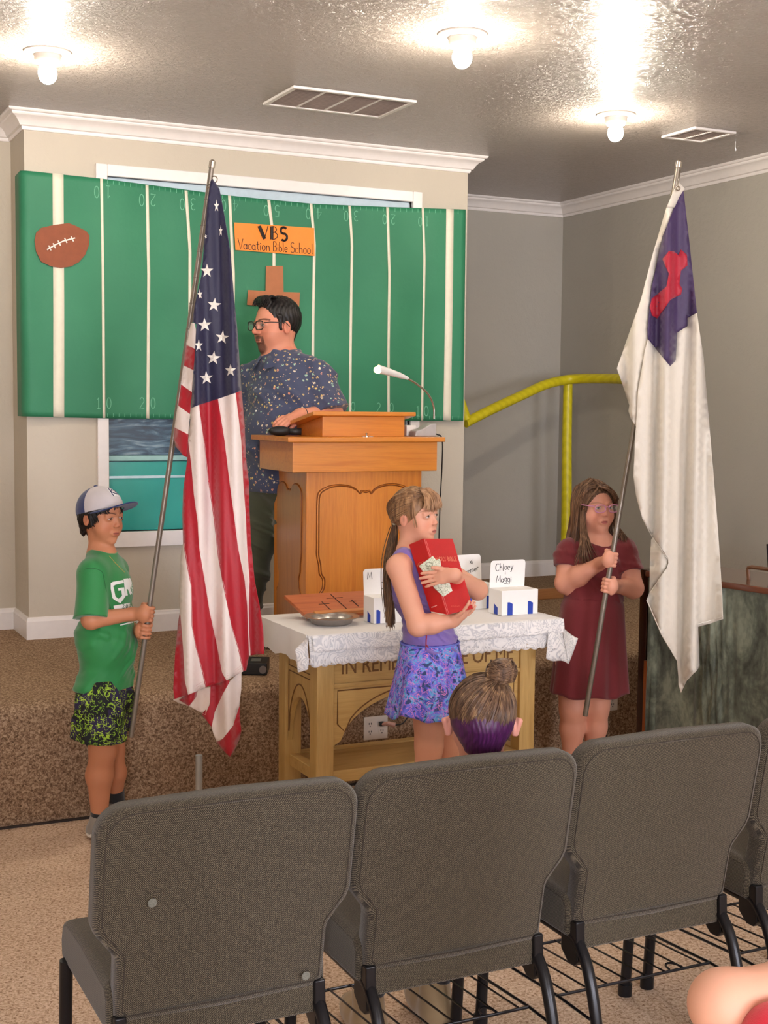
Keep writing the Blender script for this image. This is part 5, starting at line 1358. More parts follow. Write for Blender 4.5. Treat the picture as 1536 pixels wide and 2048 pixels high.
_, VB, QB = B.build('body', M_SKIN, bp, cb)
# shirt
def shirt_axis(F_, g):
    F_.el(chest, (.112, .082, .115), Rb, .03, g=g); F_.el(belly, (.112, .094, .16), Rb, .03, g=g); F_.el(hip-UP*.0, (.114, .094, .12), Rb, .03, g=g)
    F_.rc(neck-UP*.012, shR, .046, .048, .03, g=g*.6); F_.rc(neck-UP*.012, shL, .046, .048, .03, g=g*.6)
    F_.sleeve(shR, elR, .050, .061, .96); F_.sleeve(shL, elL, .047, .060, .98)
lo2, hi2 = lo.copy(), hi.copy(); lo2[2] = hip[2]-.06; hi2[2] = neck[2]+.08
S1 = Field(lo2, hi2, hc=.0035); shirt_axis(S1, .004)
n_ = nrmz(elR-shR); m_ = shR+(elR-shR)*.80
Fs = S1
# hem, neck opening and sleeve ends
S1.el(neck+UP*.042+fb*.016, (.056, .056, .048), Rb, .006, 'sub')
X, Y, Z = S1.grid((slice(None),)*3)
arm = None
near = ((X-shR[0])*rb[0]+(Y-shR[1])*rb[1]) > -.035
pl_ = ((X-m_[0])*n_[0]+(Y-m_[1])*n_[1]+(Z-m_[2])*n_[2])
S1.warp(lambda x, y, z: fold(x, y, z, .0045, ((.6, .4, 1.), (1, .4, -.8), (.9, -.5, .1)), (34, 58), 1)*np.clip((m_[2]-.02-z)*20+.3, .15, 1))
S1.cut(J(210, 1374, DB), -UP+fb*.02)
M_GRN = cloth('green jersey', (28, 128, 62), .6, 1200, .2, .06)
sh, VS, QS = S1.build('shirt', M_GRN, bp)
bvh = BVHTree.FromPolygons([tuple(v) for v in VS], [tuple(q) for q in QS])
def on_cloth(px, py, off=.0015, b=None):
    r = ray(px, py); r = r/np.linalg.norm(r); h = (b or bvh).ray_cast(Vector(CP), Vector(r), 30)
    if h[0] is None: return None
    return np.array(h[0])-r*off
def decal(name, polys, mat, parent, b=None, off=.0016, sp=3.0):
    V, Fc = [], []
    for poly in polys:
        f, vs = densify(poly, sp); P = [on_cloth(x, y, off, b) for x, y in vs]; k0 = len(V)
        mp = {}
        for i, p in enumerate(P):
            if p is not None: mp[i] = len(V); V.append(p)
        Fc += [[mp[i] for i in q] for q in f if all(i in mp for i in q)]
    if Fc: return link_mesh(name, V, Fc, mat, parent, smooth=True)
zx = lambda P: [(130+x/5.85, 950+y/5.85) for x, y in P]
G_ = zx([(535,1265),(560,1250),(680,1228),(690,1262),(590,1285),(565,1300),(590,1420),(625,1450),(668,1415),(660,1350),(625,1355),(620,1325),(690,1315),(708,1420),(650,1500),(600,1475),(555,1440),(535,1330)])
R1 = zx([(685,1215),(735,1208),(770,1235),(772,1300),(762,1325),(790,1395),(762,1402),(735,1335),(722,1338),(735,1408),(708,1412)])
I1 = zx([(745,1208),(762,1206),(800,1300),(815,1398),(795,1402),(775,1300)])
B1 = zx([(568,1530),(795,1490),(800,1565),(580,1598)]); N1 = zx([(805,1490),(825,1486),(850,1545),(845,1486),(862,1484),(868,1530),(835,1560),(812,1562)])
B3 = zx([(640,1752),(760,1720),(870,1700),(870,1712),(760,1738),(650,1762)])
decal('shirt_print', [G_, R1, I1, B1, N1, B3], plain('white shirt print', (232, 232, 226), .5, var=.01), sh)
mb = MB()
for ch, x0 in (('2', 672), ('0', 712)):
    for p in GL[ch][1]:
        P = [on_cloth(130+(x0+u*46)/5.85, 950+(1560-v*44-u*8)/5.85, .002) for u, v in p]
        if all(q is not None for q in P): mb.tube(P, .0012, 5)
if mb.V: mb.build('shirt_number', plain('dark green print', (30, 70, 44), .5), sh)
# raglan seam + neckline piping
mb = MB()
for P in ([(118,1200),(170,1130),(260,1095),(350,1095),(430,1130),(455,1200),(480,1330),(540,1590)], [(125,1640),(300,1625),(545,1590)]):
    Q_ = [on_cloth(130+x/5.85, 950+y/5.85, .0005) for x, y in P]; Q_ = [q for q in Q_ if q is not None]
    if len(Q_) > 2: mb.tube(catmull(Q_, 5), .0011, 5)
mb.build('seams', cloth('green seam', (20, 96, 46)), sh)
mb = MB(); Q_ = [on_cloth(130+x/5.85, 950+y/5.85, .002) for x, y in ((470,880),(520,950),(580,1020),(640,1080),(700,1140))]; Q_ = [q for q in Q_ if q is not None]
if len(Q_) > 2: mb.tube(Q_, .0012, 5)
mb.build('neck_cord', plain('thin gold cord', (190, 160, 90), .4), bp)
# shorts
sm = NT('night print shorts'); v = sm.coord()
v1 = sm.vor(v, 34, 'F1'); v2 = sm.vor(v, 70, 'F1'); n1 = sm.noise(v, 30, 2, .5, 2.2); n2 = sm.noise(v, 13, 2); cr = sm.vor(v, 26, 'DISTANCE_TO_EDGE')
base_ = sm.ramp(n2, [(.50, (12, 14, 18)), (.54, (38, 28, 64))], 'CONSTANT')
g1 = sm.math('MULTIPLY', sm.math('COMPARE', v1, .36, .045), sm.math('GREATER_THAN', n1, .47))
g2 = sm.math('COMPARE', n1, .56, .018); g3 = sm.math('LESS_THAN', v2, .16)
gg = sm.math('MAXIMUM', sm.math('MAXIMUM', g1, g2), g3)
sm.P('Base Color', sm.mix(gg, base_, sm.ramp(n2, [(.4, (120, 164, 40)), (.6, (172, 206, 60))]))); sm.P('Roughness', .8)
lo3, hi3 = lo.copy(), hi.copy(); lo3[2] = kR[2]-.05; hi3[2] = hip[2]+.08
S2 = Field(lo3, hi3, hc=.004)
hR_, hL_ = J(198, 1400, DB-.05), J(224, 1400, DB+.06)
S2.el(hip-UP*.012, (.108, .089, .07), Rb, .02)
S2.rc(hR_, J(200, 1462, DB-.02), .085, .094, .02); S2.rc(hL_, J(214, 1450, DB+.10), .078, .080, .02)
S2.warp(lambda x, y, z: fold(x, y, z, .006, ((1, .3, .1), (.3, 1, .2)), (50, 78), 2))
S2.cut(J(205, 1474, DB), -UP-.12*fb+.0*rb); S2.cut(J(208, 1352, DB), UP)
S2.build('shorts', sm.m, bp)
# socks and shoes
M_SOCK = cloth('black sock', (18, 18, 22)); M_SUEDE = cloth('grey suede', (140, 132, 122), .9, 700, .2); M_SOLE = plain('off white sole', (226, 220, 208), .5)
for (a, k_, d) in ((aR, kR, dfR), (aL, kL, dfL)):
    n = nrmz(k_-a); t = a+n*.02
    mb = MB(); mb.tube([a-UP*.02, a+n*.0, a+n*.028], [.034, .032, .0325], 20); smoothed(mb.build('sock', M_SOCK, bp), 60)
    q = Field(np.array([a[0]-.2, a[1]-.2, 0]), np.array([a[0]+.2, a[1]+.2, a[2]+.05]), hc=.003)
    foot(q, np.array([a[0], a[1], .075]), d, 1.05, .008); q.cut((0, 0, .012), -UP)
    q.build('shoe', None, bp, mats=[M_SUEDE, M_SOLE], matfn=lambda c: (c[:, 2] < .027).astype(int))
# hair under the cap and the cap itself
M_BHAIR = hair_mat('black hair', (12, 10, 10), (26, 20, 18), (44, 34, 28))
hf_ = Field(hd.c-.17, hd.c+.17, hc=.0022); S_ = hd.s
hf_.el(hd.p(0, -.08, .10), np.array([.372, .43, .40])*S_, hd.R, 0)
hf_.rc(hd.p(.24, -.22, -.05), hd.p(.17, -.28, -.33), .11*S_, .045*S_, .04*S_); hf_.rc(hd.p(-.24, -.22, -.05), hd.p(-.17, -.28, -.33), .11*S_, .045*S_, .04*S_); hf_.rc(hd.p(0, -.30, -.05), hd.p(0, -.32, -.34), .12*S_, .05*S_, .05*S_)
hf_.rc(hd.p(.33, .06, .10), hd.p(.335, .09, -.07), .055*S_, .03*S_, .03*S_); hf_.rc(hd.p(-.33, .06, .10), hd.p(-.335, .09, -.07), .055*S_, .03*S_, .03*S_)
hf_.el(hd.p(0, .30, -.16), np.array([.44, .33, .33])*S_, hd.R, .02*S_, 'sub')
hf_.el(hd.p(0, -.02, -.50), np.array([.32, .32, .25])*S_, hd.R, .02*S_, 'sub')
for x in (-1, 1): hf_.el(hd.p(x*.40, -.05, -.06), np.array([.10, .065, .11])*S_, hd.R, .01*S_, 'sub')
hf_.warp(lambda x, y, z: .0022*np.sin(x*420+np.sin(z*60)*2)*np.sin(y*390))
hf_.build('hair', M_BHAIR, bp)
for x in (1, -1):
  mb = MB(); strands(mb, [[hd.p(x*.34, .0, .14), hd.p(x*.37, .05, .04), hd.p(x*.352, .07, -.08), hd.p(x*.33, .10, -.16)], [hd.p(x*.33, .14, .16), hd.p(x*.345, .17, .08), hd.p(x*.31, .19, .02), hd.p(x*.29, .19, -.03)]], 50, .0018, .002, 5); mb.build('side_hair', M_BHAIR, bp, smooth=True)
mb = MB()
strands(mb, [[hd.p(.20, .26, .20), hd.p(.22, .29, .14), hd.p(.20, .31, .09)], [hd.p(-.2, .27, .2), hd.p(-.22, .3, .14), hd.p(-.2, .31, .09)]], 46, .0018, .0025, 8)
mb.build('hair_strands', M_BHAIR, bp, smooth=True)
capt = thing('baseball_cap', 'navy and light grey baseball cap with a white letter patch, worn by the boy', 'cap', hd.c+UP*.03)
tl = radians(17); cf_ = hd.R[1]*cos(tl)+hd.R[2]*sin(tl); cu_ = np.cross(hd.R[0], cf_); RC = np.array([hd.R[0], cf_, cu_]); cc_ = hd.p(0, -.065, .13)
cp_ = lambda x, y, z: cc_+S_*(x*RC[0]+y*RC[1]+z*RC[2])
kf = Field(hd.c-.2, hd.c+.24, hc=.0022)
kf.el(cp_(0, 0, .0), np.array([.395, .462, .425])*S_, RC, 0); kf.cut(cp_(0, 0, -.035), -cu_)
M_NAVY = cloth('navy twill', (18, 40, 96), .8); M_GREY = cloth('light grey twill', (196, 188, 188), .8)
cap_o, VC, QC = kf.build('crown', None, capt, mats=[M_NAVY, M_GREY], matfn=lambda c: ((((c-cc_)@RC.T)[:, 1]) > .02*S_).astype(int))
V = []; nu, nv_ = 24, 10
for j in range(nv_+1):
    for i in range(nu+1):
        t = radians(-78+156*i/nu); r0x, r0y = .395*sin(t), .455*cos(t); f = j/nv_
        x = r0x*(1+.02*f); y = r0y+f*(.40)*cos(t)**.55
        V.append(cp_(x, y, -.030-.10*(x/.4)**2*(.4+f*.3)+.015*f))
Fc = [(j*(nu+1)+i, j*(nu+1)+i+1, (j+1)*(nu+1)+i+1, (j+1)*(nu+1)+i) for j in range(nv_) for i in range(nu)]
o = link_mesh('brim', V, Fc, M_NAVY, capt, smooth=True); md = o.modifiers.new('s', 'SOLIDIFY'); md.thickness = .004; md.offset = 0
mb = MB(); mb.sphere(cp_(0, 0, .43), (.008, .008, .004), 12, 6); mb.build('button', M_NAVY, capt, smooth=True)
bc = BVHTree.FromPolygons([tuple(v) for v in VC], [tuple(q) for q in QC])
def czone(P): return [(130+x/5.85, 950+y/5.85) for x, y in P]
decal('logo_patch', [czone([(488,150),(540,120),(590,135),(640,190),(668,262),(650,268),(600,238),(565,250),(540,220)])], plain('white patch', (236, 234, 230), .6), capt, bc, .0012)
mb = MB()
for P in ([(505,152),(570,245)], [(548,140),(538,196)], [(542,196),(600,222)], [(560,180),(575,165),(590,200)], [(628,182),(602,186),(608,222),(640,232),(652,262)]):
    P = [(P[i][0]+(P[i+1][0]-P[i][0])*j/6, P[i][1]+(P[i+1][1]-P[i][1])*j/6) for i in range(len(P)-1) for j in range(7)]
    Q_ = [on_cloth(130+x/5.85, 950+y/5.85, .0026, bc) for x, y in P]; Q_ = [q for q in Q_ if q is not None]
    if len(Q_) > 1: mb.tube(Q_, .0016, 5)
mb.build('logo_letters', plain('navy thread', (24, 34, 84), .6), capt)
# ============================================================ THE GIRL WITH THE BOOK
DG = 4.52
skg = (226, 166, 138)
gp = person('girl in a purple tank top and bright blue skirt hugging a big red book', (J(858, 1300, DG)[0], J(858, 1300, DG)[1], 0))
fg = RH*cos(radians(40))-WH*sin(radians(40)); rg = np.cross(fg, UP); Rg = np.array([rg, fg, UP])
hg = Head(J(832, 1033, DG), 34, .192, pitch=2, roll=-2)
neck = J(820, 1100, DG+.01); chest = J(833, 1168, DG+.02); waist = J(856, 1262, DG+.01); hip = J(863, 1315, DG)
shR, shL = J(797, 1134, DG-.09), J(868, 1126, DG+.10)
elR, wrR = J(836, 1252, DG-.17), J(908, 1241, DG-.17)
elL, wrL = J(955, 1180, DG-.03), J(905, 1150, DG-.205)
kR, kL = J(858, 1490, DG-.05), J(892, 1492, DG+.08)
aR, aL = onz(846, 1735, .07), onz(893, 1722, .07); aR = J(844, 1700, DG-.02); aR[2] = .07; aL = J(897, 1690, DG+.10); aL[2] = .07
# the book first: an oriented block held against the chest
b_tl, b_tr, b_br, b_bl = J(846, 1077, DG-.115), J(905, 1077, DG-.135), J(946, 1217, DG-.215), J(893, 1229, DG-.205)
s_tl, s_bl = J(818, 1089, DG-.065), J(861, 1223, DG-.150)
cov_x = nrmz(b_tr-b_tl); cov_y = nrmz(b_tl-b_bl); cov_n = nrmz(np.cross(cov_x, cov_y))   # out towards the viewer
if cov_n@WW > 0: cov_n = -cov_n
spx = s_tl-b_tl
spn = nrmz(np.cross(cov_y, spx)); spn = -spn if spn@WW > 0 else spn
bk = thing('red_book', 'large red hardcover book with gold lettering hugged by the girl in purple', 'book', b_bl)
M_BRED = plain('red leatherette', (192, 22, 26), .38, var=.05, bump=.15, bs=500); M_PAGE = plain('page edges', (232, 222, 200), .7)
def quadbox(name, a, b, c, d_, th, mat, par, bevel=.0015):
    mb = MB(); P = [a, b, c, d_]; mb.add([*P, *[p+th for p in P]], [(0,1,2,3),(7,6,5,4),(0,4,5,1),(1,5,6,2),(2,6,7,3),(3,7,4,0)]); return mb.build(name, mat, par, bevel=bevel)
thk = np.linalg.norm(spx)
inw = nrmz(spx-cov_x*(spx@cov_x)-cov_y*(spx@cov_y))*min(.055, thk)  # thickness direction away from the viewer
quadbox('front_cover', b_bl, b_br, b_tr, b_tl, inw*.06, M_BRED, bk)
quadbox('spine', b_bl, b_tl, s_tl, s_bl, nrmz(cov_x)*.003, M_BRED, bk)
bc_r = b_tr-b_tl
quadbox('back_cover', s_bl+0*inw, s_bl+(b_br-b_bl), s_tl+bc_r, s_tl, inw*.06, M_BRED, bk)
ii = inw*.1
quadbox('page_block', b_bl+cov_y*.004+spx*.06, b_br+cov_y*.004-cov_x*.005+spx*.06, b_tr-cov_y*.004-cov_x*.005+spx*.06, b_tl-cov_y*.004+spx*.06, spx*.86, M_PAGE, bk)
mb = MB()
for o_ in (.004, .0085): mb.tube([b_bl+cov_x*o_-cov_y*0, b_tl+cov_x*o_], .0009, 5)
mb.build('hinge_line', plain('worn pink edge', (214, 110, 104), .5), bk)
M_GOLD = plain('gold lettering', (226, 130, 100), .45, .2)
place_font('HOLY BIBLE', .0235, b_tl-cov_y*.082+cov_x*.022-cov_n*-.0006, cov_x, cov_y, 'cover_lettering', M_GOLD, bk, .0003, width=.068)
place_font('The Word of God', .0065, b_bl+cov_y*.030+cov_x*.040+cov_n*.0006, cov_x, cov_y, 'small_lettering', M_GOLD, bk, .0002) if False else None
mb = MB()
for k_ in range(9):
    p = b_bl+cov_y*(.028+.0004*(k_ % 3))+cov_x*(.026+.0030*k_)+cov_n*.0006; mb.tube([p, p+cov_y*(.0022 if k_ % 4 else .003)], .0005, 4)
mb.build('small_gold_print', M_GOLD, bk)
sx_ = nrmz(b_tl-s_tl)
place_font('HOLY', .018, s_tl-cov_y*.085+sx_*.008+spn*.0008, sx_, cov_y, 'spine_lettering', M_GOLD, bk, .0003, width=.036)
mb = MB()
for k_ in range(8):
    p = s_bl+cov_y*.010+sx_*(.012+.0034*k_)+spn*.001; mb.tube([p, p+cov_y*.003], .0006, 4)
mb.build('publisher_print', plain('pale print', (240, 200, 190), .5), bk)
mb = MB(); mb.tube(catmull([s_bl+spx*.0+cov_x*.03, J(858, 1245, DG-.10), J(853, 1275, DG-.125), J(852, 1300, DG-.13)], 5), .0022, 5); mb.tube([J(853, 1290, DG-.127), J(857, 1296, DG-.13)], .002, 5)
mb.build('ribbon_marker', plain('red ribbon', (160, 20, 40), .6), bk)

allp = [hip, neck, elR, elL, hg.c, aR, aL, wrR, wrL]
lo = np.min(allp, 0)-.2; hi = np.max(allp, 0)+.2; lo[2] = -.01; hi[2] = hg.c[2]+.13
hx = sorted([wrL[0], wrL[0]-.12]); 
B = Field(lo, hi, [(hg.c[0]-.12, hg.c[0]+.13)], [(hg.c[1]-.12, hg.c[1]+.12), (wrR[1]-.06, wrR[1]+.10)], [(hg.c[2]-.115, hg.c[2]+.115), (wrR[2]-.04, wrL[2]+.05)], .0018, .004)
hg.add(B, nose=.82, cheek=.95, jaw=.92)
B.rc(hg.p(0, -.10, -.22), neck, .038, .040, .03)
B.el(chest, (.100, .068, .115), Rg, .03); B.el(waist, (.088, .068, .10), Rg, .03); B.el(hip, (.10, .082, .09), Rg, .03)
B.rc(neck-UP*.012, shR, .036, .036, .03); B.rc(neck-UP*.012, shL, .036, .036, .03)
B.rc(shR, elR, .039, .033, .02); B.rc(elR, elR*.6+wrR*.4, .0345, .032, .012); B.rc(elR*.6+wrR*.4, wrR, .032, .021, .015)
B.rc(shL, elL, .038, .032, .02); B.rc(elL, wrL, .033, .021, .015)
B.rc(J(860, 1400, DG-.03), kR, .066, .046, .02); B.rc(kR, kR*.65+aR*.35, .045, .044, .02); B.rc(kR*.65+aR*.35, aR, .044, .026, .02)
B.rc(J(880, 1390, DG+.06), kL, .062, .045, .02); B.rc(kL, kL*.65+aL*.35, .043, .042, .02); B.rc(kL*.65+aL*.35, aL, .042, .026, .02)
foot(B, aR, fg); foot(B, aL, fg*.8+RH*.3)
# lower hand: open, palm up under the book; upper hand: fingers across the cover
open_hand(B, wrR, nrmz(J(950, 1214, DG-.21)-wrR), -UP*.8-WH*.4, .80, side=1, curl=13, spread=3, thumb_dir=nrmz(J(950, 1214, DG-.25)-wrR), fr=.0064)
open_hand(B, wrL, nrmz(J(855, 1158, DG-.190)-wrL), cov_n, .88, side=-1, curl=5, spread=3, fr=.0064, curls=(4, 4, 5, 7), thumb_dir=-RH*.95+UP*.3)
def cg(V):
    return hg.paint(V, skg, lip=(200, 110, 104), brow=(150, 108, 80), iris=(84, 66, 44), gaze=(.010, .004), brow_o=.5, brow_w=.011)
B.build('body', M_SKIN, gp, cg)
# the banknotes under the upper hand
mn = NT('banknote'); v = mn.coord(); n = mn.noise(v, 260, 3, .6, 1)
mn.P('Base Color', mn.ramp(n, [(.46, (232, 234, 214)), (.58, (196, 202, 172)), (.68, (110, 122, 92))])); mn.P('Roughness', .75)
mg = thing('banknotes', 'folded banknotes pressed against the red book by the girl', 'money', J(868, 1165, DG-.19))
def on_cover(x, y, off):
    r = ray(x, y); t = ((b_tl-CP)@cov_n)/(r@cov_n); return CP+r*t+cov_n*off
for k_, P in enumerate(([(838,1132),(866,1112),(893,1148),(905,1182),(887,1194),(868,1176)], [(850,1128),(880,1118),(884,1136),(902,1184),(886,1190)])):
    f, vs = densify(P, 5); V = [on_cover(x, y, .0035+.0015*k_+.0025*sin((x+y)*.05)) for x, y in vs]
    o = link_mesh('note', V, f, mn.m, mg, smooth=True); md = o.modifiers.new('s', 'SOLIDIFY'); md.thickness = .0007; md.offset = 0
mb = MB(); ov = [on_cover(876+8*cos(a), 1176+6*sin(a), .0068) for a in np.linspace(0, 2*pi, 15)]; mb.tube(ov, .0006, 4)
mb.build('portrait_oval', plain('note ink', (70, 86, 62), .7), mg); mb = MB()
ov = [on_cover(859+7*cos(a), 1130+4*sin(a), .0066) for a in np.linspace(0, 2*pi, 15)]; mb.tube(ov, .0006, 4)
mb.build('portrait_oval', plain('banknote green ink', (70, 86, 62), .7), mg)
# tank top
lo2 = lo.copy(); hi2 = hi.copy(); lo2[2] = hip[2]-.01; hi2[2] = neck[2]+.05
T1 = Field(lo2, hi2, hc=.0032)
T1.el(chest, (.100, .072, .125), Rg, .03, g=.006); T1.el(waist, (.088, .074, .115), Rg, .03, g=.007); T1.el(hip+UP*.02, (.095, .082, .08), Rg, .03, g=.007)
T1.rc(neck-UP*.020-fg*.004, shR*.52+neck*.48-UP*.004, .037, .036, .015, g=.006); T1.rc(neck-UP*.020-fg*.004, shL*.52+neck*.48-UP*.004, .037, .036, .015, g=.006)
T1.el(neck+UP*.040+fg*.030, (.050, .062, .052), Rg, .006, 'sub')
T1.el(shR+rg*.030-UP*.03, (.040, .050, .085), Rg, .006, 'sub'); T1.el(shL-rg*.030-UP*.03, (.040, .050, .085), Rg, .006, 'sub')
T1.cut(J(860, 1292, DG), -UP-.1*RH)
T1.warp(lambda x, y, z: fold(x, y, z, .005, ((.3, .3, 1.4), (.8, -.3, 1.)), (60, 90), 3)*np.clip((chest[2]-z)*10+.3, .15, 1))
M_PURP = cloth('lavender jersey', (128, 104, 178), .65, 1200, .2, .05)
T1.build('tank_top', M_PURP, gp)
mb = MB(); mb.tube([J(x, y, d) for x, y, d in ((786, 1150, DG-.15), (778, 1128, DG-.10), (788, 1108, DG-.06), (802, 1098, DG-.02))], .0018, 5); 
# skirt: flared with soft folds
km = NT('bright leaf print skirt'); v = km.coord(); n1 = km.noise(v, 11, 2, .5, 2.6); n2 = km.noise(v, 22, 2, .5, 3.2); e = km.vor(v, 17, 'DISTANCE_TO_EDGE')
c1 = km.ramp(n1, [(.36, (38, 62, 120)), (.45, (92, 92, 214)), (.52, (110, 120, 226)), (.58, (96, 176, 226)), (.66, (60, 84, 190))])
c2 = km.mix(km.math('LESS_THAN', e, .014), c1, lin((170, 120, 214)))
c3 = km.mix(km.math('COMPARE', n2, .50, .014), c2, lin((226, 134, 196)))
c4 = km.mix(km.math('GREATER_THAN', n2, .63), c3, lin((38, 60, 112)))
km.P('Base Color', c4); km.P('Roughness', .6)
sk_t, sk_b = J(860, 1282, DG), J(862, 1424, DG-.01)
n, k_ = 120, 22; V = []
for j in range(k_+1):
    f = j/k_; c = sk_t*(1-f)+sk_b*f
    for i in range(n):
        a = 2*pi*i/n; fl = f**1.1
        rx = (.104+.052*fl)*(1+.07*fl*sin(a*7+1)+.045*fl*sin(a*12)); ry = (.090+.052*fl)*(1+.07*fl*sin(a*7+1)+.04*fl*cos(a*11))
        V.append(c+rg*rx*cos(a)+fg*ry*sin(a)+UP*(.010*sin(a*3+1)*f+.008*f*sin(a*7+1)))
Fc = [(j*n+i, j*n+(i+1) % n, (j+1)*n+(i+1) % n, (j+1)*n+i) for j in range(k_) for i in range(n)]
Fc.append(list(range(n)))
o = link_mesh('skirt', V, Fc, km.m, gp, smooth=True); md = o.modifiers.new('s', 'SOLIDIFY'); md.thickness = .003; md.offset = -1
mb = MB(); P = [sk_t-UP*.004+rg*.108*cos(a)+fg*.094*sin(a) for a in np.linspace(0, 2*pi, 49)]; mb.tube(P, .0032, 8, cap=False); smoothed(mb.build('waistband', plain('blue waistband', (108, 120, 214), .6), gp), 60)
# shoes
for (a, d) in ((aR, fg), (aL, fg*.8+RH*.3)):
    q = Field(np.array([a[0]-.2, a[1]-.2, 0]), np.array([a[0]+.2, a[1]+.2, .13]), hc=.0035); foot(q, a, d, 1.0, .006); q.cut((0, 0, .012), -UP); q.cut((0, 0, .085), UP)
    q.build('shoe', plain('white canvas shoe', (220, 216, 210), .7), gp)
# hair: swept back into a ponytail, with a fringe
M_GHAIR = hair_mat('light brown hair', (92, 62, 40), (150, 112, 78), (186, 148, 108))
S_ = hg.s; hf_ = Field(hg.c-.17, hg.c+.17, hc=.0022)
hf_.el(hg.p(0, -.075, .135), np.array([.358, .428, .40])*S_, hg.R, 0)
hf_.el(hg.p(0, .36, -.13), np.array([.40, .30, .36])*S_, hg.R, .02*S_, 'sub')
hf_.el(hg.p(0, .08, -.40), np.array([.42, .42, .34])*S_, hg.R, .03*S_, 'sub')
for x in (-1, 1): hf_.el(hg.p(x*.40, -.03, -.05), np.array([.12, .09, .13])*S_, hg.R, .01*S_, 'sub')
hf_.build('hair', M_GHAIR, gp)
tie = hg.p(-.02, -.46, -.05)
mb = MB(); gd = []
for i in range(15):
    t = i/14; ph = radians(-122+244*t)      # fan of start points around the hairline
    st_ = hg.p(.35*sin(ph), -.075+.30*cos(ph)*.99+.06, .135+.30*max(0, cos(ph))**.7-.02-.10*(1-max(0, cos(ph))))
    q0 = hg.q(st_[None])[0]; P = []
    cc = np.array([0, -.075, .135]); r_ = np.array([.366, .436, .408]); e0 = (q0-cc)/r_; e0 /= np.linalg.norm(e0); e1 = (hg.q(tie[None])[0]-cc)/r_; e1 /= np.linalg.norm(e1)
    om = math.acos(np.clip(e0@e1, -1, 1))
    for u in np.linspace(0, 1, 6): w = (sin((1-u)*om)*e0+sin(u*om)*e1)/sin(om); P.append(hg.p(*(cc+w*r_*1.005)))
    gd.append(P)
strands(mb, gd, 330, .0019, .0022, 3); mb.build('hair_strands', M_GHAIR, gp, smooth=True)
mb = MB()
pt_g = [[tie, J(784, 1060, DG+.08), J(776, 1105, DG+.09), J(773, 1150, DG+.06), J(776, 1200, DG+.03), J(782, 1250, DG+.0)], [tie+UP*.01, J(792, 1060, DG+.05), J(788, 1110, DG+.03), J(778, 1155, DG-.03), J(784, 1205, DG-.03), J(780, 1252, DG-.02)], [tie-UP*.01, J(779, 1075, DG+.10), J(770, 1115, DG+.07), J(769, 1160, DG+.02), J(772, 1205, DG+.0), J(779, 1245, DG-.0)]]
strands(mb, pt_g, 260, .0021, .0045, 4); mb.build('ponytail', hair_mat('ponytail brown', (58, 40, 28), (110, 80, 54), (172, 136, 90)), gp, smooth=True)
mb = MB(); fr_ = []
for i in range(9):
    x = -.26+.52*i/8; fr_.append([hg.p(x*.55, .20, .50), hg.p(x*.85, .345, .36), hg.p(x*1.05, .395-.35*x*x, .22), hg.p(x*1.15, .39-.5*x*x, .11+.5*x*x)])
strands(mb, fr_, 150, .0016, .0022, 6); 
strands(mb, [[hg.p(.30, .16, .30), hg.p(.345, .18, .12), hg.p(.335, .19, -.02), hg.p(.31, .20, -.16)]], 14, .0012, .003, 9)
mb.build('fringe', hair_mat('fringe brown', (120, 84, 56), (176, 134, 98), (196, 156, 118)), gp, smooth=True)
mb = MB(); ringp = [tie+.020*(cos(a)*hg.R[2]+sin(a)*hg.R[0]) for a in np.linspace(0, 2*pi, 17)]; mb.tube(ringp, .0042, 8, cap=False); mb.build('hair_tie', plain('pale hair tie', (220, 214, 180), .6), gp, smooth=True)
# ============================================================ THE GIRL IN THE RED DRESS
DR = 5.60
skr = (226, 162, 136)
rp = person('girl in a dark red dress and pink glasses holding the pole of the white flag', (J(1168, 1400, DR)[0], J(1168, 1400, DR)[1], 0))
ab = radians(68); fr = RH*cos(ab)-WH*sin(ab); rr = np.cross(fr, UP); Rr = np.array([rr, fr, UP])
hr = Head(J(1189, 1014, DR), 66, .218, pitch=-2)
neck = J(1194, 1080, DR+.01); chest = J(1193, 1135, DR+.01); waist = J(1186, 1205, DR+.01); hip = J(1180, 1290, DR)
shR, shL = J(1140, 1103, DR), J(1249, 1106, DR+.01)
elR, wrR = J(1132, 1166, DR-.03), J(1199, 1128, DR-.15)
elL, wrL = J(1266, 1176, DR-.01), J(1232, 1172, DR-.12)
kR, kL = J(1146, 1418, DR-.04), J(1192, 1414, DR-.01)
aR, aL = J(1142, 1520, DR-.0), J(1187, 1518, DR+.05); aR[2] = .08; aL[2] = .08
pp2 = lambda y: Q0+(Q1-Q0)*(y-330)/1102
hands = [pp2(1112), pp2(1165)]
allp = [hip, neck, elR, elL, hr.c, aR, aL, wrR, wrL]
lo = np.min(allp, 0)-.2; hi = np.max(allp, 0)+.2; lo[2] = -.01; hi[2] = hr.c[2]+.14
B = Field(lo, hi, [(min(hands[1][0], hr.c[0]-.12)-.04, max(hands[0][0], hr.c[0]+.12)+.04)], [(hands[0][1]-.06, hr.c[1]+.12)], [(hr.c[2]-.12, hr.c[2]+.12), (hands[1][2]-.05, hands[0][2]+.05)], .0020, .0042)
hr.add(B, nose=.8, cheek=1.12, jaw=1.15, mouth_open=.004)
B.rc(hr.p(0, -.10, -.22), neck, .048, .052, .03)
B.el(chest, (.125, .092, .13), Rr, .04); B.el(waist, (.125, .10, .13), Rr, .04); B.el(hip, (.13, .105, .11), Rr, .04)
B.rc(neck-UP*.015, shR, .045, .045, .03); B.rc(neck-UP*.015, shL, .045, .045, .03)
B.rc(shR, elR, .050, .044, .02); B.rc(elR, elR*.6+wrR*.4, .046, .041, .015); B.rc(elR*.6+wrR*.4, wrR, .041, .025, .015)
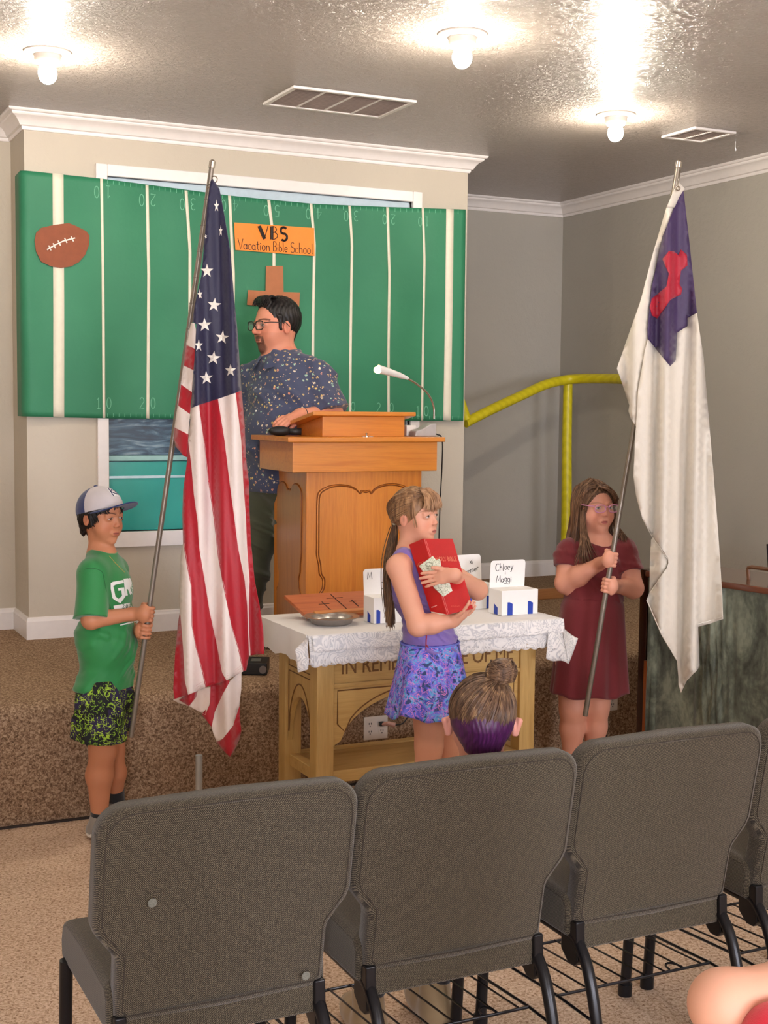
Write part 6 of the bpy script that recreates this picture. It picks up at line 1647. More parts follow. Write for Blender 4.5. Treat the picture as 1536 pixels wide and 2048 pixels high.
B.rc(shL, elL, .050, .043, .02); B.rc(elL, wrL, .044, .026, .015)
B.rc(J(1150, 1330, DR-.0), kR, .085, .056, .02); B.rc(kR, kR*.65+aR*.35, .053, .050, .02); B.rc(kR*.65+aR*.35, aR, .050, .030, .02)
B.rc(J(1196, 1330, DR+.0), kL, .085, .055, .02); B.rc(kL, kL*.65+aL*.35, .052, .049, .02); B.rc(kL*.65+aL*.35, aL, .049, .030, .02)
foot(B, aR, fr); foot(B, aL, fr)
pax = nrmz(Q0-Q1)
grip_hand(B, wrR, hands[0], pax, -WH*.85-RH*.6, .0105, fr=.0072, sp=.0152, wrap=1, wr=.026)
grip_hand(B, wrL, hands[1], pax, -WH*.75+RH*.7, .0105, fr=.0072, sp=.0152, wrap=-1, wr=.027)
B.build('body', M_SKIN, rp, lambda V: hr.paint(V, skr, lip=(186, 92, 92), brow=(128, 92, 72), iris=(60, 56, 60), gaze=(.012, .006), brow_o=.45, brow_w=.010))
# dress: fitted top with short sleeves
M_DRED = cloth('dark red jersey', (112, 24, 32), .8, 1200, .25, .06)
lo2 = lo.copy(); hi2 = hi.copy(); lo2[2] = waist[2]-.06; hi2[2] = neck[2]+.06
T1 = Field(lo2, hi2, hc=.0036)
T1.el(chest, (.125, .092, .13), Rr, .04, g=.007); T1.el(waist, (.122, .10, .13), Rr, .04, g=.010)
T1.rc(neck-UP*.02, shR, .045, .048, .03, g=.005); T1.rc(neck-UP*.02, shL, .045, .048, .03, g=.004)
T1.sleeve(shR, elR, .058, .064, .50, .015); T1.sleeve(shL, elL, .056, .062, .50, .015)
mR = mL = None
for s_, e_, m_ in ():
    n_ = nrmz(e_-s_); p_ = s_+(e_-s_)*.50; X, Y, Z = T1.grid((slice(None),)*3); side_ = 1 if s_ is shR else -1
    outm = ((X-chest[0])*rr[0]+(Y-chest[1])*rr[1])*side_ > .112
    T1.d = np.where(outm & (np.sqrt((X-p_[0])**2+(Y-p_[1])**2+(Z-p_[2])**2) < .09), np.maximum(T1.d, (X-p_[0])*n_[0]+(Y-p_[1])*n_[1]+(Z-p_[2])*n_[2]), T1.d).astype(np.float32)
T1.el(neck+UP*.035+fr*.035, (.075, .075, .062), Rr, .006, 'sub')
T1.warp(lambda x, y, z: fold(x, y, z, .004, ((.4, .3, 1.), (1, -.4, .5)), (45, 70), 5))
T1.cut(J(1186, 1203, DR), -UP)
T1.build('dress_top', M_DRED, rp)
sk_t, sk_b = J(1186, 1190, DR), J(1177, 1384, DR)
n, k_ = 140, 30; V = []
for j in range(k_+1):
    f = j/k_; c = sk_t*(1-f)+sk_b*f
    for i in range(n):
        a = 2*pi*i/n; fl = f**1.0
        rx = (.118+.016*min(1, f*9)+.028*fl)*(1+.07*fl*sin(a*6+.4)+.035*fl*sin(a*11+1)); ry = (.094+.016*min(1, f*9)+.036*fl)*(1+.08*fl*sin(a*6+.4)+.03*fl*cos(a*13))
        V.append(c+rr*rx*cos(a)+fr*ry*sin(a)+UP*(.008*sin(a*6+.4)*f))
Fc = [(j*n+i, j*n+(i+1) % n, (j+1)*n+(i+1) % n, (j+1)*n+i) for j in range(k_) for i in range(n)]+[list(range(n))]
o = link_mesh('dress_skirt', V, Fc, M_DRED, rp, smooth=True); md = o.modifiers.new('s', 'SOLIDIFY'); md.thickness = .003; md.offset = -1
for (a, d) in ((aR, fr), (aL, fr)):
    q = Field(np.array([a[0]-.2, a[1]-.2, 0]), np.array([a[0]+.2, a[1]+.2, .13]), hc=.0035); foot(q, a, d, 1.0, .006); q.cut((0, 0, .012), -UP); q.cut((0, 0, .075), UP)
    q.build('shoe', plain('dark red shoe', (90, 30, 34), .6), rp)
# long straight hair
M_RHAIR = hair_mat('long brown hair', (70, 48, 34), (122, 90, 66), (160, 126, 98))
S_ = hr.s; hf_ = Field(hr.c-.2, hr.c+.2, hc=.0026)
hf_.el(hr.p(0, -.085, .13), np.array([.385, .435, .41])*S_, hr.R, 0)
hf_.rc(hr.p(.30, -.10, .05), hr.p(.34, -.10, -.45), .13*S_, .10*S_, .06*S_); hf_.rc(hr.p(-.30, -.10, .05), hr.p(-.34, -.10, -.45), .12*S_, .09*S_, .06*S_); hf_.rc(hr.p(0, -.30, .0), hr.p(0, -.32, -.55), .18*S_, .14*S_, .06*S_)
hf_.el(hr.p(.02, .34, -.12), np.array([.285, .34, .42])*S_, hr.R, .03*S_, 'sub')
hf_.warp(lambda x, y, z: .0016*np.sin(x*500+np.sin(z*30))*np.sin(y*460))
hf_.build('hair', M_RHAIR, rp)
mb = MB()
# crown: side parting, strands flowing down both sides
part = lambda t: hr.p(.10, .26-.5*t, .42+.13*sin(t*pi))
gl = []
for i in range(9):
    t = i/8; p0 = part(t)
    gl.append([p0, hr.p(.30, .20-.45*t, .36), hr.p(.385, .10-.32*t, .10), hr.p(.375, .04-.25*t, -.22), hr.p(.40, .04-.3*t, -.52), hr.p(.44, .12-.36*t, -.85), hr.p(.42+.05*t, .30-.6*t, -1.15)])
strands(mb, gl, 230, .0021, .004, 11)
gl = []
for i in range(9):
    t = i/8; p0 = part(t)
    gl.append([p0, hr.p(-.08, .33-.6*t, .42-.0*t), hr.p(-.33, .20-.42*t, .22), hr.p(-.375, .06-.26*t, -.06), hr.p(-.37, .02-.25*t, -.38), hr.p(-.45, .08-.3*t, -.75), hr.p(-.52-.1*t, .18-.4*t, -1.10+.1*t)])
strands(mb, gl, 230, .0021, .004, 12)
gl = [[part(t), hr.p(.06*k2, -.46, .25), hr.p(.22*k2, -.47, -.2), hr.p(.3*k2, -.42, -.7), hr.p(.36*k2, -.36, -1.1)] for t, k2 in ((1, -1), (1, 0), (1, 1))]
strands(mb, gl, 160, .0024, .006, 13)
strands(mb, [[hr.p(.33, .16, .0), hr.p(.34, .20, -.30), hr.p(.36, .36, -.60), hr.p(.26, .52, -.95)], [hr.p(.36, .10, -.1), hr.p(.42, .22, -.45), hr.p(.55, .38, -.75), hr.p(.66, .38, -1.05)]], 90, .0018, .006, 14)
strands(mb, [[hr.p(-.33, .16, .0), hr.p(-.35, .20, -.30), hr.p(-.44, .36, -.62), hr.p(-.40, .50, -1.05)], [hr.p(-.36, .10, -.1), hr.p(-.44, .20, -.45), hr.p(-.62, .36, -.75), hr.p(-.74, .30, -1.10)]], 90, .0018, .006, 17)
mb.build('hair_strands', M_RHAIR, rp, smooth=True)
mb = MB()
strands(mb, [[part(.05), hr.p(-.06, .37, .36), hr.p(-.22, .36, .22), hr.p(-.33, .26, .06)], [part(.0), hr.p(-.02, .36, .40), hr.p(-.18, .37, .27), hr.p(-.30, .30, .13)], [part(.15), hr.p(-.12, .33, .38), hr.p(-.29, .28, .22), hr.p(-.37, .16, .02)]], 90, .0019, .003, 15)
strands(mb, [[part(0), hr.p(.22, .31, .30), hr.p(.31, .23, .12), hr.p(.33, .20, -.05)]], 40, .0019, .003, 16)
mb.build('swept_fringe', M_RHAIR, rp, smooth=True)
# glasses
def glasses(name, label, hd_, mat, parent_thing, w=.108, h=.072, r=.0016, z=.022, y=.445, sq=2.6, temple=True, rr_=.008):
    t = thing(name, label, 'glasses', hd_.p(0, y, z))
    mb = MB()
    for x in (-1, 1):
        P = []
        for a in np.linspace(0, 2*pi, 33):
            c_, s_ = cos(a), sin(a); P.append(hd_.p(x*.150+w*np.sign(c_)*abs(c_)**(2/sq), y-.12*(abs(x*.150+w*np.sign(c_)*abs(c_)**(2/sq)))**1.5, z+h*np.sign(s_)*abs(s_)**(2/sq)-(.012 if s_ < 0 else 0)))
        mb.tube(P, r, 8, cap=False)
    mb.tube([hd_.p(-.045, y, z+.02), hd_.p(0, y+.012, z+.034), hd_.p(.045, y, z+.02)], r, 8)
    smoothed(mb.build('rim', mat, t), 70)
    for x in (-1, 1):
        mb = MB(); mb.tube([hd_.p(x*.255, y-.05, z+.04), hd_.p(x*.345, y-.10, z+.045), hd_.p(x*.375, .0, z+.04), hd_.p(x*.37, -.08, z-.03)], r*.9, 6); smoothed(mb.build('temple', mat, t), 70)
    lm_ = NT('lens '+name); lm_.P('Base Color', (1, 1, 1, 1)); lm_.P('Roughness', .02); lm_.P('Alpha', .12); lm_.P('Specular IOR Level', .6)
    for x in (-1, 1):
        c_ = hd_.p(x*.150, y-.01, z); V = [c_]
        for a in np.linspace(0, 2*pi, 25)[:-1]:
            cc2, s_ = cos(a), sin(a); V.append(hd_.p(x*.150+w*.97*np.sign(cc2)*abs(cc2)**(2/sq), y-.008-.12*(abs(x*.150+w*np.sign(cc2)*abs(cc2)**(2/sq)))**1.5, z+h*.97*np.sign(s_)*abs(s_)**(2/sq)-(.012 if s_ < 0 else 0)))
        o = link_mesh('lens', V, [(0, 1+i, 1+(i+1) % 24) for i in range(24)], lm_.m, t, smooth=True)
    return t
glasses('pink_glasses', 'translucent pink glasses on the girl in the red dress', hr, plain('pink plastic', (222, 150, 190), .3), rp, .112, .066, .0022)
# ============================================================ THE MAN BEHIND THE PULPIT
DM = 6.30
skm = (222, 150, 122)
mp_ = person('man in glasses and a navy patterned short sleeved shirt behind the pulpit', (J(545, 1000, DM)[0], J(545, 1000, DM)[1], STAGE))
am = radians(42); fm_ = -RH*cos(am)-WH*sin(am); rm = np.cross(fm_, UP); Rm = np.array([rm, fm_, UP])
hm = Head(J(550, 653, DM), 36, .262, pitch=-2, left=True)
neck = J(562, 716, DM+.02); chest = J(566, 790, DM+.03); belly = J(562, 880, DM+.0); hip = J(560, 965, DM+.02)
shL, shR = J(637, 757, DM-.05), J(508, 765, DM+.12)
elL, wrL = J(664, 828, DM-.09), J(598, 832, DM-.19)
elR, wrR = J(492, 880, DM+.15), J(486, 960, DM+.05)
kR, kL = J(520, 1080, DM+.05), J(585, 1090, DM-.05)
aR, aL = J(488, 1235, DM+.10), J(600, 1270, DM-.05); aR[2] = STAGE+.10; aL[2] = STAGE+.10
allp = [hip, neck, elR, elL, hm.c, aR, aL, wrR, wrL]
lo = np.min(allp, 0)-.28; hi = np.max(allp, 0)+.28; lo[2] = STAGE-.01; hi[2] = hm.c[2]+.17
B = Field(lo, hi, [(hm.c[0]-.15, hm.c[0]+.15)], [(hm.c[1]-.15, hm.c[1]+.15)], [(hm.c[2]-.15, hm.c[2]+.15), (wrL[2]-.07, wrL[2]+.05)], .0024, .0055)
hm.add(B, nose=1.15, cheek=1.0, jaw=1.1)
B.rc(hm.p(0, -.08, -.22), neck, .066, .072, .04)
B.el(chest, (.195, .130, .19), Rm, .05); B.el(belly, (.18, .155, .19), Rm, .05); B.el(hip, (.18, .135, .13), Rm, .05)
B.rc(neck-UP*.02, shL, .07, .065, .05); B.rc(neck-UP*.02, shR, .07, .065, .05)
B.rc(shL, elL, .062, .050, .03); B.rc(elL, wrL, .050, .031, .02); B.rc(shR, elR, .062, .050, .03); B.rc(elR, wrR, .048, .031, .02)
B.rc(J(530, 990, DM+.05), kR, .10, .066, .03); B.rc(kR, aR, .062, .04, .03); B.rc(J(590, 990, DM-.02), kL, .10, .066, .03); B.rc(kL, aL, .062, .04, .03)
open_hand(B, wrL, nrmz(J(563, 842, DM-.24)-wrL), UP*.8-WH*.6, 1.18, side=1, curl=26, spread=5, fr=.0088, wr=.029, lens=(.040, .044, .042, .034), curls=(30, 26, 24, 24), thumb_dir=-RH*.5-UP*.8)
open_hand(B, wrR, -UP, -RH, 1.1, side=1, curl=14, fr=.0088)
def beard(q, blend, front):
    x, y, z = q.T; ax = np.abs(x)
    n = .5+.5*np.sin(x*190)*np.sin(z*170+y*60)
    w = np.where(front & (z < -.17), 1, 0)
    goat = np.clip(2.2-((ax/.125)**2*1.3+((z+.36)/.12)**2*1.2), 0, 1)*(z < -.285)
    mous = np.clip(1.6-((ax/.125)**2+((z+.202)/.030)**2), 0, 1)*(z < -.170)
    side_ = np.clip(1.5-(((ax-.115)/.028)**2+((z+.26)/.085)**2), 0, 1)
    blend(w*np.clip(np.maximum(np.maximum(goat, mous), side_)*.92-.12*n, 0, 1), (52, 34, 28))
    lowr = (y > -.15) & (ax < .4) & (z < -.12) & (z > -.5); blend(np.where(lowr, .16, 0), (120, 84, 70))
B.build('body', M_SKIN, mp_, lambda V: hm.paint(V, skm, lip=(180, 98, 88), brow=(40, 26, 22), iris=(50, 36, 26), gaze=(-.01, -.004), brow_w=.020, beard=beard))
# patterned shirt
pm = NT('navy print shirt'); v = pm.coord(); 
d1 = pm.vor(v, 42, 'F1'); c1 = pm.vor(v, 42, 'F1', 'Color'); d2 = pm.vor(pm.coord((1, 1, 1), rot=(.6, .4, 1.1)), 55, 'F1'); 
base_ = lin((62, 70, 98)); ys = pm.ramp(c1, [(.35, (226, 196, 120)), (.5, (226, 160, 130)), (.62, (168, 206, 180)), (.75, (236, 222, 190))], 'CONSTANT')
m1 = pm.math('MULTIPLY', pm.math('LESS_THAN', d1, .27), pm.math('GREATER_THAN', pm.noise(v, 190, 2), .47)); m2 = pm.math('LESS_THAN', d2, .15)
pm.P('Base Color', pm.mix(m2, pm.mix(m1, base_, ys), lin((206, 176, 150)))); pm.P('Roughness', .8); pm.P('Sheen Weight', .2); pm.bump(pm.noise(v, 14, 3), .2, .01)
T1 = Field(np.array([lo[0], lo[1], J(560, 1000, DM)[2]]), np.array([hi[0], hi[1], neck[2]+.09]), hc=.005)
T1.el(chest, (.195, .130, .19), Rm, .05, g=.016); T1.el(belly, (.19, .165, .20), Rm, .05, g=.012); T1.el(hip+UP*.01, (.185, .150, .14), Rm, .05, g=.014)
T1.rc(neck-UP*.03, shL, .068, .070, .05, g=.006); T1.rc(neck-UP*.03, shR, .068, .070, .05, g=.006)
T1.sleeve(shL, elL, .076, .090, .92, .03); T1.sleeve(shR, elR, .076, .088, .85, .03)
n_ = nrmz(elL-shL*.75-chest*.25); X, Y, Z = T1.grid((slice(None),)*3); p_ = shL+(elL-shL)*.82
outm = ((X-chest[0])*rm[0]+(Y-chest[1])*rm[1]) < -.185
T1.el(neck+UP*.05+fm_*.03, (.085, .08, .06), Rm, .01, 'sub')
T1.warp(lambda x, y, z: fold(x, y, z, .008, ((.5, .4, 1.), (1, -.4, .6)), (22, 34), 7))
T1.cut(J(545, 988, DM), -UP+.12*fm_)
sh, VS, QS = T1.build('shirt', pm.m, mp_)
# collar
for sgn in ():
    mb = MB(); a = [neck+UP*.035-rm*sgn*.075-fm_*.02, neck+UP*.0-rm*sgn*.055+fm_*.065, neck-UP*.045-rm*sgn*.075+fm_*.088, neck-UP*.018-rm*sgn*.105+fm_*.02]
    mb.add([*a, *[q+np.array([0, 0, .005]) for q in a]], [(0,1,2,3),(7,6,5,4),(0,4,5,1),(1,5,6,2),(2,6,7,3),(3,7,4,0)]); mb.build('collar', pm.m, mp_, bevel=.002)
V = []; na = 40
cb0 = neck-UP*.012-fm_*.006
for j, (rad, hz, fr0) in enumerate(((.082, .006, 0), (.080, .050, 0), (.086, .053, 0), (.118, -.004, 1))):
    for i in range(na+1):
        a = radians(-166+332*i/na); cf2 = math.cos(a/2)   # 0 at the front opening, 1 at the back
        front_ = (1-cf2)**2; dz = -.052*front_*(1.0 if j < 3 else 1.25); rr2 = rad+(.018*front_ if fr0 else .0)
        V.append(cb0-fm_*rr2*1.0*cos(a)+rm*rr2*sin(a)*1.05+UP*(hz+dz)+fm_*.030*front_)
Fc = [(j*(na+1)+i, j*(na+1)+i+1, (j+1)*(na+1)+i+1, (j+1)*(na+1)+i) for j in range(3) for i in range(na)]
o = link_mesh('collar', V, Fc, pm.m, mp_, smooth=True); md = o.modifiers.new('s', 'SOLIDIFY'); md.thickness = .003; md.offset = 0
mb = MB(); bs_ = BVHTree.FromPolygons([tuple(v) for v in VS], [tuple(q) for q in QS])
for px, py in ((530, 739), (521, 778), (512, 822)):
    q = on_cloth(px, py, .003, bs_)
    if q is not None: mb.sphere(q, (.005, .005, .005), 10, 6)
mb.build('shirt_buttons', plain('white button', (236, 236, 232), .4), mp_, smooth=True)
mb = MB(); P = [wrL+(elL-wrL)*.14+.033*(cos(a)*UP+sin(a)*nrmz(np.cross(elL-wrL, UP))) for a in np.linspace(0, 2*pi, 21)]; mb.tube(P, .0045, 8, cap=False); mb.build('wrist_strap', M_BLACK, mp_, smooth=True)
# trousers and shoes
M_OLIVE = cloth('olive twill', (68, 72, 52), .85, 700, .3, .1)
L1 = Field(np.array([lo[0], lo[1], STAGE]), np.array([hi[0], hi[1], hip[2]+.08]), hc=.006)
L1.el(hip-UP*.01, (.18, .138, .12), Rm, .05, g=.008)
for h_, k_, a_ in ((J(530, 990, DM+.05), kR, aR), (J(590, 990, DM-.02), kL, aL)): L1.rc(h_, k_, .112, .078, .03); L1.rc(k_, a_-UP*.04, .076, .062, .03)
L1.cut((0, 0, STAGE+.035), -UP); L1.warp(lambda x, y, z: fold(x, y, z, .008, ((.5, .4, 1.), (.6, -.4, 1.3)), (30, 48), 9))
L1.build('trousers', M_OLIVE, mp_)
for a in (aR, aL):
    q = Field(np.array([a[0]-.3, a[1]-.3, STAGE]), np.array([a[0]+.3, a[1]+.3, STAGE+.13]), hc=.005); d = fm_
    h = np.array([a[0], a[1], STAGE+.045]); q.rc(h-d*.04, h+d*.09, .045, .048, .01); q.rc(h+d*.09, h+d*.18-UP*.008, .048, .036, .01); q.cut((0, 0, STAGE+.003), -UP)
    q.build('shoe', plain('brown leather shoe', (70, 48, 36), .4), mp_)
# short dark hair
M_MHAIR = hair_mat('short black hair', (12, 11, 12), (30, 26, 26), (48, 42, 42))
S_ = hm.s; hf_ = Field(hm.c-.22, hm.c+.22, hc=.0028)
hf_.el(hm.p(0, -.095, .155), np.array([.362, .425, .40])*S_, hm.R, 0); hf_.rc(hm.p(0, -.30, .0), hm.p(0, -.31, -.20), .19*S_, .10*S_, .06*S_)
hf_.rc(hm.p(.10, .22, .45), hm.p(-.10, .24, .45), .10*S_, .10*S_, .05*S_)
hf_.el(hm.p(0, .36, -.02), np.array([.34, .32, .38])*S_, hm.R, .02*S_, 'sub'); hf_.el(hm.p(0, .10, -.40), np.array([.46, .40, .42])*S_, hm.R, .03*S_, 'sub')
for x in (-1, 1):
    hf_.el(hm.p(x*.42, -.05, -.06), np.array([.14, .09, .13])*S_, hm.R, .01*S_, 'sub')
    hf_.rc(hm.p(x*.325, .09, .16), hm.p(x*.318, .075, -.06), .045*S_, .028*S_, .02*S_)
hf_.warp(lambda x, y, z: .002*np.sin(x*260+np.sin(z*60)*2)*np.sin(y*240))
hf_.build('hair', M_MHAIR, mp_)
mb = MB()
strands(mb, [[hm.p(x, .06, .50), hm.p(x*1.05, .18, .52), hm.p(x*1.1-.02, .27, .47), hm.p(x*1.15-.03, .315, .38)] for x in np.linspace(-.22, .22, 6)], 120, .0022, .004, 21)
mb.build('front_tuft', M_MHAIR, mp_, smooth=True)
glasses('dark_glasses', 'dark rectangular glasses on the man behind the pulpit', hm, plain('dark tortoise frame', (44, 34, 30), .3), mp_, .112, .070, .0026, z=.016, y=.425, sq=3.6)
# ============================================================ THE SEATED CHILD WITH THE BUN
DC = 3.02
skc = (226, 168, 150)
cp2 = person('seated child seen from behind with a hair bun and a purple dyed undercut', (J(963, 1446, DC)[0], J(963, 1446, DC)[1]+.05, 0))
hc_ = Head(J(963, 1444, DC), -90, .208, pitch=-4)
fc = np.array([0.08, .997, 0]); fc /= np.linalg.norm(fc); rc_ = np.cross(fc, UP); Rc = np.array([rc_, fc, UP])
nk = J(963, 1548, DC+.01); base_c = nk.copy()
chc = nk-UP*.13+fc*.01; hpc = np.array([nk[0], nk[1]+.03, .545])
kR, kL = hpc+rc_*.09+fc*.27-UP*.01, hpc-rc_*.09+fc*.27-UP*.01
aR = onz(868, 1992, .075); aL = onz(735, 2020, .075)
if np.linalg.norm(aR-kR) > .5: pass
shR, shL = nk-UP*.035+rc_*.105, nk-UP*.035-rc_*.105
elR, elL = shR-UP*.15+rc_*.03+fc*.02, shL-UP*.15-rc_*.03+fc*.02
wrR, wrL = kR+UP*.065-fc*.10-rc_*.02, kL+UP*.065-fc*.10+rc_*.02
allp = [nk, hpc, kR, kL, aR, aL, elR, elL, hc_.c]
lo = np.min(allp, 0)-.18; hi = np.max(allp, 0)+.18; lo[2] = -.01; hi[2] = hc_.c[2]+.13
B = Field(lo, hi, [(hc_.c[0]-.10, hc_.c[0]+.10)], [(hc_.c[1]-.10, hc_.c[1]+.10)], [(hc_.c[2]-.12, hc_.c[2]+.12)], .0020, .0048)
hc_.add(B, nose=.8, cheek=1.1); 
for x in (-1, 1):
    B.rc(hc_.p(x*.345, -.05, .05), hc_.p(x*.405, -.09, .03), .026*hc_.s, .030*hc_.s, .02*hc_.s); B.rc(hc_.p(x*.408, -.10, .03), hc_.p(x*.375, -.06, -.12), .030*hc_.s, .024*hc_.s, .02*hc_.s); B.el(hc_.p(x*.40, -.045, -.03), (.022*hc_.s, .03*hc_.s, .05*hc_.s), hc_.R, .012*hc_.s, 'sub')
B.rc(hc_.p(0, -.13, -.18), nk, .043, .048, .03)
B.el(chc, (.11, .075, .12), Rc, .04); B.el((chc+hpc)/2, (.105, .078, .12), Rc, .04); B.el(hpc, (.115, .095, .085), Rc, .04)
B.rc(nk-UP*.015, shR, .04, .04, .03); B.rc(nk-UP*.015, shL, .04, .04, .03)
for s_, e_, w_ in ((shR, elR, wrR), (shL, elL, wrL)): B.rc(s_, e_, .038, .031, .02); B.rc(e_, w_, .031, .02, .015)
for k__, a__, h__ in ((kR, aR, hpc+rc_*.07), (kL, aL, hpc-rc_*.07)): B.rc(h__, k__, .062, .045, .03); B.rc(k__, a__, .043, .027, .02)
open_hand(B, wrR, fc-UP*.2, UP, .8, side=-1, curl=16, fr=.0075, wr=.02); open_hand(B, wrL, fc-UP*.2, UP, .8, side=1, curl=16, fr=.0075, wr=.02)
dsh = nrmz([.1, 1, 0]); foot(B, aR, dsh); foot(B, aL, dsh)
B.build('body', M_SKIN, cp2, lambda V: hc_.paint(V, skc))
tsh = Field(np.array([lo[0], lo[1], hpc[2]-.06]), np.array([hi[0], hi[1], nk[2]+.02]), hc=.005)
tsh.el(chc, (.11, .075, .12), Rc, .04, g=.008); tsh.el((chc+hpc)/2, (.105, .08, .12), Rc, .04, g=.01); tsh.el(hpc, (.115, .095, .085), Rc, .04, g=.006)
for s_, e_ in ((shR, elR), (shL, elL)): tsh.rc(nk-UP*.03, s_, .038, .045, .03); tsh.rc(s_, s_+(e_-s_)*.5, .047, .05, .02)
tsh.cut(nk-UP*.02, UP); tsh.build('shirt', cloth('plum shirt', (92, 58, 96)), cp2)
lgc = Field(np.array([lo[0], lo[1], .08]), np.array([hi[0], hi[1], hpc[2]+.05]), hc=.005)
lgc.el(hpc-UP*.01, (.115, .095, .08), Rc, .04, g=.008)
for k__, a__, h__ in ((kR, aR, hpc+rc_*.07), (kL, aL, hpc-rc_*.07)): lgc.rc(h__, k__, .068, .052, .03); lgc.rc(k__, a__, .050, .036, .02)
lgc.cut((0, 0, .115), -UP); lgc.build('leggings', cloth('black leggings', (26, 26, 30)), cp2)
M_TAN = cloth('tan suede', (150, 126, 92), .9, 600, .2)
for a in (aR, aL):
    q = Field(np.array([a[0]-.2, a[1]-.2, 0]), np.array([a[0]+.2, a[1]+.25, .16]), hc=.004); h = np.array([a[0], a[1], .045])
    q.rc(h-dsh*.015, h+UP*.075, .042, .040, .012); q.rc(h-dsh*.02, h+dsh*.09-UP*.004, .042, .040, .015); q.rc(h+dsh*.06-UP*.004, h+dsh*.13-UP*.01, .040, .030, .015); q.cut((0, 0, .004), -UP); q.cut((0, 0, .135), UP)
    q.build('ankle_boot', M_TAN, cp2)
# hair: brown upper layer swept into the bun, purple undercut below
S_ = hc_.s
def hcol(V):
    q = hc_.q(V); x, y, z = q.T; edge = .115-.30*np.abs(x)**1.7+.03*(x < 0)*np.abs(x)+.008*np.sin(x*60)
    n = .5+.5*np.sin(x*150+np.sin(z*20)*2)*np.sin(y*90+z*30)
    br = linc((104, 78, 62))[None]*(.75+.5*n[:, None]); pu = linc((84, 30, 84))[None]*(.6+.7*n[:, None])
    w = np.clip((z-edge)/.02+.5, 0, 1)[:, None]; return br*w+pu*(1-w)
M_CH = NT('brown over purple hair'); at = M_CH.n('ShaderNodeAttribute', attribute_name='Col'); v = M_CH.coord((90, 90, 12)); n_n = M_CH.noise(v, 2, 3)
M_CH.P('Base Color', M_CH.mix(M_CH.math('MULTIPLY', n_n, .35), at.outputs['Color'], (.01, .008, .01, 1))); M_CH.P('Roughness', .42); M_CH.bump(n_n, .35, .002)
hf_ = Field(hc_.c-.17, hc_.c+.17, hc=.0022)
hf_.el(hc_.p(0, -.075, .125), np.array([.355, .425, .395])*S_, hc_.R, 0); hf_.rc(hc_.p(0, -.30, -.02), hc_.p(0, -.27, -.26), .20*S_, .12*S_, .08*S_)
hf_.rc(hc_.p(.16, -.22, -.0), hc_.p(.12, -.24, -.22), .15*S_, .09*S_, .08*S_); hf_.rc(hc_.p(-.16, -.22, -.0), hc_.p(-.12, -.24, -.22), .15*S_, .09*S_, .08*S_)
hf_.el(hc_.p(0, .40, -.08), np.array([.40, .33, .38])*S_, hc_.R, .02*S_, 'sub')
for x in (-1, 1): hf_.el(hc_.p(x*.43, -.02, -.04), np.array([.12, .13, .15])*S_, hc_.R, .012*S_, 'sub')
hf_.warp(lambda x, y, z: .0009*np.sin(x*600)*np.sin(z*140+x*200))
hf_.build('hair', M_CH.m, cp2, hcol)
bun = J(1003, 1352, DC-.035)
mb = MB(); gl = []
for i in range(19):
    ph = radians(-150+300*i/18); st_ = np.array([.352*sin(ph), -.075-.40*cos(ph), .045-.30*abs(.352*sin(ph))**1.7+(.10 if abs(ph) > 1.8 else 0)])
    if abs(ph) > 2.2: st_[2] += .12
    cc = np.array([0, -.075, .125]); r_ = np.array([.360, .430, .402]); e0 = (st_-cc)/r_; e0 /= np.linalg.norm(e0); e1 = (hc_.q(bun[None])[0]-cc)/r_; e1 /= np.linalg.norm(e1); om = math.acos(np.clip(e0@e1, -1, 1)); P = []
    for u in np.linspace(0, 1, 6): w = (sin((1-u)*om)*e0+sin(u*om)*e1)/sin(om); P.append(hc_.p(*(cc+w*r_*1.0)))
    gl.append(P)
strands(mb, gl, 420, .0013, .0018, 31)
M_CB = hair_mat('brown bun hair', (66, 48, 38), (118, 90, 68), (176, 142, 104)); mb.build('swept_hair', M_CB, cp2, smooth=True)
bf = Field(bun-.06, bun+.07, hc=.002)
bf.el(bun+UP*.010, (.033, .029, .031), None, 0); bf.build('bun_core', M_CB, cp2)
mb = MB(); rnd = random.Random(4)
for i in range(130):
    a0 = rnd.uniform(0, 2*pi); tilt_ = rnd.uniform(-.9, .9); rad = rnd.uniform(.94, 1.08); P = []
    ax1 = nrmz([cos(tilt_), 0, sin(tilt_)]); ax2 = nrmz([rnd.uniform(-.5, .5), 1, rnd.uniform(-.5, .5)]); ax2 = nrmz(ax2-ax1*(ax2@ax1))
    for t in np.linspace(0, pi*rnd.uniform(.9, 1.5), 12):
        dvec = cos(a0+t)*ax1+sin(a0+t)*ax2; P.append(bun+UP*.010+dvec*np.array([.034, .030, .032])*rad)
    mb.tube(P, [.0017*min(1, .3+k_/3)*(1 if k_ < 9 else .4) for k_ in range(12)], 5)
mb.build('bun', M_CB, cp2, smooth=True)

# ============================================================ THE CHILD AT THE BOTTOM RIGHT EDGE
DE = 1.62
skd = (236, 178, 148)
ep = person('child in a red top at the bottom right edge, only a bent bare arm showing', (J(1780, 1990, DE)[0], J(1780, 1990, DE)[1], 0))
fe = RH*-.5+WH*.85; fe = nrmz([fe[0], fe[1], 0]); re_ = np.cross(fe, UP); Re = np.array([re_, fe, UP])
sh_l = J(1605, 1992, DE); el_l = J(1448, 2010, DE-.03); wr_l = J(1500, 2160, DE+.02)
ctr = J(1745, 2080, DE+.02); nkE = J(1745, 1935, DE+.02); hE = Head(nkE+UP*.155, -60, .20)
hipE = ctr-UP*.24; kEs = [hipE+re_*s*.07-UP*.24+fe*.02 for s in (-1, 1)]; aEs = [np.array([k[0], k[1], .075]) for k in kEs]
sh_r = nkE+re_*.13-UP*.03 if np.linalg.norm(nkE+re_*.13-sh_l) > .15 else nkE-re_*.13-UP*.03
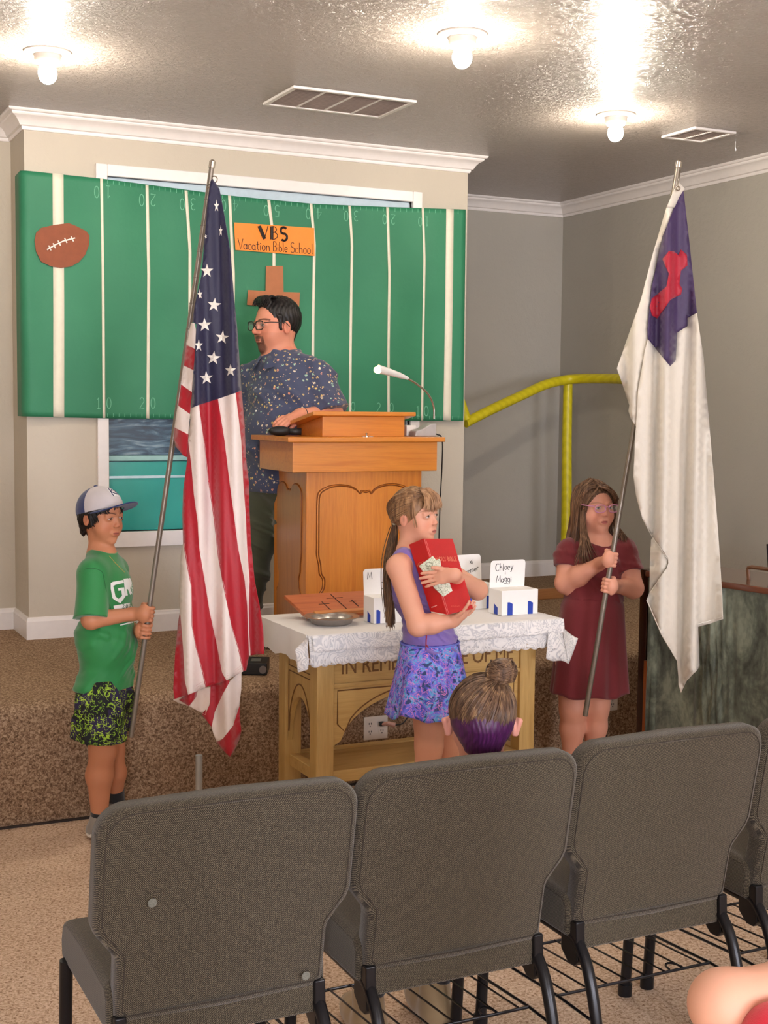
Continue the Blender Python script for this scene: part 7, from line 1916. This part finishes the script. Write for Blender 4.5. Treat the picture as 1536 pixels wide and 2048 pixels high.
el_r = sh_r-UP*.2; wr_r = el_r-UP*.05+fe*.16
lo = np.min([sh_l, el_l, wr_l, hE.c, sh_r, el_r, wr_r]+aEs, 0)-.15; hi = np.max([sh_l, el_l, wr_l, hE.c, sh_r, el_r, wr_r]+aEs, 0)+.15; lo[2] = -.01
B = Field(lo, hi, hc=.0052); hE.add(B)
B.rc(hE.p(0, -.1, -.2), nkE, .042, .046, .03); B.el(ctr, (.11, .08, .14), Re, .04); B.el(hipE, (.11, .09, .10), Re, .04); B.rc(nkE-UP*.02, sh_l, .04, .043, .03); B.rc(nkE-UP*.02, sh_r, .04, .04, .03)
B.rc(sh_l, el_l, .046, .037, .02); B.rc(el_l, wr_l, .040, .024, .02); B.rc(sh_r, el_r, .04, .034, .02); B.rc(el_r, wr_r, .034, .022, .02)
for k__, a__, s in zip(kEs, aEs, (-1, 1)): B.rc(hipE+re_*s*.06, k__, .065, .045, .03); B.rc(k__, a__, .044, .028, .02); foot(B, a__, fe)
open_hand(B, wr_l, -UP, -RH, .85, curl=14, fr=.008, wr=.022); open_hand(B, wr_r, fe, UP, .85, curl=14, fr=.008, wr=.022)
B.build('body', M_SKIN, ep, lambda V: hE.paint(V, skd))
M_RTOP = cloth('bright red top', (226, 28, 56), .7)
T1 = Field(np.array([lo[0], lo[1], hipE[2]-.10]), np.array([hi[0], hi[1], nkE[2]+.02]), hc=.005)
T1.el(ctr, (.112, .082, .14), Re, .04, g=.008); T1.el(hipE, (.12, .10, .10), Re, .04, g=.008); T1.rc(nkE-UP*.03, nkE*.5+sh_l*.5-UP*.03, .035, .04, .03); T1.rc(nkE-UP*.03, nkE*.5+sh_r*.5-UP*.03, .035, .04, .03)
T1.rc(J(1560, 2085, DE-.085), ctr, .046, .09, .04)
T1.build('top', M_RTOP, ep)
T2 = Field(np.array([lo[0], lo[1], hipE[2]-.22]), np.array([hi[0], hi[1], hipE[2]]), hc=.006)
T2.el(hipE, (.115, .095, .11), Re, .04, g=.004)
for k__, s in zip(kEs, (-1, 1)): T2.rc(hipE+re_*s*.06, k__*.8+hipE*.2, .075, .06, .03)
T2.build('shorts', cloth('dark blue shorts', (34, 44, 80)), ep)
mb = MB(); strands(mb, [[hE.p(x, -.1, .5), hE.p(x*1.6, -.3, .3), hE.p(x*1.7, -.42, .0), hE.p(x*1.5, -.42, -.4)] for x in (-.2, -.1, 0, .1, .2)], 300, .003, .01, 41)
hf_ = Field(hE.c-.17, hE.c+.17, hc=.004); hf_.el(hE.p(0, -.08, .12), np.array([.36, .43, .40])*hE.s, hE.R, 0); hf_.el(hE.p(0, .38, -.12), np.array([.40, .32, .38])*hE.s, hE.R, .004, 'sub')
hf_.build('hair', M_GHAIR, ep)
